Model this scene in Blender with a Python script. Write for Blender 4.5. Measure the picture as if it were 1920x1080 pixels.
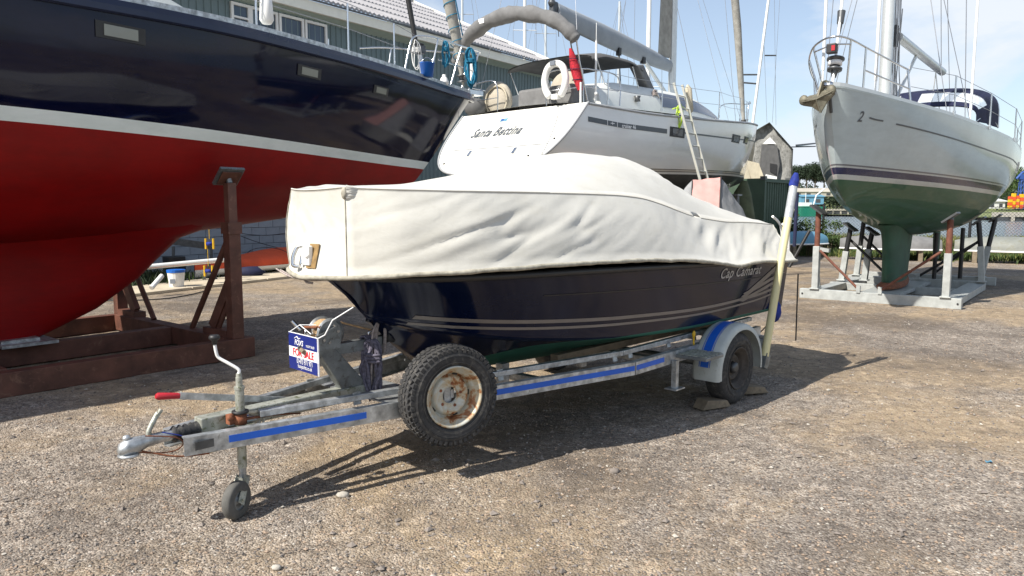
import bpy, bmesh, math, random
import numpy as np
from mathutils import Vector, Matrix, noise
from mathutils.bvhtree import BVHTree
random.seed(7); rng = np.random.default_rng(7)
S = bpy.context.scene
for o in list(bpy.data.objects): bpy.data.objects.remove(o)
R = math.radians; PI = math.pi
V = Vector
# ------------------------------------------------------------------ camera, sky, sun
cam_d = bpy.data.cameras.new('camera'); cam = bpy.data.objects.new('camera', cam_d)
S.collection.objects.link(cam); S.camera = cam
FPX, HOR = 1390.0, 390.0
PITCH = math.atan((540 - HOR) / FPX)
cam_d.sensor_width = 36; cam_d.lens = FPX / 1920 * 36
cam_d.clip_start = 0.05; cam_d.clip_end = 6000
cam.location = (0, 0, 1.6); cam.rotation_euler = (PI / 2 - PITCH, 0, 0)
S.render.resolution_x = 1024; S.render.resolution_y = 576
SUN_AZ = R(38); SUN_EL = R(45)                     # shadows run towards +38 deg from +X
sunv = V((-math.cos(SUN_AZ) * math.cos(SUN_EL), -math.sin(SUN_AZ) * math.cos(SUN_EL), math.sin(SUN_EL)))
sd = bpy.data.lights.new('sun', 'SUN'); sd.energy = 5.0; sd.angle = R(0.6); sd.color = (1.0, 0.94, 0.85)
sun = bpy.data.objects.new('sun', sd); S.collection.objects.link(sun)
sun.rotation_euler = (-sunv).to_track_quat('-Z', 'Y').to_euler(); sun.location = (-20, -15, 25)
W = bpy.data.worlds.new('World'); S.world = W; W.use_nodes = True
nt = W.node_tree; nt.nodes.clear()
def wn(t, **k):
    n = nt.nodes.new(t)
    for a, b in k.items(): setattr(n, a, b)
    return n
sky = wn('ShaderNodeTexSky', sky_type='NISHITA', sun_disc=False)
sky.sun_elevation = SUN_EL; sky.sun_rotation = math.atan2(sunv.x, sunv.y) % (2 * PI)
sky.air_density = 1.0; sky.dust_density = 0.8; sky.ozone_density = 1.6; sky.altitude = 0
tc = wn('ShaderNodeTexCoord'); mp = wn('ShaderNodeMapping'); mp.inputs['Scale'].default_value = (1.0, 1.0, 2.6)
n1 = wn('ShaderNodeTexNoise'); n1.inputs['Scale'].default_value = 2.6; n1.inputs['Detail'].default_value = 9; n1.inputs['Roughness'].default_value = 0.56
n1.inputs['Distortion'].default_value = 0.3
mp.inputs['Location'].default_value = (3.3, 1.2, 0.7)
rp = wn('ShaderNodeValToRGB'); rp.color_ramp.elements[0].position = 0.42; rp.color_ramp.elements[1].position = 0.60
rp.color_ramp.elements[0].color = (0.02, 0.02, 0.02, 1); rp.color_ramp.elements[1].color = (1, 1, 1, 1)
mixc = wn('ShaderNodeMix', data_type='RGBA')
hs = wn('ShaderNodeHueSaturation'); hs.inputs['Saturation'].default_value = 1.0; hs.inputs['Value'].default_value = 1.75
bg = wn('ShaderNodeBackground'); bg.inputs['Strength'].default_value = 0.062
out = wn('ShaderNodeOutputWorld')
L = nt.links.new
L(tc.outputs['Generated'], mp.inputs['Vector']); L(mp.outputs[0], n1.inputs['Vector']); L(n1.outputs['Fac'], rp.inputs[0])
L(sky.outputs[0], hs.inputs['Color']); L(hs.outputs[0], mixc.inputs[6])
# natural haze: whiter towards the horizon, all the way round
sx_ = wn('ShaderNodeSeparateXYZ'); L(tc.outputs['Generated'], sx_.inputs[0])
hz = wn('ShaderNodeMapRange', interpolation_type='SMOOTHSTEP'); L(sx_.outputs[2], hz.inputs[0]); hz.inputs[1].default_value = 0.0; hz.inputs[2].default_value = 0.75; hz.inputs[3].default_value = 0.36; hz.inputs[4].default_value = 0.0
mx = wn('ShaderNodeMath', operation='MAXIMUM'); cm = wn('ShaderNodeMapRange'); L(sx_.outputs[2], cm.inputs[0]); cm.inputs[1].default_value = 0.2; cm.inputs[2].default_value = 0.9; cm.inputs[3].default_value = 1.0; cm.inputs[4].default_value = 0.35
ml = wn('ShaderNodeMath', operation='MULTIPLY'); L(rp.outputs[0], ml.inputs[0]); L(cm.outputs[0], ml.inputs[1]); L(ml.outputs[0], mx.inputs[0]); L(hz.outputs[0], mx.inputs[1]); L(mx.outputs[0], mixc.inputs[0])
mixc.inputs[7].default_value = (9.6, 10.3, 11.2, 1)
L(mixc.outputs[2], bg.inputs[0]); L(bg.outputs[0], out.inputs[0])
S.view_settings.view_transform = 'Standard'; S.view_settings.look = 'None'
S.view_settings.exposure = 0.55; S.view_settings.gamma = 1.0; S.view_settings.use_curve_mapping = False
S.render.engine = 'CYCLES'
S.cycles.max_bounces = 8; S.cycles.transparent_max_bounces = 16
# ------------------------------------------------------------------ materials
def rgb(*c): return (c[0], c[1], c[2], 1.0)
class NT:
    """tiny node helper"""
    def __init__(s, name):
        s.m = bpy.data.materials.new(name); s.m.use_nodes = True; s.t = s.m.node_tree
        s.b = s.t.nodes['Principled BSDF']
    def n(s, t, **k):
        x = s.t.nodes.new(t)
        for a, b in k.items():
            if a.startswith('i_'): x.inputs[a[2:].replace('_', ' ')].default_value = b
            else: setattr(x, a, b)
        return x
    def l(s, a, b): s.t.links.new(a, b)
    def noise(s, scale, detail=4, rough=0.55, vec=None, dist=0.0):
        x = s.n('ShaderNodeTexNoise'); x.inputs['Scale'].default_value = scale; x.inputs['Detail'].default_value = detail
        x.inputs['Roughness'].default_value = rough; x.inputs['Distortion'].default_value = dist
        if vec is not None: s.l(vec, x.inputs['Vector'])
        return x.outputs['Fac']
    def co(s, scale=None, kind='Object'):
        c = s.n('ShaderNodeTexCoord').outputs[kind]
        if scale is None: return c
        m = s.n('ShaderNodeMapping'); m.inputs['Scale'].default_value = scale; s.l(c, m.inputs['Vector']); return m.outputs[0]
    def ramp(s, fac, stops, interp='LINEAR'):
        r = s.n('ShaderNodeValToRGB'); cr = r.color_ramp; cr.interpolation = interp
        while len(cr.elements) < len(stops): cr.elements.new(0.5)
        for e, (p, c) in zip(cr.elements, stops): e.position = p; e.color = c if len(c) == 4 else (*c, 1)
        s.l(fac, r.inputs[0]); return r.outputs['Color']
    def mix(s, fac, a, b, mode='MIX'):
        x = s.n('ShaderNodeMix', data_type='RGBA', blend_type=mode)
        for i, vv in ((0, fac), (6, a), (7, b)):
            if isinstance(vv, (int, float)): x.inputs[i].default_value = vv
            elif isinstance(vv, tuple): x.inputs[i].default_value = vv if len(vv) == 4 else (*vv, 1)
            else: s.l(vv, x.inputs[i])
        return x.outputs[2]
    def math(s, op, a, b=0.0):
        x = s.n('ShaderNodeMath', operation=op)
        for i, vv in ((0, a), (1, b)):
            if isinstance(vv, (int, float)): x.inputs[i].default_value = vv
            else: s.l(vv, x.inputs[i])
        return x.outputs[0]
    def bump(s, h, strength=0.3, dist=0.01):
        x = s.n('ShaderNodeBump'); x.inputs['Strength'].default_value = strength; x.inputs['Distance'].default_value = dist
        s.l(h, x.inputs['Height']); s.l(x.outputs[0], s.b.inputs['Normal'])
    def base(s, c):
        if isinstance(c, tuple): s.b.inputs['Base Color'].default_value = c if len(c) == 4 else (*c, 1)
        else: s.l(c, s.b.inputs['Base Color'])
    def set(s, **k):
        nm = dict(rough='Roughness', metal='Metallic', spec='Specular IOR Level', coat='Coat Weight', crough='Coat Roughness', ior='IOR',
                  trans='Transmission Weight', alpha='Alpha', sheen='Sheen Weight')
        for a, b in k.items():
            if isinstance(b, (int, float)): s.b.inputs[nm[a]].default_value = b
            else: s.l(b, s.b.inputs[nm[a]])
M = {}
def plain(name, c, rough=0.5, metal=0.0, var=0.25, scale=6, bump=0.0, bscale=60, coat=0.0, dirt=None, dfac=0.5):
    """paint/metal/cloth with mottled tone, optional grime colour and fine relief"""
    t = NT(name); co = t.co()
    nz = t.noise(scale, 5, 0.6, co)
    a = tuple(x * (1 - var) for x in c); b = tuple(min(1, x * (1 + var)) for x in c)
    col = t.ramp(nz, [(0.3, a), (0.7, b)])
    if dirt is not None:
        dn = t.noise(scale * 2.3, 6, 0.7, co, 0.6)
        col = t.mix(t.ramp(dn, [(dfac, (0, 0, 0)), (dfac + 0.14, (1, 1, 1))]), col, dirt)
    t.base(col); t.set(rough=rough, metal=metal, coat=coat, crough=0.05)
    if bump > 0: t.bump(t.noise(bscale, 4, 0.6, co), bump, 0.004)
    M[name] = t.m; return t
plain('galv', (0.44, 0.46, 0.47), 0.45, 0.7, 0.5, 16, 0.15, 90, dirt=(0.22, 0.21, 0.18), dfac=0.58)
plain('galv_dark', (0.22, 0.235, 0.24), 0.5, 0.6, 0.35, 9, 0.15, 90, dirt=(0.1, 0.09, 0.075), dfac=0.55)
plain('galv_mossy', (0.40, 0.41, 0.36), 0.55, 0.5, 0.3, 14, 0.15, 90, dirt=(0.14, 0.15, 0.08), dfac=0.52)
plain('steel', (0.62, 0.63, 0.64), 0.22, 1.0, 0.1, 5)
plain('dark_steel', (0.10, 0.105, 0.11), 0.45, 0.6, 0.3, 10)
plain('rust', (0.20, 0.07, 0.032), 0.85, 0.0, 0.5, 20, 0.4, 80, dirt=(0.07, 0.03, 0.02), dfac=0.55)
plain('post_rust', (0.15, 0.056, 0.036), 0.8, 0.0, 0.3, 14, 0.3, 80, dirt=(0.10, 0.04, 0.03), dfac=0.6)
plain('rubber', (0.030, 0.030, 0.031), 0.75, 0.0, 0.3, 12, 0.25, 120, dirt=(0.085, 0.08, 0.072), dfac=0.50)
plain('rubber_grey', (0.10, 0.098, 0.09), 0.85, 0.0, 0.2, 20, 0.2, 100)
plain('black', (0.018, 0.018, 0.019), 0.5, 0.0, 0.2)
plain('blue_stripe', (0.010, 0.11, 0.56), 0.4, 0.0, 0.12, 5, dirt=(0.05, 0.13, 0.38), dfac=0.62)
plain('white_paint', (0.74, 0.74, 0.72), 0.4, 0.0, 0.05, 3)
plain('white_plastic', (0.78, 0.78, 0.76), 0.45, 0.0, 0.04)
plain('red_plastic', (0.42, 0.02, 0.03), 0.35, 0.0, 0.15)
plain('fender', (0.44, 0.47, 0.45), 0.5, 0.0, 0.12, 8, dirt=(0.25, 0.25, 0.2), dfac=0.6)
plain('cream_pipe', (0.66, 0.60, 0.33), 0.45, 0.0, 0.08, 5, dirt=(0.45, 0.40, 0.24), dfac=0.66)
plain('grey_tape', (0.42, 0.44, 0.46), 0.4, 0.2, 0.2, 20)
plain('blue_cloth', (0.008, 0.025, 0.22), 0.8, 0.0, 0.4, 18, 0.5, 40)
plain('navy_cloth', (0.006, 0.009, 0.04), 0.8, 0.0, 0.3, 9, 0.3, 60)
plain('brown_steel', (0.115, 0.046, 0.030), 0.6, 0.0, 0.4, 5, 0.25, 50, dirt=(0.20, 0.10, 0.065), dfac=0.58)
plain('wood', (0.20, 0.16, 0.11), 0.85, 0.0, 0.35, 8, 0.4, 50, dirt=(0.12, 0.10, 0.07), dfac=0.55)
plain('purple_rope', (0.13, 0.12, 0.16), 0.9, 0.0, 0.5, 60, 0.5, 200)
plain('rope_grey', (0.34, 0.29, 0.27), 0.9, 0.0, 0.4, 60, 0.5, 200)
plain('teal_rope', (0.01, 0.15, 0.26), 0.85, 0.0, 0.5, 70, 0.5, 200)
plain('red_cloth', (0.42, 0.015, 0.03), 0.85, 0.0, 0.5, 25, 0.4, 50)
plain('grey_canvas', (0.155, 0.155, 0.155), 0.9, 0.0, 0.18, 5, 0.5, 12)
plain('grey_canvas_dark', (0.10, 0.10, 0.10), 0.9, 0.0, 0.18, 5, 0.4, 14)
plain('sail_grey', (0.30, 0.33, 0.36), 0.85, 0.0, 0.1, 3, 0.3, 9)
plain('sail_old', (0.30, 0.29, 0.26), 0.9, 0.0, 0.25, 5, 0.5, 20)
plain('deck_white', (0.66, 0.68, 0.66), 0.5, 0.0, 0.06, 3)
plain('smoked', (0.05, 0.055, 0.07), 0.12, 0.0, 0.1)
plain('anchor_galv', (0.16, 0.15, 0.11), 0.6, 0.3, 0.3, 9, 0.2, 60, dirt=(0.09, 0.065, 0.04), dfac=0.52)
plain('mast_alu', (0.62, 0.64, 0.63), 0.35, 0.5, 0.08, 4)
plain('mast_white', (0.78, 0.79, 0.78), 0.4, 0.0, 0.05, 4)
plain('wire', (0.30, 0.31, 0.33), 0.4, 0.7, 0.1)
plain('ladder_alu', (0.50, 0.50, 0.45), 0.4, 0.4, 0.1, 6)
plain('lime_rope', (0.55, 0.75, 0.08), 0.8, 0.0, 0.3, 30)
plain('concrete', (0.50, 0.43, 0.32), 0.9, 0.0, 0.15, 3, 0.3, 40, dirt=(0.36, 0.31, 0.23), dfac=0.6)
plain('block_paint', (0.27, 0.31, 0.35), 0.85, 0.0, 0.12, 3, 0.35, 60, dirt=(0.22, 0.25, 0.28), dfac=0.6)
plain('mortar', (0.17, 0.19, 0.21), 0.9, 0.0, 0.1)
plain('clad', (0.135, 0.185, 0.195), 0.5, 0.1, 0.08, 1.2)
plain('fascia', (0.80, 0.79, 0.70), 0.5, 0.0, 0.04)
plain('soffit', (0.36, 0.45, 0.42), 0.6, 0.0, 0.05)
plain('roof_sheet', (0.31, 0.305, 0.315), 0.75, 0.0, 0.16, 1.5, 0.2, 20, dirt=(0.24, 0.23, 0.22), dfac=0.56)
plain('glass_dark', (0.06, 0.085, 0.12), 0.06, 0.0, 0.2, 1)
plain('orange_cover', (0.68, 0.085, 0.022), 0.7, 0.0, 0.12, 4, 0.4, 14)
plain('red_cover', (0.62, 0.03, 0.02), 0.7, 0.0, 0.12, 4, 0.3, 14)
plain('yellow', (0.70, 0.42, 0.01), 0.5, 0.0, 0.15)
plain('blue_plastic', (0.01, 0.12, 0.50), 0.45, 0.0, 0.1)
plain('container_green', (0.048, 0.085, 0.055), 0.6, 0.0, 0.15, 4, dirt=(0.035, 0.05, 0.032), dfac=0.6)
plain('pink_cloth', (0.62, 0.34, 0.31), 0.85, 0.0, 0.1, 6, 0.4, 16)
plain('grey_tarp', (0.27, 0.28, 0.29), 0.8, 0.0, 0.2, 5, 0.6, 9)
plain('cream_tarp', (0.46, 0.41, 0.31), 0.75, 0.0, 0.15, 3, 0.5, 6)
plain('old_tarp', (0.25, 0.25, 0.235), 0.8, 0.0, 0.4, 5, 0.9, 5, dirt=(0.11, 0.11, 0.10), dfac=0.52)
plain('moss_tarp', (0.085, 0.10, 0.05), 0.8, 0.0, 0.3, 4, 0.5, 8)
plain('cradle_galv', (0.40, 0.42, 0.41), 0.6, 0.3, 0.18, 8, 0.15, 60, dirt=(0.36, 0.36, 0.33), dfac=0.6)
plain('sign_blue', (0.012, 0.022, 0.16), 0.35, 0.0, 0.05)
plain('sign_red', (0.60, 0.01, 0.02), 0.4, 0.0, 0.05)
plain('print_white', (0.80, 0.80, 0.80), 0.5, 0.0, 0.02)
plain('print_grey', (0.16, 0.18, 0.21), 0.5, 0.0, 0.02)
plain('print_silver', (0.36, 0.36, 0.37), 0.4, 0.2, 0.05)
plain('sticker', (0.50, 0.60, 0.68), 0.4, 0.0, 0.1, 60)
plain('stone_light', (0.42, 0.39, 0.34), 0.9, 0.0, 0.3, 30)
plain('stone_mid', (0.22, 0.19, 0.165), 0.9, 0.0, 0.4, 8)
plain('stone_warm', (0.30, 0.225, 0.165), 0.9, 0.0, 0.3, 8)
plain('stone_dark', (0.10, 0.092, 0.088), 0.9, 0.0, 0.3, 8)
plain('leaf_a', (0.055, 0.095, 0.022), 0.7, 0.0, 0.4, 4)
plain('leaf_b', (0.16, 0.17, 0.045), 0.75, 0.0, 0.3, 4)
plain('leaf_dark', (0.022, 0.040, 0.018), 0.8, 0.0, 0.4, 4)
plain('far_grass', (0.16, 0.19, 0.07), 0.9, 0.0, 0.3, 0.05)
plain('far_quay', (0.05, 0.055, 0.06), 0.85, 0.0, 0.3, 0.2)
plain('far_conc', (0.42, 0.39, 0.33), 0.9, 0.0, 0.15, 0.2)
plain('ship_green', (0.01, 0.20, 0.12), 0.5, 0.0, 0.1, 0.1)
plain('far_blue', (0.11, 0.27, 0.38), 0.5, 0.0, 0.1, 0.1)
plain('crane_blue', (0.03, 0.08, 0.28), 0.5, 0.0, 0.1, 0.1)
plain('earth_bank', (0.13, 0.11, 0.075), 0.95, 0.0, 0.3, 1.2, 0.5, 6)
def hullmat(name, stops, rough=0.12, coat=0.0, dirt=0.0, dirtcol=(0.2, 0.18, 0.14), bump=0.0):
    """paint bands laid out on the moulded height attribute 'h' (metres above the waterline, mapped -3..3 -> 0..1)"""
    t = NT(name); a = t.n('ShaderNodeAttribute', attribute_name='h')
    f = t.math('MULTIPLY_ADD', a.outputs['Fac'], 1 / 6); t.t.nodes[-1].inputs[2].default_value = 0.5
    col = t.ramp(f, [((h + 3) / 6, c) for h, c in stops], 'CONSTANT')
    rr = t.ramp(f, [((h + 3) / 6, ((rg,) * 3)) for (h, c), rg in zip(stops, rough)], 'CONSTANT')
    co = t.co(); nz = t.noise(1.3, 6, 0.6, co)
    col = t.mix(0.25 if name in ('hull_silver', 'hull_white') else 0.5, col, t.ramp(nz, [(0.3, (0.32, 0.32, 0.32)), (0.7, (0.68, 0.68, 0.68))]), 'OVERLAY')
    col = t.mix(0.16 if name in ('hull_silver', 'hull_white') else 0.4, col, t.ramp(t.noise(5.0, 7, 0.75, t.co((0.5, 0.5, 2.2)), 0.5), [(0.35, (0.36, 0.36, 0.36)), (0.65, (0.64, 0.64, 0.64))]), 'OVERLAY')
    if dirt:
        nz2 = t.noise(3.0, 6, 0.7, t.co((0.6, 0.6, 1.6)), 0.8)
        col = t.mix(t.math('MULTIPLY', t.ramp(nz2, [(0.48, (0, 0, 0)), (0.72, (1, 1, 1))]), dirt), col, dirtcol)
    t.base(col); t.set(rough=rr, coat=coat, crough=0.03, spec=0.3 if coat == 0 else 0.5)
    if bump: t.bump(t.noise(0.9, 2, 0.5, co), bump, 0.05)
    M[name] = t.m
RED = (0.235, 0.0008, 0.0014); NAVY = (0.0020, 0.0036, 0.020)
hullmat('hull_navy', [(-3, RED), (0.0, (0.72, 0.78, 0.76)), (0.105, NAVY), (1.06, (0.010, 0.014, 0.035)), (1.10, NAVY)], [0.5, 0.25, 0.07, 0.12, 0.07], 0.0, 0.10, (0.05, 0.03, 0.03), 0.05)
hullmat('hull_white', [(-3, (0.02, 0.022, 0.02)), (0.0, (0.75, 0.74, 0.70)), (0.03, (0.12, 0.11, 0.1)), (0.055, (0.62, 0.58, 0.50)), (0.085, (0.12, 0.11, 0.1)), (0.11, (0.76, 0.76, 0.74))], [0.5, 0.3, 0.3, 0.3, 0.3, 0.16], 0.3, 0.10, (0.55, 0.52, 0.45), 0.02)
GRN = (0.018, 0.085, 0.045)
hullmat('hull_silver', [(-3, GRN), (0.0, (0.46, 0.49, 0.48)), (0.06, (0.004, 0.010, 0.065)), (0.16, (0.42, 0.45, 0.45)), (0.185, (0.12, 0.13, 0.15)), (0.20, (0.42, 0.49, 0.51))], [0.6, 0.25, 0.2, 0.2, 0.2, 0.18], 0.3, 0.12, (0.30, 0.29, 0.24), 0.02)
hullmat('hull_runabout', [(-3, (0.02, 0.115, 0.085)), (0.0, (0.0022, 0.0056, 0.024))], [0.6, 0.12], 0.0, 0.12, (0.03, 0.035, 0.05), 0.03)
# rusty rim
t = NT('rim'); co = t.co(); nz = t.noise(7, 7, 0.7, co, 0.8); nz2 = t.noise(22, 5, 0.6, co)
f = t.math('ADD', t.math('MULTIPLY', nz, 0.8), t.math('MULTIPLY', nz2, 0.2))
t.base(t.ramp(f, [(0.44, (0.50, 0.51, 0.46)), (0.53, (0.46, 0.38, 0.25)), (0.57, (0.30, 0.12, 0.04)), (0.66, (0.10, 0.035, 0.015))]))
t.set(rough=0.5, metal=0.2); t.bump(nz2, 0.3, 0.003); M['rim'] = t.m
# cover canvas
t = NT('canvas'); co = t.co(); nz = t.noise(2.2, 5, 0.6, co)
t.base(t.mix(t.ramp(t.noise(9, 7, 0.7, t.co((0.5, 1, 1.3))), [(0.5, (0, 0, 0)), (0.85, (0.5, 0.5, 0.5))]), t.ramp(nz, [(0.3, (0.52, 0.51, 0.46)), (0.7, (0.58, 0.57, 0.52))]), (0.42, 0.40, 0.33)))
a_ = t.noise(14, 5, 0.6, t.co((1.0, 1, 1.4)), 1.2); b_ = t.noise(260, 2, 0.5, co)
t.set(rough=0.85, sheen=0.15); t.bump(t.math('ADD', a_, t.math('MULTIPLY', b_, 0.06)), 0.16, 0.012); M['canvas'] = t.m
plain('canvas_hem', (0.34, 0.32, 0.26), 0.9, 0.0, 0.35, 25, 0.7, 60)
# gravel ground
t = NT('gravel'); co = t.co(kind='Object')
big = t.noise(0.42, 5, 0.62, co, 0.5); mid = t.noise(2.6, 6, 0.65, co, 0.4)
vo = t.n('ShaderNodeTexVoronoi', feature='F1'); vo.inputs['Scale'].default_value = 88; t.l(co, vo.inputs['Vector'])
vo2 = t.n('ShaderNodeTexVoronoi', feature='F1'); vo2.inputs['Scale'].default_value = 36; vo2.inputs['Randomness'].default_value = 1; t.l(co, vo2.inputs['Vector'])
sep = t.n('ShaderNodeSeparateColor'); t.l(vo.outputs['Color'], sep.inputs[0])
sep2 = t.n('ShaderNodeSeparateColor'); t.l(vo2.outputs['Color'], sep2.inputs[0])
grain = t.ramp(sep.outputs[0], [(0.0, (0.082, 0.067, 0.055)), (0.35, (0.250, 0.208, 0.170)), (0.7, (0.38, 0.328, 0.270)), (0.94, (0.45, 0.40, 0.34)), (1.0, (0.60, 0.55, 0.49))])
grain2 = t.ramp(sep2.outputs[1], [(0.0, (0.11, 0.091, 0.075)), (0.6, (0.23, 0.193, 0.16)), (1.0, (0.39, 0.345, 0.29))])
col = t.mix(0.30, grain, grain2)
col = t.mix(t.ramp(big, [(0.45, (0, 0, 0)), (0.57, (1, 1, 1))]), col, t.mix(0.62, col, (0.37, 0.275, 0.165)))
col = t.mix(t.ramp(mid, [(0.51, (0, 0, 0)), (0.66, (0.85, 0.85, 0.85))]), col, t.mix(0.55, col, (0.085, 0.070, 0.060)))
st = t.noise(0.30, 6, 0.66, co, 0.2)
col = t.mix(t.ramp(st, [(0.48, (0, 0, 0)), (0.62, (0.66, 0.66, 0.66))]), col, (0.105, 0.086, 0.071))
vo3 = t.n('ShaderNodeTexVoronoi', feature='F1'); vo3.inputs['Scale'].default_value = 17; t.l(co, vo3.inputs['Vector']); sep3 = t.n('ShaderNodeSeparateColor'); t.l(vo3.outputs['Color'], sep3.inputs[0])
col = t.mix(0.55, col, t.ramp(sep3.outputs[2], [(0.0, (0.36, 0.36, 0.36)), (0.8, (0.54, 0.54, 0.54)), (1.0, (0.78, 0.78, 0.78))]), 'OVERLAY')
t.base(col); t.set(rough=0.92, spec=0.25)
hh = t.math('ADD', t.math('MULTIPLY', vo.outputs['Distance'], -0.8), t.math('MULTIPLY', vo2.outputs['Distance'], -0.5))
t.bump(t.math('ADD', hh, t.math('MULTIPLY', t.noise(160, 3, 0.6, co), 0.4)), 0.9, 0.012); M['gravel'] = t.m
# water
t = NT('water'); co = t.co((1, 0.45, 1))
t.base((0.09, 0.13, 0.16)); t.set(rough=0.16, ior=1.33); t.bump(t.noise(1.2, 6, 0.65, co), 0.8, 0.25); M['water'] = t.m
# clear vinyl
t = NT('vinyl'); t.base((0.75, 0.78, 0.80)); t.set(rough=0.2, alpha=0.45); M['vinyl'] = t.m
# ------------------------------------------------------------------ geometry helpers
def frame_from(d, up=V((0, 0, 1))):
    d = d.normalized()
    if abs(d.dot(up)) > 0.99: up = V((1, 0, 0))
    x = d.cross(up).normalized(); y = x.cross(d).normalized()
    return x, y, d
SPLIT = {'corner_moulding', 'hinge', 'kicker', 'trestle', 'bunk_bracket', 'mainsheet_block', 'opening', 'stay', 'spreader', 'guard_wire', 'corner_casting', 'mast_bracket', 'bimini_leg', 'sprayhood_frame', 'gunwale', 'strap', 'tie', 'shroud', 'prop', 'cover_pole', 'support', 'bolt_hole', 'vent_slot', 'pinstripe', 'wall', 'grey_panel', 'upright', 'beam', 'cross_beam', 'base_beam', 'pushpit'}
class MB:
    def __init__(s): s.v = []; s.f = []; s.m = []; s.s = []
    def add(s, vs, fs, mi=0, sm=False):
        o = len(s.v); s.v += [tuple(p) for p in vs]
        s.f += [tuple(i + o for i in f) for f in fs]; s.m += [mi] * len(fs); s.s += [sm] * len(fs); return s
    def box(s, c, d, rot=None, mi=0, taper=1.0):
        c = V(c); hx, hy, hz = d[0] / 2, d[1] / 2, d[2] / 2
        vs = [V((x * hx * (taper if z > 0 else 1), y * hy * (taper if z > 0 else 1), z * hz)) for z in (-1, 1) for y in (-1, 1) for x in (-1, 1)]
        if rot is not None: vs = [rot @ p for p in vs]
        s.add([c + p for p in vs], [(0, 2, 3, 1), (4, 5, 7, 6), (0, 1, 5, 4), (2, 6, 7, 3), (0, 4, 6, 2), (1, 3, 7, 5)], mi); return s
    def beam(s, p, q, w, h, up=(0, 0, 1), mi=0):
        p, q = V(p), V(q); x, y, d = frame_from(q - p, V(up)); vs = []
        for e in (p, q):
            for a, b in ((-1, -1), (1, -1), (1, 1), (-1, 1)): vs.append(e + x * (a * w / 2) + y * (b * h / 2))
        s.add(vs, [(0, 1, 2, 3), (7, 6, 5, 4), (0, 4, 5, 1), (1, 5, 6, 2), (2, 6, 7, 3), (3, 7, 4, 0)], mi); return s
    def channel(s, p, q, w, h, th, side=1, mi=0):
        """C section: web on one side and two flanges"""
        p, q = V(p), V(q); x, y, d = frame_from(q - p)
        s.beam(p + x * (side * (w / 2 - th / 2)), q + x * (side * (w / 2 - th / 2)), th, h, mi=mi)
        for k in (-1, 1):
            off = y * (k * (h / 2 - th / 2)) - x * (side * th / 2)
            s.beam(p + off, q + off, w - th - 0.0008, th, mi=mi)
        return s
    def tube(s, pts, r, n=8, mi=0, caps=True, sm=True, closed=False):
        pts = [V(p) for p in pts]; N = len(pts)
        rs = [r] * N if isinstance(r, (int, float)) else list(r)
        tan = []
        for i in range(N):
            a = pts[i - 1] if (i > 0 or closed) else pts[i]; b = pts[(i + 1) % N] if (i < N - 1 or closed) else pts[i]
            tan.append((b - a).normalized())
        x, y, _ = frame_from(tan[0]); vs = []
        for i in range(N):
            if i:
                x = (x - tan[i] * x.dot(tan[i])); x = x.normalized() if x.length > 1e-6 else frame_from(tan[i])[0]
                y = tan[i].cross(x).normalized()
            else: y = tan[0].cross(x).normalized()
            for k in range(n):
                a = 2 * PI * k / n; vs.append(pts[i] + x * (rs[i] * math.cos(a)) + y * (rs[i] * math.sin(a)))
        fs = []
        for i in range(N if closed else N - 1):
            j = (i + 1) % N
            for k in range(n): fs.append((i * n + k, i * n + (k + 1) % n, j * n + (k + 1) % n, j * n + k))
        s.add(vs, fs, mi, sm)
        if caps and not closed:
            s.add(vs[:n], [tuple(range(n))[::-1]], mi); s.add(vs[-n:], [tuple(range(n))], mi)
        return s
    def lathe(s, prof, c=(0, 0, 0), axis=(0, 0, 1), n=24, mi=0, sm=True, a0=0.0, a1=2 * PI, closed_prof=False):
        c = V(c); x, y, d = frame_from(V(axis)); full = abs(a1 - a0 - 2 * PI) < 1e-6
        m = n if full else n + 1; vs = []
        for k in range(m):
            a = a0 + (a1 - a0) * k / n
            for r, z in prof: vs.append(c + x * (r * math.cos(a)) + y * (r * math.sin(a)) + d * z)
        P = len(prof); fs = []
        for k in range(n):
            k2 = (k + 1) % m
            for j in range(P if closed_prof else P - 1):
                j2 = (j + 1) % P; fs.append((k * P + j, k2 * P + j, k2 * P + j2, k * P + j2))
        s.add(vs, fs, mi, sm); return s
    def cyl(s, p, q, r, n=12, mi=0, r2=None): return s.tube([p, q], [r, r if r2 is None else r2], n, mi)
    def sphere(s, c, r, n=12, mi=0, rot=None):
        if isinstance(r, (int, float)): r = (r, r, r)
        vs = []; fs = []; m = max(4, n // 2); c = V(c)
        for i in range(m + 1):
            for k in range(n):
                p = V((r[0] * math.sin(PI * i / m) * math.cos(2 * PI * k / n), r[1] * math.sin(PI * i / m) * math.sin(2 * PI * k / n), r[2] * math.cos(PI * i / m)))
                vs.append(c + (rot @ p if rot is not None else p))
        for i in range(m):
            for k in range(n): fs.append((i * n + k, (i + 1) * n + k, (i + 1) * n + (k + 1) % n, i * n + (k + 1) % n))
        s.add(vs, fs, mi, True); return s
    def grid(s, P, mi=0, sm=True, flip=False, closed=False):
        """P[i][j] points"""
        nj = len(P[0]); vs = [p for row in P for p in row]; fs = []
        for i in range(len(P) - 1):
            for j in range(nj if closed else nj - 1):
                k = (j + 1) % nj; f = (i * nj + j, i * nj + k, (i + 1) * nj + k, (i + 1) * nj + j)
                fs.append(f[::-1] if flip else f)
        s.add(vs, fs, mi, sm); return s
    def slab(s, poly, d, mi=0):
        """closed polygon (3-D points) extruded by vector d"""
        a = [V(p) for p in poly]; d = V(d); n = len(a); vs = a + [p + d for p in a]
        s.add(vs, [tuple(range(n))[::-1], tuple(range(n, 2 * n))] + [(i, (i + 1) % n, (i + 1) % n + n, i + n) for i in range(n)], mi); return s
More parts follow.
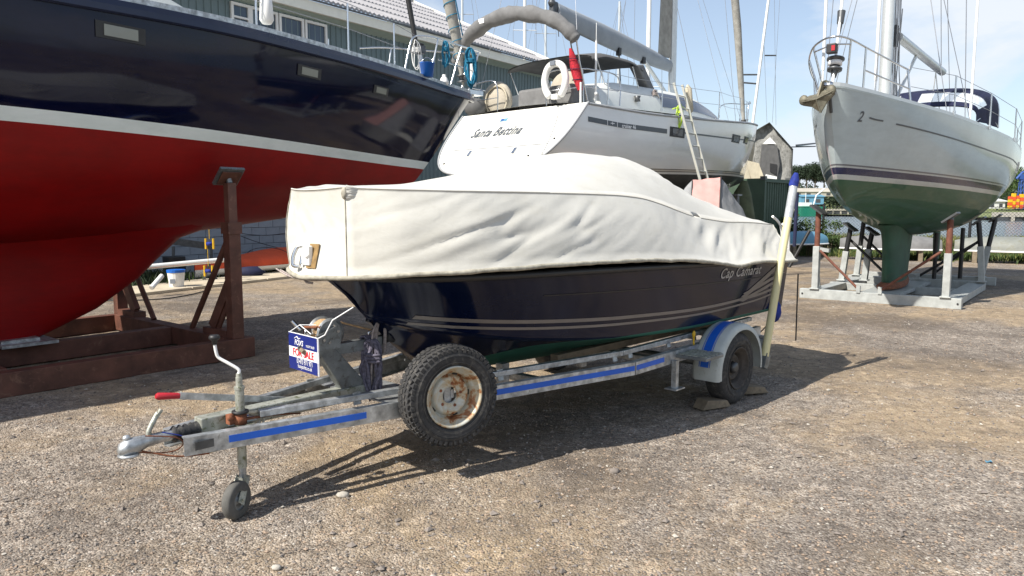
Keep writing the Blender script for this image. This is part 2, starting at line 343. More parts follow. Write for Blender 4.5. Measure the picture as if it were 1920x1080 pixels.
    def build(s, name, mats, parent=None, bevel=0.0, attr=None, fixn=False):
        if name in SPLIT and attr is None:
            key = {}; par = list(range(len(s.v)))
            def fd(i):
                while par[i] != i: par[i] = par[par[i]]; i = par[i]
                return i
            for i, p in enumerate(s.v):
                k = (round(p[0], 4), round(p[1], 4), round(p[2], 4))
                if k in key: par[fd(i)] = fd(key[k])
                else: key[k] = i
            for f in s.f:
                for i in f[1:]: par[fd(i)] = fd(f[0])
            gr = {}
            for fi, f in enumerate(s.f): gr.setdefault(fd(f[0]), []).append(fi)
            if len(gr) > 1:
                o = None
                for g_ in gr.values():
                    mp_ = {}; c_ = MB()
                    for fi in g_:
                        for i in s.f[fi]:
                            if i not in mp_: mp_[i] = len(c_.v); c_.v.append(s.v[i])
                        c_.f.append(tuple(mp_[i] for i in s.f[fi])); c_.m.append(s.m[fi]); c_.s.append(s.s[fi])
                    o = c_._build(name, mats, parent, bevel)
                return o
        return s._build(name, mats, parent, bevel, attr, fixn)
    def _build(s, name, mats, parent=None, bevel=0.0, attr=None, fixn=False):
        me = bpy.data.meshes.new(name); me.from_pydata(s.v, [], s.f)
        mats = mats if isinstance(mats, (list, tuple)) else [mats]
        for m in mats: me.materials.append(M[m])
        me.polygons.foreach_set('material_index', s.m); me.polygons.foreach_set('use_smooth', s.s)
        if attr is not None:
            at = me.attributes.new('h', 'FLOAT', 'POINT'); at.data.foreach_set('value', attr)
        if fixn:
            bm = bmesh.new(); bm.from_mesh(me); bmesh.ops.recalc_face_normals(bm, faces=bm.faces); bm.to_mesh(me); bm.free()
        me.update()
        o = bpy.data.objects.new(name, me); S.collection.objects.link(o)
        if parent: o.parent = parent
        if bevel > 0:
            b = o.modifiers.new('bevel', 'BEVEL'); b.width = bevel; b.segments = 2; b.limit_method = 'ANGLE'; b.angle_limit = R(40)
        return o
def tag(o, label=None, cat=None, group=None, kind=None):
    if label: o['label'] = label
    if cat: o['category'] = cat
    if group: o['group'] = group
    if kind: o['kind'] = kind
    return o
def thing(name, label, cat, loc=(0, 0, 0), rz=0.0, group=None):
    o = bpy.data.objects.new(name, None); S.collection.objects.link(o); o.location = loc; o.rotation_euler = (0, 0, rz)
    o.empty_display_size = 0.3
    return tag(o, label, cat, group)
def copy_tree(o, parent=None):
    c = o.copy(); S.collection.objects.link(c)
    if parent: c.parent = parent
    for ch in [x for x in o.children]: copy_tree(ch, c)
    return c
def text_mesh(txt, size, shear=0.0, extrude=0.0, spacing=1.0, align='LEFT', bold=0.014):
    cu = bpy.data.curves.new('txt', 'FONT'); cu.body = txt; cu.size = size; cu.shear = shear; cu.extrude = extrude; cu.align_x = align
    cu.space_character = spacing; cu.resolution_u = 3; cu.offset = bold * size / 1.0
    ob = bpy.data.objects.new('txt', cu); S.collection.objects.link(ob)
    dg = bpy.context.evaluated_depsgraph_get(); me = ob.evaluated_get(dg).to_mesh()
    vs = [v.co.copy() for v in me.vertices]; fs = [tuple(p.vertices) for p in me.polygons]
    ob.evaluated_get(dg).to_mesh_clear(); bpy.data.objects.remove(ob); bpy.data.curves.remove(cu)
    return vs, fs
def lettering(txt, size, fn, mat, parent, name='lettering', shear=0.0, spacing=1.0, sub=True, align='LEFT', sx=1.0, bold=0.014):
    """flat print laid on a surface: fn(x, y) -> point"""
    vs, fs = text_mesh(txt, size, shear, 0, spacing, align, bold)
    b = MB(); b.add([fn(v.x * sx, v.y) for v in vs], fs); return b.build(name, mat, parent)
def interp(x, pts):
    xs = [p[0] for p in pts]; ys = [p[1] for p in pts]
    if x <= xs[0]: return ys[0]
    if x >= xs[-1]: return ys[-1]
    i = max(k for k in range(len(xs)) if xs[k] <= x); i = min(i, len(xs) - 2)
    h = xs[i + 1] - xs[i]; t = (x - xs[i]) / h
    def sl(k):
        if k <= 0: return (ys[1] - ys[0]) / (xs[1] - xs[0])
        if k >= len(xs) - 1: return (ys[-1] - ys[-2]) / (xs[-1] - xs[-2])
        a = (ys[k] - ys[k - 1]) / (xs[k] - xs[k - 1]); b = (ys[k + 1] - ys[k]) / (xs[k + 1] - xs[k])
        return 0 if a * b <= 0 else 2 * a * b / (a + b)
    m0, m1 = sl(i) * h, sl(i + 1) * h
    return (2 * t**3 - 3 * t**2 + 1) * ys[i] + (t**3 - 2 * t**2 + t) * m0 + (-2 * t**3 + 3 * t**2) * ys[i + 1] + (t**3 - t**2) * m1
def bend(pts, k=5):
    """round a polyline into a smooth path"""
    pts = [V(p) for p in pts]; o = []
    for i in range(len(pts) - 1):
        p0 = pts[max(0, i - 1)]; p1 = pts[i]; p2 = pts[i + 1]; p3 = pts[min(len(pts) - 1, i + 2)]
        for j in range(k):
            t = j / k
            o.append(0.5 * ((2 * p1) + (p2 - p0) * t + (2 * p0 - 5 * p1 + 4 * p2 - p3) * t * t + (3 * p1 - p0 - 3 * p2 + p3) * t**3))
    o.append(pts[-1]); return o
class Hull:
    """yacht hull: local x from stern to bow when sgn=+1; stations t in 0..1"""
    def __init__(s, sheer, bottom, stem, transom, n, nt=70, ns=26):
        s.sheer, s.bottom, s.stem, s.transom, s.n, s.nt, s.ns = sheer, bottom, stem, transom, n, nt, ns
    def pt(s, t, th, side):
        b = interp(t, [(a, y) for a, y, z in s.sheer]); sz = interp(t, [(a, z) for a, y, z in s.sheer]); k = interp(t, s.bottom)
        n1 = interp(t, [(a, x) for a, x, y in s.n]); n2 = interp(t, [(a, y) for a, x, y in s.n])
        y = b * math.sin(th) ** (2 / n1); z = k + (sz - k) * (1 - max(0, math.cos(th)) ** (2 / n2))
        xt = interp(z, s.transom); xs = interp(z, s.stem)
        return V((xt + (xs - xt) * t, side * y, z))
    def build(s, mat, parent, wl, name='hull', tmat=None):
        b = MB(); th = [(j / s.ns) ** 1.0 * PI / 2 for j in range(s.ns + 1)]
        ts = [1 - (1 - i / s.nt) ** 1.25 for i in range(s.nt + 1)]
        P = [[s.pt(t, a, -1) for a in reversed(th)] + [s.pt(t, a, 1) for a in th[1:]] for t in ts]
        b.grid(P, sm=True)
        h = [p[2] - wl(p[0]) for p in b.v]
        o = b.build(name, [mat], parent, attr=h, fixn=False)
        s.bvh = BVHTree.FromPolygons([V(p) for p in b.v], b.f)
        # transom closing plate
        tb = MB(); row = P[0]; m = len(row); tb.add([p for p in row], [(j, j + 1, m - 2 - j, m - 1 - j) for j in range(m // 2 - 1 + (m % 2))] if False else [tuple(range(m))])
        s.row0 = row; s.tpl = tb; s.P = P
        return o
    def side(s, x, z, sd=-1, off=0.004):
        """point on the near/far side at (x, z)"""
        hit = s.bvh.ray_cast(V((x, sd * 9, z)), V((0, -sd, 0)))
        if hit[0] is None: return V((x, 0, z))
        p = hit[0]; nn = hit[1]
        if nn.y * sd < 0: nn = -nn
        return p + nn * off
    def deck(s, z_off=-0.03, crown=0.06, t0=0.0, t1=1.0):
        rows = []
        for r in s.P:
            a, c = r[0], r[-1]; row = []
            for k in range(9):
                u = k / 8; p = a.lerp(c, u); p = V((p.x, p.y, p.z + z_off + crown * (1 - (2 * u - 1) ** 2) * min(1, abs(a.y))))
                row.append(p)
            rows.append(row)
        return MB().grid(rows)
def Rz(a): return Matrix.Rotation(a, 3, 'Z')
def Rx(a): return Matrix.Rotation(a, 3, 'X')
def Ry(a): return Matrix.Rotation(a, 3, 'Y')
plain('navy_gloss', (0.012, 0.018, 0.045), 0.22, 0.0, 0.15, 3)
plain('portglass', (0.24, 0.25, 0.22), 0.15, 0.0, 0.15, 1)
plain('gel_white', (0.78, 0.77, 0.71), 0.25, 0.0, 0.03, 2, coat=0.3)
plain('print_grey2', (0.33, 0.34, 0.35), 0.5, 0.0, 0.08)
plain('print_dark', (0.08, 0.09, 0.10), 0.4, 0.0, 0.08)
plain('smoked_blue', (0.12, 0.14, 0.19), 0.2, 0.0, 0.1, 2)
plain('beige_canvas', (0.40, 0.36, 0.29), 0.85, 0.0, 0.12, 5, 0.5, 10)
plain('bottom_green', (0.022, 0.075, 0.045), 0.65, 0.0, 0.3, 3, dirt=(0.06, 0.07, 0.05), dfac=0.58)
plain('stripe_grey', (0.17, 0.15, 0.135), 0.4, 0.0, 0.08)
plain('brown_hole', (0.24, 0.15, 0.055), 0.8, 0.0, 0.4, 30)
plain('strap_tan', (0.42, 0.27, 0.14), 0.85, 0.0, 0.35, 60, 0.3, 150)
plain('dirty_rim', (0.06, 0.052, 0.045), 0.8, 0.1, 0.4, 14, dirt=(0.03, 0.022, 0.018), dfac=0.55)
plain('dinghy_grey', (0.19, 0.20, 0.18), 0.6, 0.0, 0.2, 3, dirt=(0.17, 0.17, 0.13), dfac=0.52)
# ------------------------------------------------------------------ ground, path, water
def vnoise(x, y, scale, seed, octaves=4):
    r = np.random.default_rng(seed); o = np.zeros_like(x); amp = 1.0; tot = 0
    for k in range(octaves):
        g = r.random((64, 64)); X = x * scale + 17.3 * k; Y = y * scale + 9.1 * k
        i = np.floor(X).astype(int); j = np.floor(Y).astype(int); fx = X - i; fy = Y - j; fx = fx * fx * (3 - 2 * fx); fy = fy * fy * (3 - 2 * fy)
        a = g[i % 64, j % 64]; b = g[(i + 1) % 64, j % 64]; c = g[i % 64, (j + 1) % 64]; d = g[(i + 1) % 64, (j + 1) % 64]
        o += amp * ((a * (1 - fx) + b * fx) * (1 - fy) + (c * (1 - fx) + d * fx) * fy); tot += amp; amp *= 0.55; scale *= 2.07
    return o / tot - 0.5
GX0, GX1, GY0, GY1 = -6.5, 9.5, 1.4, 13.0
step = 0.045
xs = np.linspace(GX0, GX1, int((GX1 - GX0) / step)); ys = np.linspace(GY0, GY1, int((GY1 - GY0) / step))
X, Y = np.meshgrid(xs, ys, indexing='ij')
fade = np.clip(np.minimum(np.minimum(X - GX0, GX1 - X), np.minimum(Y - GY0, GY1 - Y)) / 0.6, 0, 1)
def gz(x, y):
    return vnoise(x, y, 0.5, 3, 3) * 0.035 + vnoise(x, y, 6.5, 5, 3) * 0.020
Z = gz(X, Y) * fade
nx, ny = X.shape
vv = np.stack([X, Y, Z], -1).reshape(-1, 3)
idx = np.arange(nx * ny).reshape(nx, ny)
ff = np.stack([idx[:-1, :-1], idx[1:, :-1], idx[1:, 1:], idx[:-1, 1:]], -1).reshape(-1, 4)
ring = [(-60, -60, 0), (40, -60, 0), (60, -20, 0), (46, 12, 0), (24, 22, 0), (16, 31, 0), (9, 37, 0), (6, 60, 0), (-60, 120, 0)]
c = len(vv); vv = np.vstack([vv, ring])
corner = [idx[0, 0], idx[-1, 0], idx[-1, -1], idx[0, -1]]
extra = [(corner[0], c, c + 1, corner[1]), (corner[1], c + 1, c + 2), (corner[1], c + 2, c + 3, corner[2]), (corner[2], c + 3, c + 4), (corner[2], c + 4, c + 5),
         (corner[2], c + 5, c + 6), (corner[2], c + 6, c + 7, corner[3]), (corner[3], c + 7, c + 8), (corner[3], c + 8, c, corner[0])]
faces = [tuple(int(i) for i in f) for f in ff] + [tuple(int(i) for i in f) for f in extra]
me = bpy.data.meshes.new('ground'); me.from_pydata(vv.tolist(), [], faces); me.materials.append(M['gravel'])
g = bpy.data.objects.new('ground', me); S.collection.objects.link(g); tag(g, kind='structure')
# bank and water
b = MB(); edge = [V(p) for p in ring[2:9]]
rowA = edge; rowB = [p + V((1.6, 1.6, -0.9)) for p in edge]; rowC = [p + V((3.2, 3.2, -2.4)) for p in edge]
b.grid([rowA, rowB, rowC], sm=False); tag(b.build('river_bank', 'earth_bank'), kind='structure')
b = MB(); b.add([(-900, 10, -1.6), (2500, 10, -1.6), (2500, 3000, -1.6), (-900, 3000, -1.6)], [(0, 1, 2, 3)])
tag(b.build('river_water', 'water'), kind='structure')
# concrete path by the shed
PA = V((-7.17, 12.68, 0)); PD = (V((-4.95, 17.13, 0)) - PA).normalized(); PN = V((-PD.y, PD.x, 0))
path = tag(thing('concrete_path', None, None, PA, math.atan2(PD.y, PD.x)), kind='structure')
b = MB(); x = -6.0
slabm = []
for k in range(14):
    L_ = 2.0
    s_ = MB(); s_.box((x + L_ / 2, 0.62, 0.028), (L_ - 0.02, 1.24, 0.056)); s_.build('slab', 'concrete', path, bevel=0.008); x += L_
# loose stones: real pebbles on the gravel
def scatter(name, n, r0, r1, mat, seed, yr=(1.9, 13), squash=0.6, zero=0.3, region=None):
    r = np.random.default_rng(seed)
    u = r.random(n); yy = yr[0] * (yr[1] / yr[0]) ** u
    xx = (r.random(n) * 2 - 1) * (yy * 0.72 + 0.3)
    ok = (xx > GX0 + .2) & (xx < GX1 - .2); xx = xx[ok]; yy = yy[ok]; n = len(xx)
    rad = r0 + (r1 - r0) * r.random(n) ** 2.2
    base = np.array([(1, 0, 0), (0, 1, 0), (-1, 0, 0), (0, -1, 0), (0, 0, 1), (0, 0, -1)], float)
    P = base[None] * (0.7 + 0.6 * r.random((n, 6, 1))); P += (r.random((n, 6, 3)) - .5) * 0.45
    P[:, :, 2] *= squash
    a = r.random(n) * 2 * PI; ca, sa = np.cos(a)[:, None], np.sin(a)[:, None]; sc = (0.7 + 0.6 * r.random((n, 1)))
    px = P[:, :, 0] * sc; py = P[:, :, 1]
    Q = np.stack([px * ca - py * sa, px * sa + py * ca, P[:, :, 2]], -1) * rad[:, None, None]
    zz = gz(xx, yy); Q += np.stack([xx, yy, zz + rad * zero], -1)[:, None, :]
    F = np.array([(0, 1, 4), (1, 2, 4), (2, 3, 4), (3, 0, 4), (1, 0, 5), (2, 1, 5), (3, 2, 5), (0, 3, 5)])
    FF = (F[None] + (np.arange(n) * 6)[:, None, None]).reshape(-1, 3)
    me = bpy.data.meshes.new(name); me.from_pydata(Q.reshape(-1, 3).tolist(), [], FF.tolist()); me.materials.append(M[mat])
    o = bpy.data.objects.new(name, me); S.collection.objects.link(o); tag(o, kind='stuff'); return o
for nm, n, r0, r1, mt, sd_ in (('gravel_stones', 22000, .003, .010, 'stone_mid', 1), ('gravel_stones', 24000, .003, .011, 'stone_warm', 2), ('gravel_stones', 5000, .003, .010, 'stone_light', 3),
                               ('gravel_stones', 10000, .003, .010, 'stone_dark', 4), ('gravel_stones', 700, .012, .026, 'stone_mid', 5), ('gravel_stones', 120, .010, .020, 'stone_light', 6)):
    scatter(nm, n, r0, r1, mt, sd_)
# single larger stones one could pick up
for k, (px, py, r_, mt, lb) in enumerate(((-0.94, 3.98, .030, 'stone_light', 'pale stone lying between the jockey wheel and the spare wheel shadow'),
                                   (0.66, 2.70, .032, 'stone_mid', 'brown stone at the bottom edge of the gravel, right of centre'),
                                   (-1.05, 3.15, .020, 'stone_light', 'pale flint on the gravel below the jockey wheel'),
                                   (0.62, 4.35, .030, 'stone_mid', 'grey brown stone on gravel right of the spare wheel shadow'))):
    b = MB(); b.sphere((0, 0, r_ * .45), (r_ * 1.3, r_, r_ * .62), 9)
    b.v = [tuple(V(p) * (1 + 0.25 * noise.noise(V(p) * 40 + V((k * 9, 0, 0))))) for p in b.v]
    o = b.build('stone', mt); o.location = (px, py, 0.0); o.rotation_euler = (0, 0, k * 1.3); tag(o, lb, 'stone')
for px, py, lb in ((-0.26, 2.92, 'scrap of light blue plastic on the gravel in the foreground centre'), (3.0, 4.52, 'tiny scrap of blue plastic on the gravel at right')):
    b = MB(); b.add([(-.02, -.008, .012), (.0, -.014, .02), (.022, -.004, .012), (.018, .010, .022), (-.004, .006, .014), (-.02, .012, .02)], [(0, 1, 4, 5), (1, 2, 3, 4)], 0, True)
    b.add([(-.02, -.008, .008), (.0, -.014, .016), (.022, -.004, .008), (.018, .010, .018), (-.004, .006, .010), (-.02, .012, .016)], [(5, 4, 1, 0), (4, 3, 2, 1)], 0, True)
    o = b.build('plastic_scrap', 'far_blue'); o.location = (px, py, 0.0); tag(o, lb, 'litter')
# ------------------------------------------------------------------ shed
WA = R(53.7); shed = thing('boat_shed', 'long teal grey corrugated shed with pale roof behind the navy yacht', 'building', (-6.1, 21.2, 0), WA)
# local x along the wall (away from camera), local y = into the building, wall face at y=0
XE = 13.0; X0 = -34.0
def clad_sheet():
    b = MB(); prof = []; wdt = 1.0; n = 5; p = wdt / n
    for k in range(n): prof += [(k * p, 0.0), (k * p + 0.145, 0.0), (k * p + 0.16, -0.032), (k * p + 0.185, -0.032)]
    prof.append((wdt, 0.0))
    front = [[V((x, y, 0)) for x, y in prof], [V((x, y, 5.45)) for x, y in prof]]
    b.grid(front, sm=False); b.grid([[V((x, 0.02, 0)) for x, y in prof], [V((x, 0.02, 5.45)) for x, y in prof]], sm=False, flip=True)
    return b
proto = clad_sheet().build('cladding_sheet', 'clad', shed); proto.location = (XE - 1.0, 0, 1.75)
x = XE - 2.0
while x > X0:
    o = proto.copy(); S.collection.objects.link(o); o.parent = shed; o.location = (x, 0, 1.75); x -= 1.0
b = MB(); b.box(((XE + X0) / 2, 0.25, 3.6), (XE - X0 - .1, 0.4, 7.1)); b.box((XE - 0.2, 8, 3.5), (0.3, 15.2, 7.0)); b.build('wall', 'mortar', shed)
b = MB(); b.box(((XE + X0) / 2, -0.03, 1.74), (XE - X0, 0.06, 0.05)); b.build('drip_flashing', 'clad', shed)
blk = MB().box((0, 0, 0), (0.435, 0.10, 0.205)).build('block', 'block_paint', shed, bevel=0.004); blk.location = (-8.0, 0.0, 0.11)
first = True
for r_ in range(8):
    for k in range(25):
        if first: first = False; continue
        o = blk.copy(); S.collection.objects.link(o); o.parent = shed; o.location = (-8.0 + k * 0.445 + (0.222 if r_ % 2 else 0), random.uniform(-.002, .002), 0.11 + r_ * 0.215)
# eave, fascia, roof
b = MB(); b.box(((XE + X0) / 2 + .2, -0.36, 7.16), (XE - X0 + .4, 0.10, 0.28)); b.build('fascia', 'fascia', shed)
b = MB(); b.add([(X0, -0.31, 7.03), (XE + .4, -0.31, 7.03), (XE + .4, 0.05, 6.88), (X0, 0.05, 6.88), (X0, -0.31, 7.06), (XE + .4, -0.31, 7.06), (XE + .4, 0.05, 6.91), (X0, 0.05, 6.91)],
                [(0, 3, 2, 1), (4, 5, 6, 7), (0, 1, 5, 4), (1, 2, 6, 5), (2, 3, 7, 6), (3, 0, 4, 7)]); b.build('soffit', 'soffit', shed)
b = MB(); b.lathe([(0.07, 0), (0.07, XE - X0)], (X0, -0.50, 7.22), (1, 0, 0), 10, a0=PI / 2 + .0, a1=PI * 1.5); gut = b
b = MB(); b.beam((X0, -0.44, 7.33), (XE + .4, -0.44, 7.33), 0.07, 0.03); b.build('gutter_edge', 'dark_steel', shed)
slope = R(25); ca, sa = math.cos(slope), math.sin(slope)
nrow = 6
def roof_sheet(k, xa, xb):
    b = MB(); L_ = 1.75; y0 = -0.42 + k * 1.6 * ca; z0 = 7.36 + k * 1.6 * sa + 0.03 * 0
    pts = []; x = xa; n = int((xb - xa) / 0.17)
    prof = [(xa + (xb - xa) * i / (n * 2), 0.05 if i % 2 else 0.0) for i in range(n * 2 + 1)]
    rows = [[V((px, y0, z0 + .055 + pz)) for px, pz in prof], [V((px, y0 + L_ * ca, z0 + L_ * sa + pz)) for px, pz in prof]]
    b.grid(rows, sm=False); b.grid([[p - V((0, 0, .02)) for p in r] for r in rows], sm=False, flip=True)
    b.grid([[p - V((0, 0, .075)) for p in rows[0]], rows[0]], sm=False)
    return b
for k in range(nrow):
    x = XE + 0.45
    while x > -22:
        roof_sheet(k, x - 2.1, x).build('roof_sheet', 'roof_sheet', shed); x -= 2.13
b = MB(); ry = -0.42 + nrow * 1.6 * ca; rz_ = 7.36 + nrow * 1.6 * sa
b.beam((X0, ry + .1, rz_ + .08), (XE + .5, ry + .1, rz_ + .08), .35, .1); b.build('ridge_cap', 'roof_sheet', shed)
b = MB(); b.beam((XE + .5, -0.45, 7.36), (XE + .5, ry + .1, rz_ + .02), 0.08, 0.30); b.build('verge_board', 'fascia', shed)
b = MB(); b.slab([(XE, 0, 7.0), (XE, 15.4, 7.0), (XE, ry, rz_ - .2)], (-.2, 0, 0)); b.build('gable', 'clad', shed)
# clerestory windows
def window(x0, x1, z0, z1, bars=()):
    f = MB(); fy = -0.045; w = 0.07
    f.box(((x0 + x1) / 2, fy, z1 - w / 2), (x1 - x0, 0.07, w)); f.box(((x0 + x1) / 2, fy, z0 + w / 2), (x1 - x0, 0.07, w))
    f.box((x0 + w / 2, fy, (z0 + z1) / 2), (w, 0.07, z1 - z0 - 2 * w)); f.box((x1 - w / 2, fy, (z0 + z1) / 2), (w, 0.07, z1 - z0 - 2 * w))
    for z in bars: f.box(((x0 + x1) / 2, fy - .004, z), (x1 - x0 - 2 * w, 0.06, 0.05))
    fo = f.build('window', 'white_paint', shed)
    p = MB(); p.box(((x0 + x1) / 2, -0.025, (z0 + z1) / 2), (x1 - x0 - 2 * w + .01, 0.012, z1 - z0 - 2 * w + .01)); p.build('pane', 'glass_dark', fo)
window(-1.92, -1.36, 6.0, 6.86, (6.5,)); window(-1.36, -0.50, 6.0, 6.86); window(-0.46, 0.36, 6.0, 6.86); window(0.40, 1.18, 6.0, 6.86)
# ------------------------------------------------------------------ clutter at the foot of the shed wall
def px(u, v, Y):
    """world point seen at photo pixel (u,v) at depth Y (layout aid)"""
    dx = (u - 960) / FPX; dy = (540 - v) / FPX
    d = V((dx, math.cos(PITCH) + dy * math.sin(PITCH), -math.sin(PITCH) + dy * math.cos(PITCH)))
    return V((0, 0, 1.6)) + d * (Y / d.y)
# orange covered dinghy
dg_ = thing('covered_dinghy', 'long low dinghy under a bright orange cover lying beside the shed path', 'boat', (-7.0, 16.3, 0), R(66))
def canoe(scale_z, z0, top, half, L_=5.2, n=40, m=14, a0=0.0, a1=PI):
    rows = []
    for i in range(n + 1):
        t = i / n; x = t * L_; w = half * (math.sin(PI * min(1, t ** 0.75)) ** 0.8 if t < .62 else half / half * (0.95 - 0.18 * (t - .62) / .38)) if True else 0
        w = half * interp(t, [(0, 0.02), (.15, .42), (.35, .8), (.6, 1), (.85, .97), (1, .80)])
        rows.append([V((x, -w * math.cos(a0 + (a1 - a0) * j / m), z0 + (interp(t, [(0, .35), (.3, .72), (.55, 1), (.9, 1.0), (1, .9)]) * top) * math.sin(a0 + (a1 - a0) * j / m) ** 0.55)) for j in range(m + 1)])
    return rows
b = MB(); b.grid(canoe(1, 0.22, 0.38, 0.70)); b.build('orange_cover', 'orange_cover', dg_)
b = MB(); rows = []
for i in range(41):
    t = i / 40; w = 0.72 * interp(t, [(0, 0.02), (.15, .42), (.35, .8), (.6, 1), (.85, .97), (1, .80)])
    rows.append([V((t * 5.2, -w * math.cos(PI * j / 12), 0.235 - 0.17 * math.sin(PI * j / 12) ** .8)) for j in range(13)])
b.grid(rows, flip=True); b.build('hull', 'white_paint', dg_)
b = MB(); b.grid([[V((t * .13 + 2.6, -0.735 * interp((t * .13 + 2.6) / 5.2, [(0, 0.02), (.15, .42), (.35, .8), (.6, 1), (.85, .97), (1, .80)]), z)) for t in range(21)] for z in (0.21, 0.30)]); b.build('hem', 'red_cover', dg_)
b = MB(); 
for xx in (2.3, 3.5):
    w = 0.71; b.tube([V((xx, -w * math.cos(PI * j / 14) * 1.02, 0.23 + .395 * math.sin(PI * j / 14) ** .55)) for j in range(15)], .008, 5)
b.build('strap', 'black', dg_)
# old mast lying on trestle
p0, p1 = px(100, 517, 14.0), px(432, 486, 16.4)
mp_ = thing('spare_mast', 'white mast with a thin red line lying low in front of the shed wall', 'mast', p0); b = MB(); b.tube([V((0, 0, 0)), p1 - p0], .055, 10); b.build('spar', 'mast_white', mp_)
b = MB(); d_ = (p1 - p0)
b.tube([V((.01, -.052, -.02)), d_ + V((.01, -.052, -.02))], .007, 5)
b.build('red_line', 'red_cover', mp_)
b = MB(); a = d_ * .86; b.beam(a + V((-.15, 0, -p1.z)), a + V((0, 0, -.06)), .04, .04); b.beam(a + V((.15, .1, -p1.z)), a + V((0, 0, -.06)), .04, .04); b.build('trestle', 'dark_steel', mp_)
a, c_ = px(284, 543, 13.3), px(304, 522, 13.6)
b = MB(); b.tube([a + V((0, 0, .03)), c_ + V((0, 0, .05))], .045, 10); o = b.build('pipe_offcut', 'white_plastic'); tag(o, 'short white pipe offcut leaning on the path edge left of the bucket', 'pipe')
bk = thing('storage_tub', 'white plastic tub with blue lid standing below the lying mast', 'tub', px(331, 532, 14.6) * 1); bk.location.z = 0.05
b = MB(); b.lathe([(0, 0), (.13, 0), (.165, .30), (0.0, .30)], n=18, sm=False); b.build('tub', 'white_plastic', bk)
b = MB(); b.lathe([(.172, .285), (.176, .34), (.0, .35)], n=18, sm=False); b.build('lid', 'blue_plastic', bk)
b = MB(); b.box((0, -.166, .12), (.10, .01, .09)); b.build('label_patch', 'print_grey', bk)
wv = px(335, 500, 16.5)
wd = thing('line_winder', 'yellow plastic line winder hanging above the lying mast', 'reel', px(393, 457, 15.6)); b = MB(); b.box((0, 0, 0), (.16, .05, .05)); b.box((-.08, 0, 0), (.025, .06, .22)); b.box((.08, 0, 0), (.025, .06, .22)); b.tube([(0, 0, .1), (0, 0, .45)], .006, 5); b.build('reel', 'yellow', wd)
b = MB(); b.lathe([(.0, -.06), (.04, -.06), (.04, .06), (0, .06)], axis=(1, 0, 0), n=12); b.build('wound_line', 'blue_cloth', wd)
wd2 = copy_tree(wd); wd2.location = px(391, 508, 15.2); wd2['label'] = 'yellow plastic line winder lying under the mast by the post'
# black rigging lines & timbers near the wall
b = MB(); b.beam(px(322, 452, 17.4), px(396, 462, 17.6), .05, .16); b.beam(px(325, 462, 17.4), px(325, 505, 17.4), .05, .05); b.beam(px(396, 462, 17.6), px(396, 508, 17.6), .05, .05)
o = b.build('trolley_frame', 'dark_steel'); tag(o, 'dark metal trolley frame standing against the painted block wall', 'trolley')
b = MB(); b.box((0, 0, .22), (.4, .3, .44)); o = b.build('dark_crate', 'black', bevel=.01); p = px(327, 500, 17.0); o.location = (p.x, p.y, .05); o.rotation_euler = (0, 0, R(50)); tag(o, 'black crate standing against the block wall above the mast', 'crate')
b = MB(); b.sphere((0, 0, .1), (.35, .2, .13), 12); b.v = [tuple(V(p) * (1 + .3 * noise.noise(V(p) * 6))) for p in b.v]; o = b.build('tarpaulin_heap', 'navy_cloth'); p = px(467, 512, 17.0); o.location = (p.x, p.y, .03); tag(o, 'crumpled dark blue tarpaulin under the orange covered dinghy', 'tarpaulin')
for a, c_, sag, lb in ((px(445, 436, 19.5), px(556, 432, 20.2), .1, 'upper black line strung nearly level across the painted block wall'), (px(448, 441, 19.3), px(556, 470, 19.9), .06, 'lower black line sloping down across the block wall above the orange cover')):
    pts = [a.lerp(c_, i / 12) - V((0, 0, sag * 4 * (i / 12) * (1 - i / 12))) for i in range(13)]
    o = MB().tube(pts, .009, 5).build('mooring_line', 'black'); tag(o, lb, 'line', 'lines along the shed wall')
pts = bend([px(160, 592, 12.6), px(260, 590, 12.7), px(310, 582, 12.9), px(345, 566, 13.3), px(372, 550, 13.8), px(395, 545, 14.4)], 6)
for p in pts: p.z = max(.02, min(p.z, .08))
tag(MB().tube(pts, .012, 6).build('hose', 'black'), 'thin black hose lying on gravel at the edge of the path', 'hose')
def leaves(name, mat, centers, n, r, size, seed, squash=1.0, parent=None, up=0.3):
    q = np.random.default_rng(seed); vs = []; fs = []; cs = np.array(centers, float)
    ci = q.integers(0, len(cs), n); d = q.normal(size=(n, 3)); d /= np.linalg.norm(d, axis=1)[:, None]; rr = q.random(n) ** .45
    rad = np.array(r if hasattr(r, '__len__') else [r] * len(cs))[ci]
    P = cs[ci] + d * (rr * rad)[:, None] * np.array([1, 1, squash])
    a = q.normal(size=(n, 3)); a /= np.linalg.norm(a, axis=1)[:, None]; bb = q.normal(size=(n, 3)); bb = np.cross(a, bb); bb /= np.linalg.norm(bb, axis=1)[:, None]
    s_ = size * (0.6 + 0.8 * q.random(n))[:, None]
    vs = np.stack([P - a * s_, P - bb * s_ * .45, P + a * s_, P + bb * s_ * .45], 1).reshape(-1, 3)
    fs = np.arange(n * 4).reshape(-1, 4)
    me = bpy.data.meshes.new(name); me.from_pydata(vs.tolist(), [], fs.tolist()); me.materials.append(M[mat])
    o = bpy.data.objects.new(name, me); S.collection.objects.link(o)
    if parent: o.parent = parent
    return o
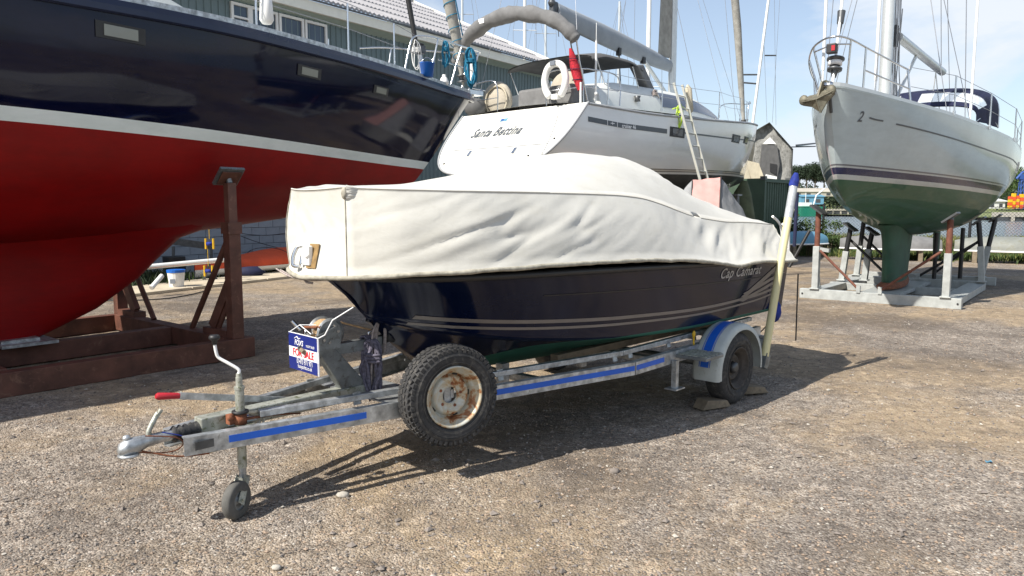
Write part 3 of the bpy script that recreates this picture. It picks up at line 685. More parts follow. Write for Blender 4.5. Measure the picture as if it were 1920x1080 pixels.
def blades(name, mat, pts, n, h, spread, seed, w=.012):
    q = np.random.default_rng(seed); cs = np.array(pts, float); ci = q.integers(0, len(cs), n)
    base = cs[ci] + np.stack([q.normal(size=n) * spread, q.normal(size=n) * spread, np.zeros(n)], 1)
    hh = h * (0.4 + 0.9 * q.random(n)); lean = q.normal(size=(n, 2)) * .35
    a = q.random(n) * PI; dx = np.stack([np.cos(a), np.sin(a), np.zeros(n)], 1) * w
    tip = base + np.stack([lean[:, 0] * hh, lean[:, 1] * hh, hh], 1); midp = base * .5 + tip * .5 + np.stack([-lean[:, 0] * hh * .15, -lean[:, 1] * hh * .15, hh * .1], 1)
    vs = np.stack([base - dx, base + dx, midp + dx * .8, tip, midp - dx * .8], 1).reshape(-1, 3)
    fs = np.arange(n * 5).reshape(-1, 5)
    me = bpy.data.meshes.new(name); me.from_pydata(vs.tolist(), [], fs.tolist()); me.materials.append(M[mat])
    o = bpy.data.objects.new(name, me); S.collection.objects.link(o); tag(o, kind='stuff'); return o
wp = [(PA + PD * (k * .35) + PN * (1.5 + .25 * (k % 3))) for k in range(-6, 20)]
blades('weeds', 'leaf_dark', [(p.x, p.y, 0) for p in wp[:14]], 3500, .30, .18, 11)
blades('weeds', 'leaf_a', [(p.x, p.y, 0) for p in wp], 900, .22, .25, 12)
def foil(b, le, te, zs, th, y0=0.0, n=12, mi=0):
    """blade lofted through heights: le/te functions of index, th half thickness"""
    rows = []
    for i, z in enumerate(zs):
        row = []
        for k in range(2 * n):
            a = PI * k / n; u = (1 - math.cos(a)) / 2; sgn = 1 if k < n else -1
            yt = th[i] * 2.6 * (0.30 * math.sqrt(max(u, 0)) - 0.126 * u - 0.35 * u * u + 0.28 * u**3 - 0.10 * u**4) / 0.26
            row.append(V((le[i] + (te[i] - le[i]) * u, y0 + sgn * yt, z)))
        rows.append(row)
    b.grid(rows, closed=True, mi=mi); b.add(rows[0], [tuple(range(2 * n))], mi); b.add(rows[-1], [tuple(range(2 * n))], mi)
def strip_on(hull, pts, w, mat, parent, name, sd=-1, off=.006, thick=0.0, n=40):
    """moulded strip following the hull side through (x, z) points"""
    rows = []
    x0, x1 = pts[0][0], pts[-1][0]
    s_ = sorted(pts)
    for i in range(n + 1):
        x = x0 + (x1 - x0) * i / n; z = interp(x, s_)
        a = hull.side(x, z + w / 2, sd, off); c_ = hull.side(x, z - w / 2, sd, off)
        if thick: rows.append([hull.side(x, z + w / 2, sd, 0), a, c_, hull.side(x, z - w / 2, sd, 0)])
        else: rows.append([a, c_])
    return MB().grid(rows, sm=False).build(name, mat, parent)
def toe_rail(hull, parent, mat='mast_alu', h=.05, t0=0, holes=True, step_=.22, sides=(-1, 1), every=1):
    for sd in sides:
        col = -1 if sd > 0 else 0
        pts = [r[col] for r in hull.P]
        b = MB(); rows = []
        for p in pts:
            q = p - V((0, sd * .02, 0)); rows.append([q + V((0, sd * .012, -.004)), q + V((0, sd * .012, h)), q + V((0, -sd * .012, h)), q + V((0, -sd * .012, -.004))])
        b.grid(rows, closed=True, sm=False)
        if holes and sd == sides[0]:
            acc = 0; last = pts[0]
            for p in pts[1:]:
                seg = (p - last).length; k = 0
                while acc + step_ * (k + 1) <= acc + seg and step_ * (k + 1) <= seg:
                    q = last.lerp(p, step_ * (k + 1) / seg); d = (p - last).normalized()
                    b.beam(q + V((0, sd * -.006, h * .5)) - d * step_ * .25, q + V((0, sd * -.006, h * .5)) + d * step_ * .02, .006 + .04, h * .42, mi=1); k += 1
                last = p
        b.build('toe_rail', [mat, 'dark_steel'], parent)
def portlight(hull, parent, x0, x1, z0, z1, sd=-1, mat='black', glass='smoked', off=.012, skew=0.0):
    q = [hull.side(x0, z0 + skew, sd, off), hull.side(x1, z0, sd, off), hull.side(x1, z1, sd, off), hull.side(x0, z1 + skew, sd, off)]
    inn = [hull.side(x, z, sd, -.02) for x, z in ((x0, z0 + skew), (x1, z0), (x1, z1), (x0, z1 + skew))]
    b = MB(); b.add(q + inn, [(0, 1, 2, 3), (0, 4, 5, 1), (1, 5, 6, 2), (2, 6, 7, 3), (3, 7, 4, 0)]); f = b.build('window_frame', mat, parent)
    mx, mz = (x1 - x0) * .16, (z1 - z0) * .16
    q2 = [hull.side(x, z, sd, off + .005) for x, z in ((x0 + mx, z0 + mz + skew * .8), (x1 - mx, z0 + mz + skew * .15), (x1 - mx, z1 - mz + skew * .15), (x0 + mx, z1 - mz + skew * .8))]
    q3 = [hull.side(x, z, sd, off - .002) for x, z in ((x0 + mx, z0 + mz + skew * .8), (x1 - mx, z0 + mz + skew * .15), (x1 - mx, z1 - mz + skew * .15), (x0 + mx, z1 - mz + skew * .8))]
    g_ = MB(); g_.add(q2 + q3, [(0, 1, 2, 3), (0, 4, 5, 1), (1, 5, 6, 2), (2, 6, 7, 3), (3, 7, 4, 0)]); g_.build('pane', glass, f)
def coil(b, c, L_, w, n, r, seed, d=V((0, 0, -1)), side=V((1, 0, 0))):
    q = random.Random(seed); pts = []
    for k in range(n * 8):
        a = 2 * PI * k / 8; ww = w * (0.7 + .6 * q.random())
        pts.append(V(c) + d * (L_ / 2 - L_ / 2 * math.cos(a)) * (0.9 + .2 * q.random()) + side * (ww * math.sin(a)) + V((q.uniform(-1, 1), q.uniform(-1, 1), 0)) * w * .45)
    b.tube(bend(pts, 3), r, 5)
    p = V(c) + d * L_ * .38
    for k in range(3): b.tube([p + side * w * 1.1 * math.cos(2 * PI * j / 10) + V((0, w * .9 * math.sin(2 * PI * j / 10), .02 * k)) for j in range(10)], r, 5, closed=True)
# ================================================================== NAVY AND RED YACHT
NY = thing('red_and_navy_yacht', 'big yacht with glossy navy topsides, white boot stripe and red bottom on a brown cradle', 'yacht', (-5.05, 7.57, 0), R(50))
hN = Hull([(0, 1.2, 3.36), (.28, 1.66, 3.37), (.5, 1.78, 3.40), (.6, 1.66, 3.44), (.72, 1.28, 3.47), (.84, .78, 3.49), (.93, .36, 3.49), (.985, .12, 3.49), (1, 0, 3.49)],
          [(0, 1.95), (.2, 1.5), (.45, 1.22), (.72, 1.27), (.885, 1.44), (1, 1.72)],
          [(1.2, 3.6), (1.7, 4.6), (1.93, 5.35), (2.28, 5.74), (3.49, 6.83)], [(1.2, -5.5), (3.4, -7.1)],
          [(0, 2.1, 2.2), (.5, 2.25, 2.3), (.8, 1.95, 2.0), (1, 1.7, 1.8)], 80, 30)
hN.build('hull_navy', NY, lambda x: 2.30 - .016 * x); hN.tpl.build('transom', 'blue_cloth', NY)
hN.deck(-.02).build('deck', 'deck_white', NY)
b = MB(); zs = [.22, .5, .8, 1.05, 1.25, 1.45, 1.6]
foil(b, [.05, .72, 1.18, 1.45, 1.68, 2.3, 2.6], [-2.3, -2.5, -2.7, -2.8, -3.0, -3.4, -3.6], zs, [.17, .19, .22, .26, .34, .52, .6], n=20)
kn = b.build('keel', 'hull_navy', NY, attr=[p[2] - 2.3 for p in b.v])
# bulwark band and rub rail
for sd in (-1, 1):
    col = 0 if sd < 0 else -1; rows = []
    for r in hN.P:
        p = r[col]; rows.append([p + V((0, sd * .012, .0)), p + V((0, sd * .03, -.055)), p + V((0, sd * .035, -.11)), p + V((0, sd * .018, -.125)), p + V((0, -sd * .02, -.12))])
    MB().grid(rows, sm=False).build('rub_rail', 'navy_gloss' if 'navy_gloss' in M else 'navy_cloth', NY)
toe_rail(hN, NY, 'galv', .055, holes=True, step_=.24)
for x0, x1, z0, z1 in ((.18, .62, 3.07, 3.21), (2.47, 2.86, 3.10, 3.22), (3.92, 4.26, 3.11, 3.215)):
    portlight(hN, NY, x0, x1, z0, z1, glass='portglass')
b = MB(); b.slab([(-3.8, -.75, 3.42), (-3.6, -.70, 4.1), (.90, -.65, 4.02), (2.05, -.65, 3.58), (2.05, -.65, 3.42)], (0, 1.4, 0)); b.build('coachroof', 'deck_white', NY, bevel=.03)
b = MB(); b.slab([(-3.2, -.76, 3.66), (-3.1, -.74, 3.92), (.6, -.685, 3.90), (1.2, -.67, 3.66)], (0, .02, 0)); b.build('coachroof_window', 'smoked', NY)
def stanchion(parent, x, y, z0, z1, r=.0125, mat='steel'):
    b = MB(); b.cyl((x, y, z0), (x, y, z1), r, 8); b.cyl((x, y, z0 - .01), (x, y, z0 + .06), r * 1.9, 8); return b.build('stanchion', mat, parent)
sts = [(-1.5, -1.68, 3.42, 4.05), (1.93, -1.43, 3.46, 4.08), (3.42, -1.06, 3.49, 4.12), (4.45, -.74, 3.50, 4.12)]
for s_ in sts: stanchion(NY, *s_)
for sgn in (1,):
    for x, y, z0, z1 in sts: stanchion(NY, x, -y, z0, z1)
for k in (1.0, .52):
    pts = [V((x, y, z0 + (z1 - z0) * k)) for x, y, z0, z1 in sts]; b = MB()
    for i in range(3): b.tube([pts[i], pts[i + 1]], .005, 5)
    b.tube([pts[3], V((5.0, -.62, 4.05 if k == 1 else 3.8))], .005, 5); b.build('guard_wire', 'wire', NY)
b = MB(); r_ = .0135
top = bend([(4.95, -.64, 4.05), (5.4, -.55, 4.12), (6.2, -.32, 4.16), (6.85, -.12, 4.2), (6.95, 0, 4.2), (6.85, .12, 4.2), (6.2, .32, 4.16), (5.4, .55, 4.12), (4.95, .64, 4.05)], 5); b.tube(top, r_, 8)
b.tube(bend([(4.95, -.64, 4.05), (4.85, -.64, 3.95), (4.7, -.66, 3.5)], 5), r_, 8); b.tube([(5.5, -.53, 4.12), (5.35, -.5, 3.5)], r_, 8)
b.tube([(6.25, -.30, 4.16), (6.0, -.28, 3.5)], r_, 8); b.tube([(6.85, -.12, 4.2), (6.62, -.08, 3.5)], r_, 8); b.tube([(6.85, .12, 4.2), (6.62, .08, 3.5)], r_, 8)
b.tube([(5.5, -.53, 3.82), (6.7, -.13, 3.86)], r_ * .8, 8); b.tube([(6.25, .30, 4.16), (6.0, .28, 3.5)], r_, 8); b.tube([(5.5, .53, 4.12), (5.35, .5, 3.5)], r_, 8); b.build('pulpit', 'steel', NY)
b = MB(); fs = [V((6.60, 0, 3.62)), V((6.52, 0, 4.0)), V((6.43, 0, 4.4)), V((6.25, 0, 5.0)), V((5.2, 0, 8.5)), V((3.5, 0, 14))]; b.tube(fs, [.02, .05, .085, .10, .10, .03], 12); b.build('furled_sail', 'sail_old', NY)
b = MB(); hel = [fs[1].lerp(fs[3], i / 60) + V((.10 * math.cos(i * .55), .10 * math.sin(i * .55), 0)) for i in range(61)]; b.tube(hel, .008, 5)
hel = [fs[2].lerp(fs[3], i / 20) + V((.04, -.11, 0)) for i in range(21)]; b.tube(hel, .011, 5); hel = [fs[2].lerp(fs[3], i / 20) + V((.09, -.07, 0)) for i in range(21)]; b.tube(hel, .008, 5); b.build('furling_line', 'teal_rope', NY)
b = MB(); b.lathe([(0, 0), (.09, .0), (.09, .02), (.045, .03), (.045, .09), (.09, .10), (.09, .12), (0, .12)], (6.58, 0, 3.68), (-.2, 0, 1), 14); b.build('furling_drum', 'dark_steel', NY)
b = MB(); b.tube(bend([(6.72, -.10, 3.62), (6.70, -.13, 3.80), (6.66, -.12, 4.02)], 4), .055, 10); b.build('bow_fender', 'white_plastic', NY)
b = MB(); b.box((6.75, 0, 3.53), (.5, .16, .07)); b.lathe([(0, -.06), (.05, -.06), (.035, 0), (.05, .06), (0, .06)], (6.98, 0, 3.55), (0, 1, 0), 12); b.build('stemhead_fitting', 'steel', NY)
b = MB(); b.tube([(5.30, -.42, 3.52), (5.22, -.42, 3.86)], .04, 10); b.build('pole_socket', 'galv', NY)
b = MB(); b.tube([(5.17, -.42, 3.95), (5.02, -.40, 4.66)], [.035, .042], 10); b.build('pole_blade', 'black', NY)
b = MB(); b.box((5.2, -.42, 3.93), (.17, .15, .12)); b.lathe([(0, 0), (.1, 0), (.1, .02), (0, .02)], (5.18, -.42, 3.99), n=14); b.box((5.10, -.44, 3.9), (.06, .2, .05)); b.build('pole_clamp', 'dark_steel', NY, bevel=.01)
b = MB(); b.lathe([(0, 0), (.05, 0), (.075, .05), (.05, .12), (.03, .13), (.03, .17), (0, .17)], (5.85, -.30, 3.5), n=16); b.box((5.6, 0, 3.57), (.34, .26, .14)); b.build('windlass', 'white_plastic', NY, bevel=.01)
def on(parent, p):  # local point -> world
    return parent.matrix_world @ V(p)
bpy.context.view_layer.update()
# loose things hung on the bow
def wthing(name, label, cat, p, mat, fn, group=None):
    b = MB(); fn(b); o = b.build(name, mat); o.location = p; tag(o, label, cat, group); return o
p = on(NY, (5.22, -.58, 3.52)); bk = thing('bucket', 'bright blue bucket standing on the navy yacht foredeck under the black pole', 'bucket', p, 0)
b = MB(); b.lathe([(0, 0), (.085, 0), (.11, .19), (.116, .19), (.116, .2), (.1, .2), (.08, .02), (0, .02)], n=20); b.build('pail', 'blue_plastic', bk)
b = MB(); b.tube([(-.11 + .22 * i / 10, 0, .19 + .09 * math.sin(PI * i / 10)) for i in range(11)], .004, 5); b.build('handle', 'steel', bk)
wthing('rope_coil', 'thick teal rope coil hanging from the navy yacht pulpit at the forestay', 'rope', on(NY, (6.35, -.40, 4.14)), 'teal_rope', lambda b: coil(b, (0, 0, 0), .58, .065, 9, .013, 3))
wthing('rope_coil', 'small teal rope coil hanging halfway along the navy yacht pulpit', 'rope', on(NY, (5.62, -.56, 4.1)), 'teal_rope', lambda b: coil(b, (0, 0, 0), .36, .04, 5, .010, 4))
wthing('rope_coil', 'thin white line looped on the navy yacht pulpit beside the blue bucket', 'rope', on(NY, (4.95, -.64, 4.0)), 'white_plastic', lambda b: coil(b, (0, 0, 0), .42, .05, 2, .006, 6))
fe = thing('fender', 'white cylindrical fender hanging on the navy yacht rail in front of the shed windows', 'fender', on(NY, (2.06, -1.42, 3.56)), 0)
b = MB(); b.lathe([(0, 0), (.05, .01), (.075, .05), (.062, .26), (.03, .31), (.015, .33), (0, .33)], n=14); b.build('body', 'white_plastic', fe)
b = MB(); b.tube([(0, 0, .33), (-.03, 0, .62), (-.06, 0, 1.1)], .004, 5); b.build('lanyard', 'rope_grey', fe)
# cradle of the navy yacht
CN = thing('yacht_cradle', 'brown painted steel cradle under the navy and red yacht', 'cradle', (-5.05, 7.57, 0), R(50))
b = MB(); b.beam((-6, -1.45, .11), (1.72, -1.45, .11), .14, .21); b.build('base_beam', 'brown_steel', CN, bevel=.006)
b = MB(); b.beam((-6, 1.45, .11), (1.72, 1.45, .11), .14, .21); b.build('base_beam', 'brown_steel', CN, bevel=.006)
b = MB(); b.beam((-6, -.12, .118), (1.438, -.12, .118), .16, .2); b.build('base_beam', 'brown_steel', CN, bevel=.006)
for x in (1.52, -.62, -3.3, -5.6):
    b = MB(); b.beam((x, -1.375, .125), (x, 1.375, .125), .16, .2); b.build('cross_beam', 'brown_steel', CN, bevel=.006)
b = MB(); b.box((-.05, -.12, .245), (.5, .5, .03)); b.box((-.1, -.1, .275), (.34, .3, .03)); b.build('keel_pad', 'galv', CN)
def navy_post(x, sd, name_lbl=None):
    ztop = 1.86; y = sd * 1.43
    b = MB(); b.beam((x, y, .215), (x, y, 1.42), .13, .13, up=(0, 1, 0)); b.build('post', 'brown_steel', CN, bevel=.006)
    b = MB(); b.beam((x, y, 1.421), (x, y, ztop), .095, .095, up=(0, 1, 0)); b.build('post_extension', 'brown_steel', CN, bevel=.004)
    b = MB(); b.beam((x, y, 1.33), (x, y, 1.45), .155, .155, up=(0, 1, 0)); b.build('post_collar', 'brown_steel', CN)
    b = MB(); b.slab([(x - .012, y - sd * .07, .75), (x - .012, y - sd * .07, .60), (x - .012, y - sd * .33, .27), (x - .012, y - sd * .52, .27)], (.024, 0, 0))
    b.slab([(x - .075, y - sd * .066, .22), (x - .075, y - sd * .56, .22), (x - .075, y - sd * .56, .29), (x - .075, y - sd * .066, .29)], (.15, 0, 0))
    b.beam((x, y - sd * .066, .80), (x, y - sd * .46, .29), .13, .06, up=(1, 0, 0)); b.build('gusset', 'brown_steel', CN)
    b = MB(); b.tube([(x, y - sd * .07, 1.28), (x, y - sd * .95, .23)], .032, 10); b.build('brace', 'brown_steel', CN)
    b = MB(); b.tube([(x - .07, y, 1.1), (x - .75, y - sd * .02, .23)], .03, 10); b.build('brace', 'brown_steel', CN) if False else None
    hp = hN.side(x, 1.98, sd, .02); c_ = V((x, y * .99, ztop + .05)); nrm = V((0, sd * .62, -.78)).normalized()
    b = MB(); rot = Rx(-sd * math.atan2(.62, .78) * -1) if False else Matrix(((1, 0, 0), (0, .78, sd * -.62), (0, sd * .62, .78)))
    rot = Matrix(((1, 0, 0), (0, .74, sd * -.67), (0, sd * .67, .74)))
    b.box(c_ + V((0, 0, .02)), (.27, .24, .03), rot); b.box(c_ + V((0, sd * .020, -.002)), (.22, .18, .012), rot, mi=1); b.cyl((x, y, ztop), c_ + V((0, 0, .01)), .03, 8); b.build('pad', ['galv_dark', 'brown_steel'], CN)
for x in (1.55, -3.2):
    for sd in (-1, 1): navy_post(x, sd)
# ================================================================== WHITE CRUISER 46
BY = thing('white_cruiser_yacht', 'white cruising yacht showing its raked stern, behind the covered motor boat', 'yacht', (.2, 16.26, 0), R(48))
hB = Hull([(0, 1.78, 3.70), (.15, 1.98, 3.66), (.35, 2.08, 3.72), (.6, 1.90, 3.88), (.8, 1.25, 4.05), (.93, .52, 4.18), (.985, .18, 4.24), (1, 0, 4.25)],
          [(0, 2.28), (.25, 1.80), (.5, 1.68), (.75, 1.85), (.92, 2.15), (1, 2.45)],
          [(2.2, 10.6), (2.5, 11.0), (4.25, 11.35)], [(2.2, -1.44), (3.7, 0)],
          [(0, 3.4, 3.0), (.3, 2.8, 2.6), (.6, 2.4, 2.3), (.85, 1.9, 2.0), (1, 1.7, 1.7)], 80, 28)
hB.build('hull_white', BY, lambda x: 2.30 + .026 * x)
hB.tpl.build('transom', 'gel_white', BY)
hB.deck(-.02, .10).build('deck', 'deck_white', BY)
def tr(y, z, off=.006):   # point on the raked transom
    x = interp(z, hB.transom); return V((x - off, y, z))
b = MB(); b.grid([[tr(1.25, 2.86), tr(-1.40, 2.86)], [tr(1.25, 2.845), tr(-1.40, 2.845)]]); b.grid([[tr(1.38, 2.42), tr(1.35, 3.3), tr(1.25, 3.66)], [tr(1.375, 2.42), tr(1.345, 3.3), tr(1.245, 3.66)]])
pp = bend([tr(-1.42, 2.60), tr(-1.40, 2.86), tr(-1.22, 3.4), tr(-1.02, 3.69)], 6); b.tube(pp, .008, 4); b.build('platform_seam', 'wire', BY)
for y in (.66, -.62):
    b = MB(); b.slab([tr(y - .04, 2.70), tr(y + .04, 2.70), tr(y + .04, 2.82), tr(y - .04, 2.82)], (-.02, 0, 0)); b.build('hinge', 'steel', BY)
for y, z in ((1.25, 2.55), (-1.1, 2.62), (-1.5, 2.95), (-1.48, 2.62)):
    b = MB(); b.sphere(tr(y, z), .025, 8); b.build('through_hull', 'black', BY)
lettering('Santa Bettina', .30, lambda x, y: tr(1.02 - x * 1.0, 3.13 + y * .93, .008), 'print_dark', BY, 'name_lettering', shear=.35, spacing=1.12, sx=.80, bold=.03)
b = MB(); b.slab([tr(.42, 3.46), tr(.22, 3.46), tr(.22, 3.53), tr(.42, 3.53)], (-.004, 0, 0)); b.slab([tr(.42, 3.53), tr(.22, 3.53), tr(.22, 3.60), tr(.42, 3.60)], (-.004, 0, 0), 1); b.slab([tr(.40, 3.475), tr(.32, 3.475), tr(.32, 3.52), tr(.40, 3.52)], (-.007, 0, 0), 2); b.build('stern_emblem', ['far_blue', 'print_white', 'crane_blue'], BY)
# corner moulding of the transom, grey gunwale
b = MB(); rowt = hB.P[0]; near = [p + V((-.004, -.004, 0)) for p in rowt[:len(rowt) // 2 + 1]]; far = [p + V((-.004, .004, 0)) for p in rowt[len(rowt) // 2:]]
b.tube(near[:-3], .024, 6); b.tube(far[3:], .024, 6); b.build('corner_moulding', 'print_grey2', BY)
for col, sd in ((0, -1), (-1, 1)): MB().tube([r[col] + V((0, sd * .005, -.03)) for r in hB.P], .028, 6).build('gunwale', 'print_grey2', BY)
strip_on(hB, [(-.05, 3.36), (1.2, 3.30), (2.6, 3.30)], .10, 'print_dark', BY, 'side_stripe', off=.007)
strip_on(hB, [(2.9, 3.31), (6.0, 3.38), (10.6, 3.66)], .035, 'print_dark', BY, 'side_stripe', off=.007)
lettering('cruiser 46', .115, lambda x, y: hB.side(.95 + x, 3.262 + y, -1, .012), 'print_white', BY, 'model_lettering', spacing=1.05, sx=.95, bold=.03)
b = MB()
def q_(x0, x1, z0, z1): b.add([hB.side(x0, z0, -1, .012), hB.side(x1, z0, -1, .012), hB.side(x1, z1, -1, .012), hB.side(x0, z1, -1, .012)], [(0, 1, 2, 3)])
q_(.50, .515, 3.27, 3.38); q_(.80, .815, 3.26, 3.37); q_(.60, .72, 3.318, 3.332); q_(.653, .667, 3.29, 3.36); b.build('cross_emblem', 'print_white', BY)
for x0, x1, z0, z1 in ((2.72, 3.35, 3.20, 3.42), (6.05, 6.62, 3.30, 3.50), (7.0, 7.5, 3.34, 3.52)): portlight(hB, BY, x0, x1, z0, z1)
# coachroof with long dark window
rows = []
for i in range(31):
    t = i / 30; x = .9 + t * 7.6; w = interp(t, [(0, 1.35), (.5, 1.3), (.8, .9), (1, .35)]); zt = interp(t, [(0, 4.22), (.1, 4.38), (.5, 4.46), (.8, 4.33), (1, 4.05)]); zb = 3.72 + .035 * x
    rows.append([V((x, -w - .1, zb)), V((x, -w - .04, zb + (zt - zb) * .5)), V((x, -w + .12, zt - .04)), V((x, 0, zt + .03)), V((x, w - .12, zt - .04)), V((x, w + .04, zb + (zt - zb) * .5)), V((x, w + .1, zb))])
b = MB(); b.grid(rows); b.add(rows[0], [tuple(range(7))]); b.build('coachroof', 'deck_white', BY)
b = MB(); wr = []
for i in range(10, 29):
    t = i / 30; x = .9 + t * 7.6; w = interp(t, [(0, 1.35), (.5, 1.3), (.8, .9), (1, .35)]); zt = interp(t, [(0, 4.22), (.1, 4.38), (.5, 4.46), (.8, 4.33), (1, 4.05)]); zb = 3.72 + .035 * x
    wr.append([V((x, -w - .085, zb + (zt - zb) * .22)), V((x, -w - .055, zb + (zt - zb) * .5)), V((x, -w + .055, zb + (zt - zb) * .80))])
b.grid(wr); b.build('cabin_window', 'smoked_blue', BY)
# mast, boom, sail
b = MB(); b.tube([(6.3, 0, 4.4), (6.3, 0, 19)], .105, 16); b.build('mast', 'mast_alu', BY)
b = MB(); b.grid([[V((6.18, -.02, 5.68)), V((6.18, -.02, 9)), V((6.18, -.02, 13))], [V((5.45, -.06, 5.62)), V((5.62, -.06, 9)), V((5.8, -.05, 13))]]); b.grid([[V((6.18, .03, 5.68)), V((6.18, .03, 9)), V((6.18, .03, 13))], [V((5.45, -.05, 5.62)), V((5.62, -.05, 9)), V((5.8, -.04, 13))]]); b.build('mainsail_leech', 'sail_old', BY)
rows = []
for i in range(25):
    t = i / 24; x = 6.12 - t * 4.95; zc = 5.45 + .47 * t + .0; h1 = interp(t, [(0, .16), (.15, .22), (.6, .27), (1, .24)]); w_ = .12
    rows.append([V((x, w_ * math.cos(a) * (1 if math.sin(a) > -.2 else .7), zc + h1 * math.sin(a) * (1.0 if math.sin(a) > 0 else .9))) for a in [2 * PI * k / 14 for k in range(14)]])
b = MB(); b.grid(rows, closed=True); b.add(rows[0], [tuple(range(14))]); b.add(rows[-1], [tuple(range(14))]); b.build('boom_sailbag', 'sail_grey', BY)
b = MB(); b.box((1.08, 0, 6.0), (.16, .12, .3)); b.sphere((1.02, 0, 6.12), .09, 8); b.tube([(1.05, 0, 6.1), (.3, 0, 12)], .006, 5); b.tube([(1.1, -.1, 5.85), (1.15, -.1, 5.4)], .01, 5); b.build('boom_end', 'dark_steel', BY)
b = MB(); b.tube([(4.75, -.05, 5.42), (6.2, -.02, 4.55)], .05, 10); b.build('kicker', 'mast_alu', BY)
b = MB(); b.box((4.72, -.05, 5.40), (.12, .1, .16)); b.box((3.6, -.05, 5.45), (.1, .1, .18)); b.tube([(3.6, -.05, 5.4), (3.35, -.3, 4.5)], .012, 5); b.tube([(3.62, -.05, 5.4), (3.5, -.2, 4.5)], .012, 5); b.build('mainsheet_block', 'black', BY)
b = MB(); b.tube([(10.85, 0, 4.38), (10.6, 0, 5.4), (10.2, 0, 7.2), (8.2, 0, 14)], [.05, .09, .12, .11], 12); b.build('furled_genoa', 'sail_old', BY)
b = MB(); b.lathe([(0, 0), (.14, 0), (.14, .03), (.07, .05), (.07, .12), (.14, .14), (.14, .17), (0, .17)], (10.9, 0, 4.26), (-.2, 0, 1), 14); b.build('furling_drum', 'black', BY)
b = MB()
for y, z, x in ((-.05, 14, 6.3), (.05, 14, 6.3)):
    b.tube([(6.1, 2.0 * (1 if y > 0 else -1), 3.8), (6.25, 1.2 * (1 if y > 0 else -1), 9.5), (x, y, z)], .006, 5)
for y in (-1.5, 1.5): b.tube([(.1, y, 3.72), (.6, y * .6, 7.0), (2.2, 0, 12)], .006, 5)
b.tube([(5.9, -1.9, 3.8), (6.3, 0, 9.5)], .005, 5); b.tube([(6.8, -1.85, 3.8), (6.3, 0, 9.5)], .005, 5); b.build('stay', 'wire', BY)
# foredeck pulpit and wires
bs = [(.5, -1.9, 3.7), (2.4, -2.02, 3.72), (5.2, -1.98, 3.84), (7.4, -1.5, 3.98), (9.0, -.95, 4.1)]
for x, y, z in bs: stanchion(BY, x, y, z, z + .62)
for k in (1.0, .5):
    b = MB()
    for i in range(4): a, c_ = V(bs[i]) + V((0, 0, .62 * k)), V(bs[i + 1]) + V((0, 0, .62 * k)); b.tube([a, a.lerp(c_, .5) - V((0, 0, .02)), c_], .005, 5)
    b.tube([V(bs[4]) + V((0, 0, .62 * k)), V((10.2, -.45, 4.2 + .62 * k))], .005, 5); b.build('guard_wire', 'wire', BY)
b = MB(); b.tube(bend([(10.1, -.48, 4.18), (10.2, -.46, 4.85), (11.1, -.1, 4.95), (11.1, .1, 4.95), (10.2, .46, 4.85), (10.1, .48, 4.18)], 5), .014, 8); b.tube([(10.9, -.15, 4.93), (10.85, -.12, 4.2)], .014, 8); b.build('pulpit', 'steel', BY)
# pushpit at the stern
b = MB()
for sd in (-1, 1):
    b.tube(bend([(1.0, sd * 1.85, 3.72), (1.0, sd * 1.8, 4.3), (.2, sd * 1.72, 4.36), (-.02, sd * 1.5, 4.36), (-.02, sd * .75, 4.36), (0.0, sd * .7, 3.72)], 5), .014, 8)
    b.tube([(.05, sd * 1.62, 3.72), (.03, sd * 1.6, 4.36)], .014, 8); b.tube([(1.0, sd * 1.82, 4.02), (.05, sd * 1.62, 4.02), (0, sd * .72, 4.02)], .010, 6)
b.build('pushpit', 'steel', BY)
# stern arch with grey boot (folded bimini)
arch = bend([(-.25, 1.72, 4.85), (-.32, 1.60, 5.05), (-.35, 1.25, 5.33), (-.35, .7, 5.55), (-.35, 0, 5.62), (-.35, -.6, 5.52), (-.33, -1.15, 5.32), (-.28, -1.45, 5.10), (-.2, -1.62, 4.88)], 6)
arr = [.11 + .035 * math.sin(i * .9) * .4 + .05 * math.sin(PI * i / (len(arch) - 1)) for i in range(len(arch))]
arr[0] = .08; arr[-1] = .04; arr[-2] = .12
b = MB(); b.tube(arch, arr, 16); b.v = [tuple(V(p) + V((noise.noise(V(p) * 7) * .03, 0, noise.noise(V(p) * 9 + V((5, 0, 0))) * .03))) for p in b.v]; b.build('bimini_boot', 'grey_canvas', BY)
b = MB(); b.tube([arch[-1], (-.1, -1.62, 4.5), (.1, -1.68, 3.75)], .016, 8); b.tube([arch[0], (-.1, 1.7, 4.4), (.1, 1.72, 3.75)], .016, 8); b.build('bimini_leg', 'steel', BY)
b = MB(); c_ = arch[len(arch) // 2 - 6]; b.box(c_ + V((-.15, 0, .02)), (.02, .16, .1)); b.build('boot_label', 'print_white', BY)
# sprayhood with cockpit canopy
rows = []
for i in range(13):
    t = i / 12; x = .9 + t * 2.0; zt = interp(t, [(0, 4.90), (.3, 5.02), (.7, 5.02), (1, 4.92)])
    rows.append([V((x, -1.22 * math.cos(a), zt - .16 + .16 * math.sin(a) ** .7)) for a in [PI * k / 12 for k in range(13)]])
b = MB(); b.grid(rows); b.grid([[p - V((0, 0, .02)) for p in r] for r in rows], flip=True); b.build('sprayhood', 'grey_canvas_dark', BY)
b = MB(); b.slab([(2.6, -1.24, 4.85), (3.45, -1.2, 4.15), (3.9, -1.15, 4.02), (3.75, -1.05, 4.35), (3.1, -1.1, 4.95)], (0, .25, 0)); b.build('sprayhood_side', 'grey_canvas', BY, bevel=.04)
b = MB()
for x, y in ((1.0, -1.24), (2.4, -1.24)): b.tube([(x, y, 4.78), (x + .5, y, 3.95)], .014, 6); b.tube([(x, -y, 4.78), (x + .5, -y, 3.95)], .014, 6)
b.build('sprayhood_frame', 'steel', BY)
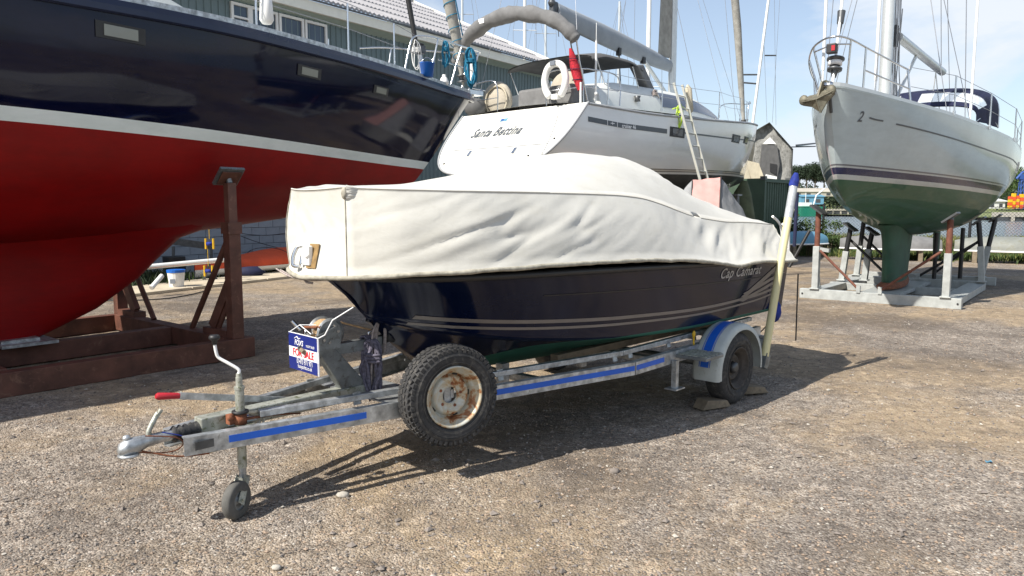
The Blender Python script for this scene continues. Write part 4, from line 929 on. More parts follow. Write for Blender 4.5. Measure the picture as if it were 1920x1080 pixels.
b = MB(); b.lathe([(0, 0), (.07, 0), (.05, .06), (.075, .12), (.0, .13)], (2.3, -1.45, 3.98), n=14); b.build('winch', 'dark_steel', BY)
b = MB(); coil(b, (3.25, -1.3, 4.35), .3, .08, 5, .014, 8); b.build('halyard_coil', 'rope_grey', BY)
# wheels under round covers, seats
for y in (1.15, -.85):
    b = MB(); b.lathe([(0, -.09), (.40, -.07), (.43, 0), (.40, .07), (0, .09)], (-.02 + .5, y, 4.05), (1, 0, 0), 24); b.build('wheel_cover', 'beige_canvas', BY)
b = MB(); b.lathe([(.33, -.02), (.36, 0), (.33, .02), (.30, 0)], (.38, 1.1, 4.03), (1, 0, 0), 24, closed_prof=True); b.build('cover_rim', 'cream_tarp', BY)
b = MB(); b.sphere((.15, 1.55, 3.9), (.25, .28, .22), 12); b.build('seat_cover', 'grey_canvas_dark', BY)
b = MB(); b.box((.35, -.55, 3.93), (.5, 1.5, .42)); b.build('cockpit_cushion', 'grey_canvas', BY, bevel=.06)
b = MB(); b.lathe([(0, -.02), (.03, -.02), (.03, .02), (0, .02)], (.3, -1.75, 3.9), (1, 0, 0), 8); b.tube([(-.02, -1.6, 3.66), (-.02, -1.6, 4.1)], .022, 8); b.build('flag_socket', 'white_plastic', BY)
# whip antenna on the rail
b = MB(); b.tube([(.35, -1.70, 3.75), (.35, -1.70, 4.95)], .022, 8); b.tube([(.35, -1.70, 4.95), (.35, -1.70, 5.3)], .007, 6); b.build('antenna', 'white_plastic', BY)
# keel, rudder
b = MB(); foil(b, [5.9, 5.6, 5.4], [3.7, 3.6, 3.4], [.25, 1.2, 1.8], [.14, .14, .2]); foil(b, [.5, .6], [-.1, -.15], [.5, 2.0], [.06, .08]); b.build('keel', 'black', BY)
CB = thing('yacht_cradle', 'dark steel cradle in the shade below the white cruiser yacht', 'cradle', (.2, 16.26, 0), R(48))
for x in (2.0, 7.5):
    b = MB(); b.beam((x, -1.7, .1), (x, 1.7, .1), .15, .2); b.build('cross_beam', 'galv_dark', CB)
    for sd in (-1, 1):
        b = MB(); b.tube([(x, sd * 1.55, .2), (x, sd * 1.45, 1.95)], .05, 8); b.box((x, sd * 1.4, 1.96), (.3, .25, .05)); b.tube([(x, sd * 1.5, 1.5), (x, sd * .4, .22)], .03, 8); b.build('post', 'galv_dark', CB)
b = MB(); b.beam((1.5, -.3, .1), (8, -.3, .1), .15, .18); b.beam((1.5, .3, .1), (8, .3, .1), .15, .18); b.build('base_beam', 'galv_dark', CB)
bpy.context.view_layer.update()
# lifebuoy (horseshoe) and rolled ensign, ladder
hb = thing('horseshoe_buoy', 'white horseshoe lifebuoy hanging on the stern rail of the white cruiser', 'lifebuoy', on(BY, (-.12, -1.02, 3.92)), R(48))
hs_ = bend([(0, .17, -.02), (0, .25, .12), (0, .27, .32), (0, .18, .53), (0, 0, .60), (0, -.18, .53), (0, -.27, .32), (0, -.25, .12), (0, -.17, -.02)], 5)
b = MB(); b.tube(hs_, [.072] * len(hs_), 12); b.sphere(hs_[0], .072, 10); b.sphere(hs_[-1], .072, 10); b.build('ring', 'white_plastic', hb)
b = MB(); b.box((0, 0, .60), (.2, .13, .09)); b.build('strap', 'print_grey', hb)
b = MB(); b.box((0, -.02, -.06), (.1, .16, .10)); b.build('light_box', 'white_plastic', hb)
en = thing('rolled_ensign', 'red ensign rolled round its short staff on the white cruiser stern', 'flag', on(BY, (-.06, -1.50, 3.95)), 0)
b = MB(); b.tube([(.12, .05, -.2), (-.12, 0, 1.0)], .014, 8); b.build('staff', 'wood', en)
b = MB(); rows = []
for i in range(15):
    t = i / 14; rows.append([V((.10 - .2 * t + (.035 + .055 * math.sin(PI * min(1, t * .9 + .1)) * (1 + .25 * math.sin(k * 3))) * math.cos(2 * PI * k / 14), .04 + .09 * math.sin(2 * PI * k / 14) * (1 - .5 * t), .0 + .82 * t)) for k in range(14)])
b.grid(rows, closed=True); b.build('flag_cloth', 'red_cloth', en)
b = MB()
for t in (.25, .5, .75): b.tube([V((.10 - .2 * t + .115 * math.cos(2 * PI * k / 10), .04 + .085 * math.sin(2 * PI * k / 10), .82 * t)) for k in range(10)], .008, 5, closed=True)
b.build('tie', 'navy_cloth', en)
ld = thing('ladder', 'aluminium ladder leaning against the side of the white cruiser', 'ladder', on(BY, (3.2, -3.4, 0)), 0)
top = on(BY, (3.2, -1.95, 4.42)) - on(BY, (3.2, -3.4, 0)); sx = (on(BY, (1, 0, 0)) - on(BY, (0, 0, 0))) * .19; outw = (on(BY, (0, -1, 0)) - on(BY, (0, 0, 0)))
for s_ in (-1, 1):
    b = MB(); b.beam(sx * s_, top + sx * s_, .026, .055, up=outw); b.build('stile', 'ladder_alu', ld)
for k in range(15): b = MB(); a = top * ((k + .5) / 15.5); b.cyl(a - sx, a + sx, .016, 8); b.build('rung', 'ladder_alu', ld)
wthing('lashing', 'bright lime green rope lashing tying the ladder to the rail of the white cruiser', 'rope', on(BY, (3.1, -2.08, 3.72)), 'lime_rope', lambda b: (coil(b, (0, 0, .22), .5, .06, 3, .012, 12), b.tube(bend([(-.2, -.1, .1), (0, -.05, .16), (.15, .1, .12)], 4), .014, 5)))
wthing('fender', 'cream fender hanging at the ladder top on the white cruiser', 'fender', on(BY, (3.65, -2.0, 4.15)), 'cream_tarp', lambda b: b.tube([(.05, 0, -.35), (.02, 0, -.28), (-.03, 0, .2), (-.05, 0, .3)], [.02, .085, .085, .02], 12))
# ================================================================== SILVER AND GREEN YACHT (right)
RY = thing('silver_sloop', 'silver grey sloop with green bottom standing bow-on in a galvanised cradle', 'yacht', (4.4, 10.4, 0), R(51))
def xt(x): return 1 - x / 9.8
hR = Hull([(0, 1.25, 2.70), (xt(8), 1.52, 2.76), (xt(6.4), 1.56, 2.83), (xt(4.5), 1.36, 2.93), (xt(3.0), 1.10, 3.02), (xt(1.8), .80, 3.09), (xt(.9), .50, 3.16), (xt(.35), .27, 3.21), (xt(.08), .12, 3.24), (1, 0, 3.25)],
          [(0, 1.75), (xt(8), 1.42), (xt(6), 1.10), (xt(4.3), 1.08), (xt(3.0), 1.17), (xt(2.0), 1.32), (1, 1.62)],
          [(1.2, 2.2), (1.5, 1.30), (1.75, .75), (2.02, .40), (2.3, .25), (3.25, -.17)], [(1.4, 9.0), (2.7, 9.8)],
          [(0, 2.6, 2.4), (.35, 2.4, 2.3), (.7, 2.15, 2.0), (.9, 1.9, 1.75), (1, 1.7, 1.6)], 90, 30)
hR.build('hull_silver', RY, lambda x: 2.02 - .030 * x); hR.tpl.build('transom', 'deck_white', RY)
hR.deck(-.02, .08).build('deck', 'deck_white', RY)
toe_rail(hR, RY, 'mast_alu', .05, True, .17, sides=(-1, 1))
def shz(x): return interp(xt(x), [(a, z) for a, y, z in hR.sheer])
for a, c_ in ((.55, .85), (1.15, 7.35), (7.85, 9.4)): strip_on(hR, [(a, shz(a) - .33), ((a + c_) / 2, shz((a + c_) / 2) - .335), (c_, shz(c_) - .33)], .022, 'print_dark', RY, 'cove_line', off=.005)
for a, c_ in ((.75, 1.0), (1.15, 9.2)): strip_on(hR, [(a, shz(a) - .33), ((a + c_) / 2, shz((a + c_) / 2) - .335), (c_, shz(c_) - .33)], .022, 'print_dark', RY, 'cove_line', sd=1, off=.005)
lettering('2', .20, lambda x, y: hR.side(.34 + x * .9, 2.80 + y, -1, .006), 'print_dark', RY, 'bow_emblem', shear=.15)
portlight(hR, RY, 7.42, 7.80, shz(7.6) - .46, shz(7.6) - .25, mat='white_plastic', glass='smoked')
def blister(x, w_, z0, z1):
    pass
b = MB(); zs = [.25, .45, .75, 1.0, 1.16, 1.3]
foil(b, [3.72, 3.66, 3.58, 3.50, 3.42, 3.3], [5.45, 5.5, 5.6, 5.7, 5.8, 5.9], zs, [.15, .14, .135, .135, .15, .20], n=14)
b.build('keel', 'bottom_green', RY)
b = MB(); zs = [.155, .20, .26]; foil(b, [3.5, 3.48, 3.7], [5.6, 5.62, 5.5], zs, [.19, .20, .15], n=12); b.build('keel_bulb', 'rust', RY)
b = MB(); foil(b, [8.2, 8.15, 8.1], [8.8, 8.8, 8.75], [.45, 1.0, 1.5], [.05, .06, .07]); b.build('rudder', 'bottom_green', RY)
# coachroof, sprayhood
rows = []
for i in range(29):
    t = i / 28; x = 1.9 + t * 4.9; w = interp(t, [(0, .22), (.15, .5), (.4, .78), (1, .98)]); zd = shz(x) + .03; h = interp(t, [(0, .03), (.12, .16), (.4, .27), (1, .42)])
    rows.append([V((x, -w - .12, zd)), V((x, -w - .05, zd + h * .6)), V((x, -w + .08, zd + h * .95)), V((x, 0, zd + h * 1.1)), V((x, w - .08, zd + h * .95)), V((x, w + .05, zd + h * .6)), V((x, w + .12, zd))])
b = MB(); b.grid(rows); b.add(rows[-1], [tuple(range(7))]); b.build('coachroof', 'deck_white', RY)
b = MB(); b.box((3.2, 0, shz(3.2) + .31), (.5, .5, .05)); b.build('deck_hatch', 'smoked', RY)
for x, y in ((4.6, -.45), (5.2, -.5), (5.0, .3)):
    b = MB(); b.lathe([(0, 0), (.05, 0), (.04, .05), (.055, .1), (0, .1)], (x, y, shz(x) + .37), n=12); b.build('deck_winch', 'steel', RY)
def hood(z_of, x_of, a0=0.0, a1=PI, n=26, yw=1.12):
    return [V((x_of(a), -yw * math.cos(a), z_of(a))) for a in [a0 + (a1 - a0) * k / n for k in range(n + 1)]]
zb_ = 3.18
def arc(x, ztop, yw, zb=zb_, ex=.42): return [V((x, -yw * math.copysign(abs(math.cos(a)) ** .75, math.cos(a)), zb + (ztop - zb) * math.sin(a) ** ex)) for a in [PI * k / 28 for k in range(29)]]
A1, A2, A3, A4, A5 = arc(5.30, 3.52, 1.02), arc(5.46, 3.62, 1.05), arc(5.86, 3.84, 1.13), arc(6.0, 3.90, 1.15), arc(6.7, 4.02, 1.22)
b = MB(); b.grid([A1, A2]); b.grid([A3, A4, A5])
for k in (0, 14, 26): b.grid([[A2[k], A2[k + 1], A2[k + 2]], [A3[k], A3[k + 1], A3[k + 2]]])
b.grid([[p - V((.012, 0, .015)) for p in r] for r in (A3, A4, A5)], flip=True); b.grid([[p - V((-.012, 0, .015)) for p in r] for r in (A1, A2)], flip=True); b.build('sprayhood', 'navy_cloth', RY)
b = MB(); b.grid([A2[2:15], A3[2:15]]); b.build('sprayhood_window', 'vinyl', RY); b = MB(); b.grid([A2[16:27], A3[16:27]]); b.build('sprayhood_window', 'vinyl', RY)
b = MB(); b.tube([p - V((0, 0, .02)) for p in A5], .014, 6); b.tube([A5[0], A5[1] * .5 + A1[1] * .5, A1[0]], .012, 6); b.build('sprayhood_frame', 'steel', RY)
b = MB(); b.box((8.4, -.8, 2.98), (.5, .3, .4)); b.box((8.3, -.5, 2.9), (.6, .7, .2)); b.build('liferaft_canister', 'white_plastic', RY, bevel=.04)
# rig
b = MB(); b.tube([(3.08, .05, 3.0), (3.13, .05, 15)], .095, 18); b.build('mast', 'mast_alu', RY)
b = MB(); b.tube([(3.42, -.05, 4.50), (6.35, -.25, 4.30)], .075, 14); b.sphere((6.35, -.25, 4.30), .075, 10); b.build('boom', 'mast_alu', RY)
b = MB(); b.tube([(6.30, -.24, 4.3), (5.5, -.1, 9), (3.3, 0, 15)], .007, 5); b.build('topping_lift', 'wire', RY)
b = MB(); b.tube([(3.4, 0, 3.3), (4.6, -.12, 4.40)], .03, 8); b.tube([(6.0, -.2, 4.28), (6.2, -.1, 3.4)], .01, 5); b.tube([(5.95, -.2, 4.28), (6.1, -.3, 3.4)], .01, 5); b.build('kicker', 'mast_alu', RY)
b = MB(); b.box((3.31, 0, 4.5), (.12, .12, .35)); b.box((3.31, 0, 5.2), (.10, .1, .2)); b.build('gooseneck', 'dark_steel', RY, bevel=.01)
b = MB()
for k in range(9):
    y0 = random.uniform(-.1, .1); x0 = 3.28 + random.uniform(-.05, .1)
    b.tube(bend([(x0, y0, 4.7 + random.uniform(-.4, .6)), (x0 + random.uniform(0, .06), y0 + random.uniform(-.04, .04), 4.1), (x0 + random.uniform(0, .1), y0 + random.uniform(-.06, .06), 3.6), (x0, y0 * 1.2, 3.25)], 4), .009, 5)
for k in range(5): b.tube([(3.30 + random.uniform(-.01, .04), random.uniform(-.1, .1), 3.1), (3.26, random.uniform(-.08, .08), 15)], .006, 4)
b.build('halyards', 'print_grey2', RY)
b = MB()
for sd in (-1, 1):
    b.tube([(3.35, sd * 1.12, 3.02), (3.3, sd * .9, 8), (3.2, 0, 15)], .007, 5); b.tube([(3.6, sd * 1.16, 3.02), (3.2, 0, 8)], .006, 5); b.tube([(2.6, sd * .98, 3.06), (3.2, 0, 8)], .006, 5)
b.tube([(9.6, 0, 2.75), (6, 0, 10), (3.2, 0, 15)], .007, 5); b.build('shroud', 'wire', RY)
b = MB(); b.tube([(-.02, 0, 3.30), (.12, 0, 3.9), (.37, 0, 5.0), (1.2, 0, 8.7), (2.6, 0, 15)], .020, 8); b.build('forestay_foil', 'mast_white', RY)
b = MB(); b.tube([(.20, 0, 4.13), (.24, 0, 4.30)], [.045, .055], 10); b.tube([(.16, 0, 3.98), (.20, 0, 4.13)], [.02, .035], 8); b.build('furler_swivel', 'dark_steel', RY)
b = MB(); b.lathe([(0, -.03), (.095, -.03), (.10, 0), (.06, .02), (.06, .10), (.115, .12), (.115, .145), (0, .15)], (.04, 0, 3.50), (.22, 0, 1), 20); b.tube([(.02, 0, 3.38), (.045, 0, 3.5)], [.03, .06], 10); b.build('furler_drum', 'dark_steel', RY)
b = MB(); b.lathe([(.066, .04), (.09, .05), (.09, .10), (.066, .11)], (.04, 0, 3.50), (.22, 0, 1), 16); b.build('furling_line', 'print_white', RY)
for x, y, z in ((.10, .17, 3.26), (.75, -.36, 3.14), (4.6, -1.02, 3.06)):
    b = MB(); b.tube([(x, y, z + .25), (x, y, 9)], .022, 8); b.tube([(x, y, z - .04), (x, y, z + .25)], .013, 8); b.box((x, y, z), (.06, .05, .05)); b.build('covered_stay', 'mast_white', RY)
# pulpit
r_ = .0145
def PT(x, y, z): return V((x, y, z))
tp = bend([PT(1.55, -.62, 3.62), PT(.95, -.44, 3.72), PT(.40, -.30, 3.80), PT(.08, -.20, 3.86), PT(-.10, -.10, 3.89), PT(-.14, 0, 3.89), PT(-.10, .12, 3.88), PT(.05, .30, 3.82), PT(.4, .46, 3.72), PT(1.0, .62, 3.66), PT(1.5, .72, 3.62)], 4)
b = MB(); b.tube(tp, r_, 8)
for sd in (-1, 1):
    b.tube([PT(.40, sd * (.30 if sd < 0 else .46), 3.80 if sd < 0 else 3.72), PT(.42, sd * .28, 3.18)], r_, 8); b.tube([PT(1.50, sd * (.61 if sd < 0 else .72), 3.62), PT(1.5, sd * .68, 3.10)], r_, 8)
    b.tube([PT(.06, sd * (.19 if sd < 0 else .30), 3.86 if sd < 0 else 3.82), PT(.12, sd * .14, 3.20)], r_, 8); b.tube([PT(.41, sd * (.29 if sd < 0 else .38), 3.50), PT(1.5, sd * .65, 3.34)], r_ * .9, 8)
b.tube([PT(.04, -.2, 3.80), PT(-.07, 0, 3.81), PT(.05, .28, 3.76)], r_ * .8, 8); b.build('pulpit', 'steel', RY)
nl = MB(); nl.box((-.12, 0, 3.74), (.10, .13, .13)); nlo = nl.build('navigation_light', 'black', RY, bevel=.012)
b = MB(); b.box((-.168, -.03, 3.74), (.02, .045, .07)); b.build('lens', 'red_plastic', nlo)
st = [(2.75, -1.05, 3.06), (4.35, -1.35, 2.95), (6.2, -1.55, 2.86), (7.9, -1.50, 2.78), (9.2, -1.32, 2.73)]
for x, y, z in st:
    stanchion(RY, x, y, z, z + .60); stanchion(RY, x, -y, z, z + .60)
for sd in (-1, 1):
    for k in (.595, .30):
        b = MB(); pts = [V((1.55, sd * -.66 * -1, 3.10 + k * .93))] + [V((x, -y * sd * -1 * -1 if False else sd * abs(y), z + k)) for x, y, z in st]
        for i in range(len(pts) - 1): b.tube([pts[i], pts[i + 1]], .0045, 5)
        b.build('guard_wire', 'wire', RY)
# anchor, stemhead, stem plate
b = MB(); b.slab([(-.20, -.03, 3.24), (-.12, -.03, 3.30), (.45, -.03, 3.27), (.45, -.03, 3.22)], (0, .06, 0)); b.lathe([(0, -.05), (.045, -.05), (.03, 0), (.045, .05), (0, .05)], (-.2, 0, 3.25), (0, 1, 0), 12); b.build('bow_roller', 'steel', RY)
b = MB(); pts = [V((interp(z, hR.stem) - .012, 0, z)) for z in (3.22, 3.1, 3.0, 2.9)]; b.tube(pts, .022, 6); b.build('stem_plate', 'dark_steel', RY)
an = MB()
an.beam((.42, .02, 3.315), (-.14, .06, 3.30), .03, .05); an.slab([(-.12, .05, 3.335), (-.12, .05, 3.27), (-.24, .09, 3.06), (-.29, .10, 3.10), (-.22, .08, 3.30)], (0, .022, 0))
ac = V((-.24, .115, 3.07)); roll = R(-16)
def ap(y, z, x=0.0): return ac + V((x, y * math.cos(roll) - z * math.sin(roll), y * math.sin(roll) + z * math.cos(roll)))
ctr = ap(0, -.015, -.11); tipp = ap(.0, -.20, -.06); topc = ap(0, .075, .02)
for sd in (-1, 1):
    w1, w2, w3, sh_ = ap(sd * .10, .095, .03), ap(sd * .225, .075, -.01), ap(sd * .215, -.01, .0), ap(sd * .10, -.075, -.01)
    pl = [topc, w1, w2, w3, sh_, tipp]
    an.add([ctr] + pl, [(0, k, k + 1) for k in range(1, 6)]); back = [p + V((.035, 0, 0)) for p in pl]; cb2 = ctr + V((.09, 0, 0))
    an.add([cb2] + back, [(0, k + 1, k) for k in range(1, 6)]); an.grid([pl, back], sm=False)
    an.sphere(ap(sd * .185, .055, .0), (.035, .065, .072), 12)
    an.tube([ctr, ap(sd * .22, .035, -.02)], .008, 6)
an.tube([ctr, tipp], .010, 6)
an.build('anchor', 'anchor_galv', RY)
# galvanised cradle
CR = thing('yacht_cradle', 'galvanised steel cradle with rusty adjustable posts under the silver sloop', 'cradle', (4.4, 10.4, 0), R(51))
def cb(name, p, q, w, h, mat='cradle_galv', bev=.005): b = MB(); b.beam(p, q, w, h); return b.build(name, mat, CR, bevel=bev)
cb('cross_beam', (2.72, -1.33, .085), (2.72, 1.18, .085), .13, .17); cb('cross_beam', (6.1, -1.25, .085), (6.1, 1.25, .085), .13, .17); cb('cross_beam', (4.6, -1.2, .07), (4.6, 1.2, .07), .13, .14)
cb('side_beam', (2.79, -1.12, .085), (6.03, -1.12, .085), .30, .12); cb('side_beam', (2.79, 1.0, .085), (6.03, 1.0, .085), .22, .12); cb('keel_board', (3.0, -.02, .10), (6.0, -.02, .10), .62, .06)
cb('end_beam', (7.3, -1.3, .085), (7.3, 1.2, .085), .13, .16)
for sd, y in ((-1, -1.28), (1, 1.13)):
    b = MB(); b.cyl((2.652, y, .085), (2.645, y, .085), .016, 10); b.build('bolt_hole', 'black', CR)
def rpost(x, y, ztop, zj, lean=(0, 0), dark=False, pad=True):
    p0 = V((x, y, .17)); p1 = V((x + lean[0] * .5, y + lean[1] * .5, zj)); p2 = V((x + lean[0], y + lean[1], ztop))
    b = MB(); b.beam(p0, p1, .105, .115, up=(1, 0, 0)); b.box(p0 + V((0, 0, .012)), (.2, .16, .02)); b.build('post', 'cradle_galv', CR, bevel=.005)
    b = MB(); b.tube([p1, p2], .046, 14); b.build('post_tube', 'black' if dark else 'post_rust', CR)
    if pad:
        s_ = -1 if y < 0 else 1; rot = Matrix(((1, 0, 0), (0, .80, s_ * -.6), (0, s_ * .6, .80)))
        b = MB(); b.box(p2 + V((0, 0, .03)), (.34, .26, .03), rot); b.sphere(p2, .05, 8); b.build('pad', 'dark_steel', CR)
rpost(2.72, .93, 1.54, .93); rpost(2.72, -1.10, 1.42, .88)
rpost(6.0, -1.20, 1.32, .86, (.05, .12), True); rpost(7.2, -1.05, 1.36, .80, (.25, -.15), True); rpost(6.1, 1.1, 1.38, .8, (0, -.1), True); rpost(4.7, 1.02, 1.2, .75, (0, -.12), True); rpost(4.9, .65, 1.12, .8, (0, -.1), True)
def rbrace(p, q, mat='post_rust', r=.022): b = MB(); b.tube([p, q], r, 8); b.box(V(q) + V((0, 0, .0)), (.05, .06, .12), mi=1); b.build('brace', [mat, 'cradle_galv'], CR)
rbrace((2.66, .86, .86), (2.66, .20, .22)); rbrace((2.66, -1.0, .90), (2.66, -.14, .22)); b = MB(); b.beam((2.72, .88, .88), (2.66, .70, .86), .05, .06); b.build('bracket', 'cradle_galv', CR)
rbrace((4.8, .95, 1.0), (4.7, .1, .22), 'black', .026); rbrace((6.1, 1.0, 1.0), (6.1, .2, .22), 'black', .026); rbrace((6.05, -1.1, .95), (6.0, -.1, .22), 'black', .026); rbrace((7.2, -1.0, .95), (7.2, -.2, .22), 'black', .026)
b = MB(); b.tube([(6.2, -.35, .17), (6.2, -.35, 1.1)], .04, 8); b.tube([(6.6, -.75, .17), (6.6, -.75, 1.2)], .04, 8); b.build('prop', 'black', CR)
b = MB(); b.tube([(2.72, .93, .17), (3.25, 1.0, .17)], .02, 6); b.tube([(3.2, 1.0, .2), (2.95, .97, .6), (2.76, .94, .9)], .018, 6); b.build('brace', 'cradle_galv', CR)
# ------------------------------------------------------------------ tarred / covered boats and container in the middle distance
CT = thing('shipping_container', 'dark green steel shipping container behind the tail of the white motor boat cover', 'container', (8.45, 25.0, 0), R(140))
b = MB(); b.box((3.0, 0, 1.30), (6.0, 2.40, 2.50)) if False else None
L_, Wd, Hh = 6.06, 2.44, 2.59
# local x along the plain long side, local y = -(width) direction ; near long face at y=0, ribbed end at x=0
def rib(p, q, n, depth, outv, z0, z1):
    b = MB(); p, q, outv = V(p), V(q), V(outv); row = []
    for k in range(n):
        a = k / n; d = (q - p) / n
        for u, o_ in ((0, 0), (.35, 0), (.5, depth), (.85, depth)): row.append(p + d * (k + u) - outv * o_)
    row.append(q); b.grid([[v + V((0, 0, z0)) for v in row], [v + V((0, 0, z1)) for v in row]], sm=False); return b
b = rib((0.06, -.03, 0), (0.06 - .0, -Wd + .06, 0), 11, .045, (-1, 0, 0), .15, 2.50); b.v = [(x, y, z) for x, y, z in b.v]; b.build('corrugated_end', 'container_green', CT)
b = MB(); b.box((L_ / 2, -Wd / 2, 1.32), (L_ - .2, Wd - .2, 2.45)); b.box((L_ / 2, -.06, 1.32), (L_ - .24, .1, 2.36)); b.build('side_panel', 'container_green', CT)
b = MB()
for x in (.07, L_ - .07):
    for y in (-.06, -Wd + .06): b.box((x, y, 1.3), (.14, .12, 2.59))
for z in (.07, 2.53):
    b.box((L_ / 2, -.05, z), (L_ - .28, .10, .12)); b.box((L_ / 2, -Wd + .05, z), (L_ - .28, .10, .12)); b.box((.06, -Wd / 2, z), (.11, Wd - .24, .12))
b.build('frame', 'container_green', CT)
b = MB()
for x in (.07, L_ - .07):
    for y in (-.06, -Wd + .06): b.box((x, y, 2.60), (.18, .17, .12))
b.build('corner_casting', 'dark_steel', CT)
def stack(txt, x, z, size, fn=None):
    for i, ch in enumerate(txt):
        lettering(ch, size, lambda a, c, i=i: V((x - a, .006, z - i * size * 1.02 + c)), 'print_white', CT, 'marking')
stack('2201', .98, 2.02, .20); stack('GESU572', 1.62, 2.0, .17)
b = MB(); b.box((.88, .006, 1.12), (.20, .01, .20)); b.build('warning_label', 'yellow', CT)
b = MB(); b.box((.88, .013, 1.12), (.10, .008, .12)); b.build('warning_symbol', 'black', CT)
b = MB(); b.box((.9, .006, .83), (.2, .01, .07)); b.build('label_plate', 'print_white', CT)
# pink and grey tented cover
TP = thing('tented_dinghy', 'small boat under a peaked pink and grey tented cover behind the motor boat cover', 'boat', (4.28, 15.5, .14), 0); TP.scale = (.912, .912, .912)
a0, a1, a2, a3 = V((-.62, -.1, 2.22)), V((.05, 0, 2.30)), V((.72, .3, 1.45)), V((-.85, .1, 1.95))
g0, g1, g2, g3 = V((-.85, -.9, .9)), V((-.25, -1.0, .9)), V((.8, -.3, .9)), V((-1.2, -.2, .9))
def sag(p, q, r_, s_, n=16, amt=-.06):
    rows = []
    for i in range(n + 1):
        rows.append([p.lerp(q, j / n).lerp(s_.lerp(r_, j / n), i / n) + V((0, amt, amt)) * math.sin(PI * i / n) * math.sin(PI * j / n) for j in range(n + 1)])
    return [[p + V((noise.noise(p * 5), noise.noise(p * 5 + V((7, 0, 0))), noise.noise(p * 4 + V((0, 7, 0))))) * .035 for p in r] for r in rows]
b = MB(); b.grid(sag(a0, a1, g1, g0)); b.build('pink_panel', 'pink_cloth', TP)
b = MB(); b.grid(sag(a1, a2, g2, g1)); b.grid(sag(a3, a0, g0, g3)); b.grid(sag(a1, V((.9, 1.2, 1.3)), g2, a2)); b.build('grey_panel', 'grey_tarp', TP)
b = MB(); b.tube([a0, a0.lerp(g0, .5), g0], .015, 6); b.tube([a1, a1.lerp(g1, .5) + V((0, -.02, 0)), g1], .018, 6); b.build('cover_pole', 'black', TP)
b = MB(); b.grid([[g3, g0, g1, g2, V((1.0, .6, .9)), V((.4, 1.4, .9)), V((-.9, 1.2, .9)), g3], [V((-.8, 0, .12)), V((-.5, -.5, .1)), V((-.1, -.6, .1)), V((.5, -.1, .1)), V((.7, .6, .1)), V((.3, 1, .1)), V((-.6, .9, .1)), V((-.8, 0, .12))]], sm=True); b.build('hull', 'deck_white', TP)
b = MB(); b.grid(sag(a0, a1, V((.9, 1.2, 1.3)), V((-.7, 1.2, 1.4)))); b.build('grey_panel', 'grey_tarp', TP)
# tarpaulined boat with gabled shelter
SH = thing('sheltered_boat', 'old yacht under a gabled shelter of worn cream and grey tarpaulins with a white mast', 'boat', (9.55, 28.0, 0), R(72)); SH.scale = (1, .66, 1)
# local: x away from camera, y left ; gable front at x=0
W2 = 1.0
fr_ = [V((0, .95, 4.35)), V((0, .0, 4.72)), V((0, -.55, 4.30)), V((0, -1.25, 3.75)), V((0, -1.3, 2.3)), V((0, 1.35, 2.0)), V((0, 1.05, 3.2))]
bk_ = [p + V((6, 0, -.05)) for p in fr_]
b = MB(); b.grid([[fr_[0] + V((-.25, .1, -.02)), fr_[1] + V((-.25, 0, .02))], [bk_[0], bk_[1]]], sm=False); b.grid([[fr_[0] + V((-.25, .1, -.02)), fr_[0] + V((-.2, .12, -.28))], [bk_[0], bk_[0] - V((0, 0, .3))]], sm=False); b.build('roof_tarpaulin', 'cream_tarp', SH)
b = MB(); b.grid([[fr_[1] + V((-.2, 0, .02)), fr_[2] + V((-.2, 0, .02)), fr_[3] + V((-.15, -.05, 0)), fr_[4]], [bk_[1], bk_[2], bk_[3], bk_[4]]], sm=False); b.build('side_tarpaulin', 'old_tarp', SH)
b = MB()
rr = []
for i in range(13):
    t = i / 12; row = []
    for j in range(11):
        y = 1.3 - 2.55 * j / 10; zt = interp(-y, [(-1.3, 4.0), (-.95, 4.35), (0, 4.70), (.55, 4.28), (1.3, 3.7)]); z = 2.0 + (zt - 2.0) * t
        row.append(V((.02 + .16 * noise.noise(V((y * 2.6, z * 1.1, 0))) + .05 * noise.noise(V((y * 7, z * 3, 0))), y, z)))
    rr.append(row)
b.grid(rr); b.build('front_tarpaulin', 'old_tarp', SH)
b = MB(); b.slab([(-.14, .38, 3.95), (-.14, -.45, 3.9), (-.14, -.62, 3.2), (-.14, -.5, 2.65), (-.14, .5, 2.4), (-.14, .42, 3.3)], (.05, 0, 0)); b.build('front_opening', 'grey_canvas_dark', SH)
b = MB(); b.slab([(-.16, .32, 3.97), (-.16, -.40, 3.95), (-.16, -.05, 4.2)], (.03, 0, 0)); b.slab([(-.16, .1, 2.85), (-.16, -.5, 2.75), (-.16, -.55, 2.2), (-.16, .3, 2.2)], (.03, 0, 0)); b.build('white_sheet', 'white_plastic', SH)
b = MB(); b.slab([(-.17, -.1, 3.25), (-.17, -.48, 3.2), (-.17, -.48, 2.8), (-.17, -.12, 2.95)], (.02, 0, 0)); b.build('dark_gap', 'black', SH)
b = MB(); b.tube([(-.1, .33, 3.6), (-.12, -.5, 2.75)], .02, 5); b.tube([(-.1, 1.0, 4.3), (-.15, 1.25, 2.1)], .015, 5); b.build('tie_rope', 'print_white', SH)
b = MB(); b.beam((1.5, -1.2, 3.95), (1.2, -2.6, 3.93), .05, .04); b.slab([(1.1, -1.5, 3.96), (1.8, -1.6, 3.97), (1.6, -2.5, 4.05), (1.2, -2.6, 4.02)], (0, 0, .05)); b.build('solar_panel', 'smoked', SH)
hS = []
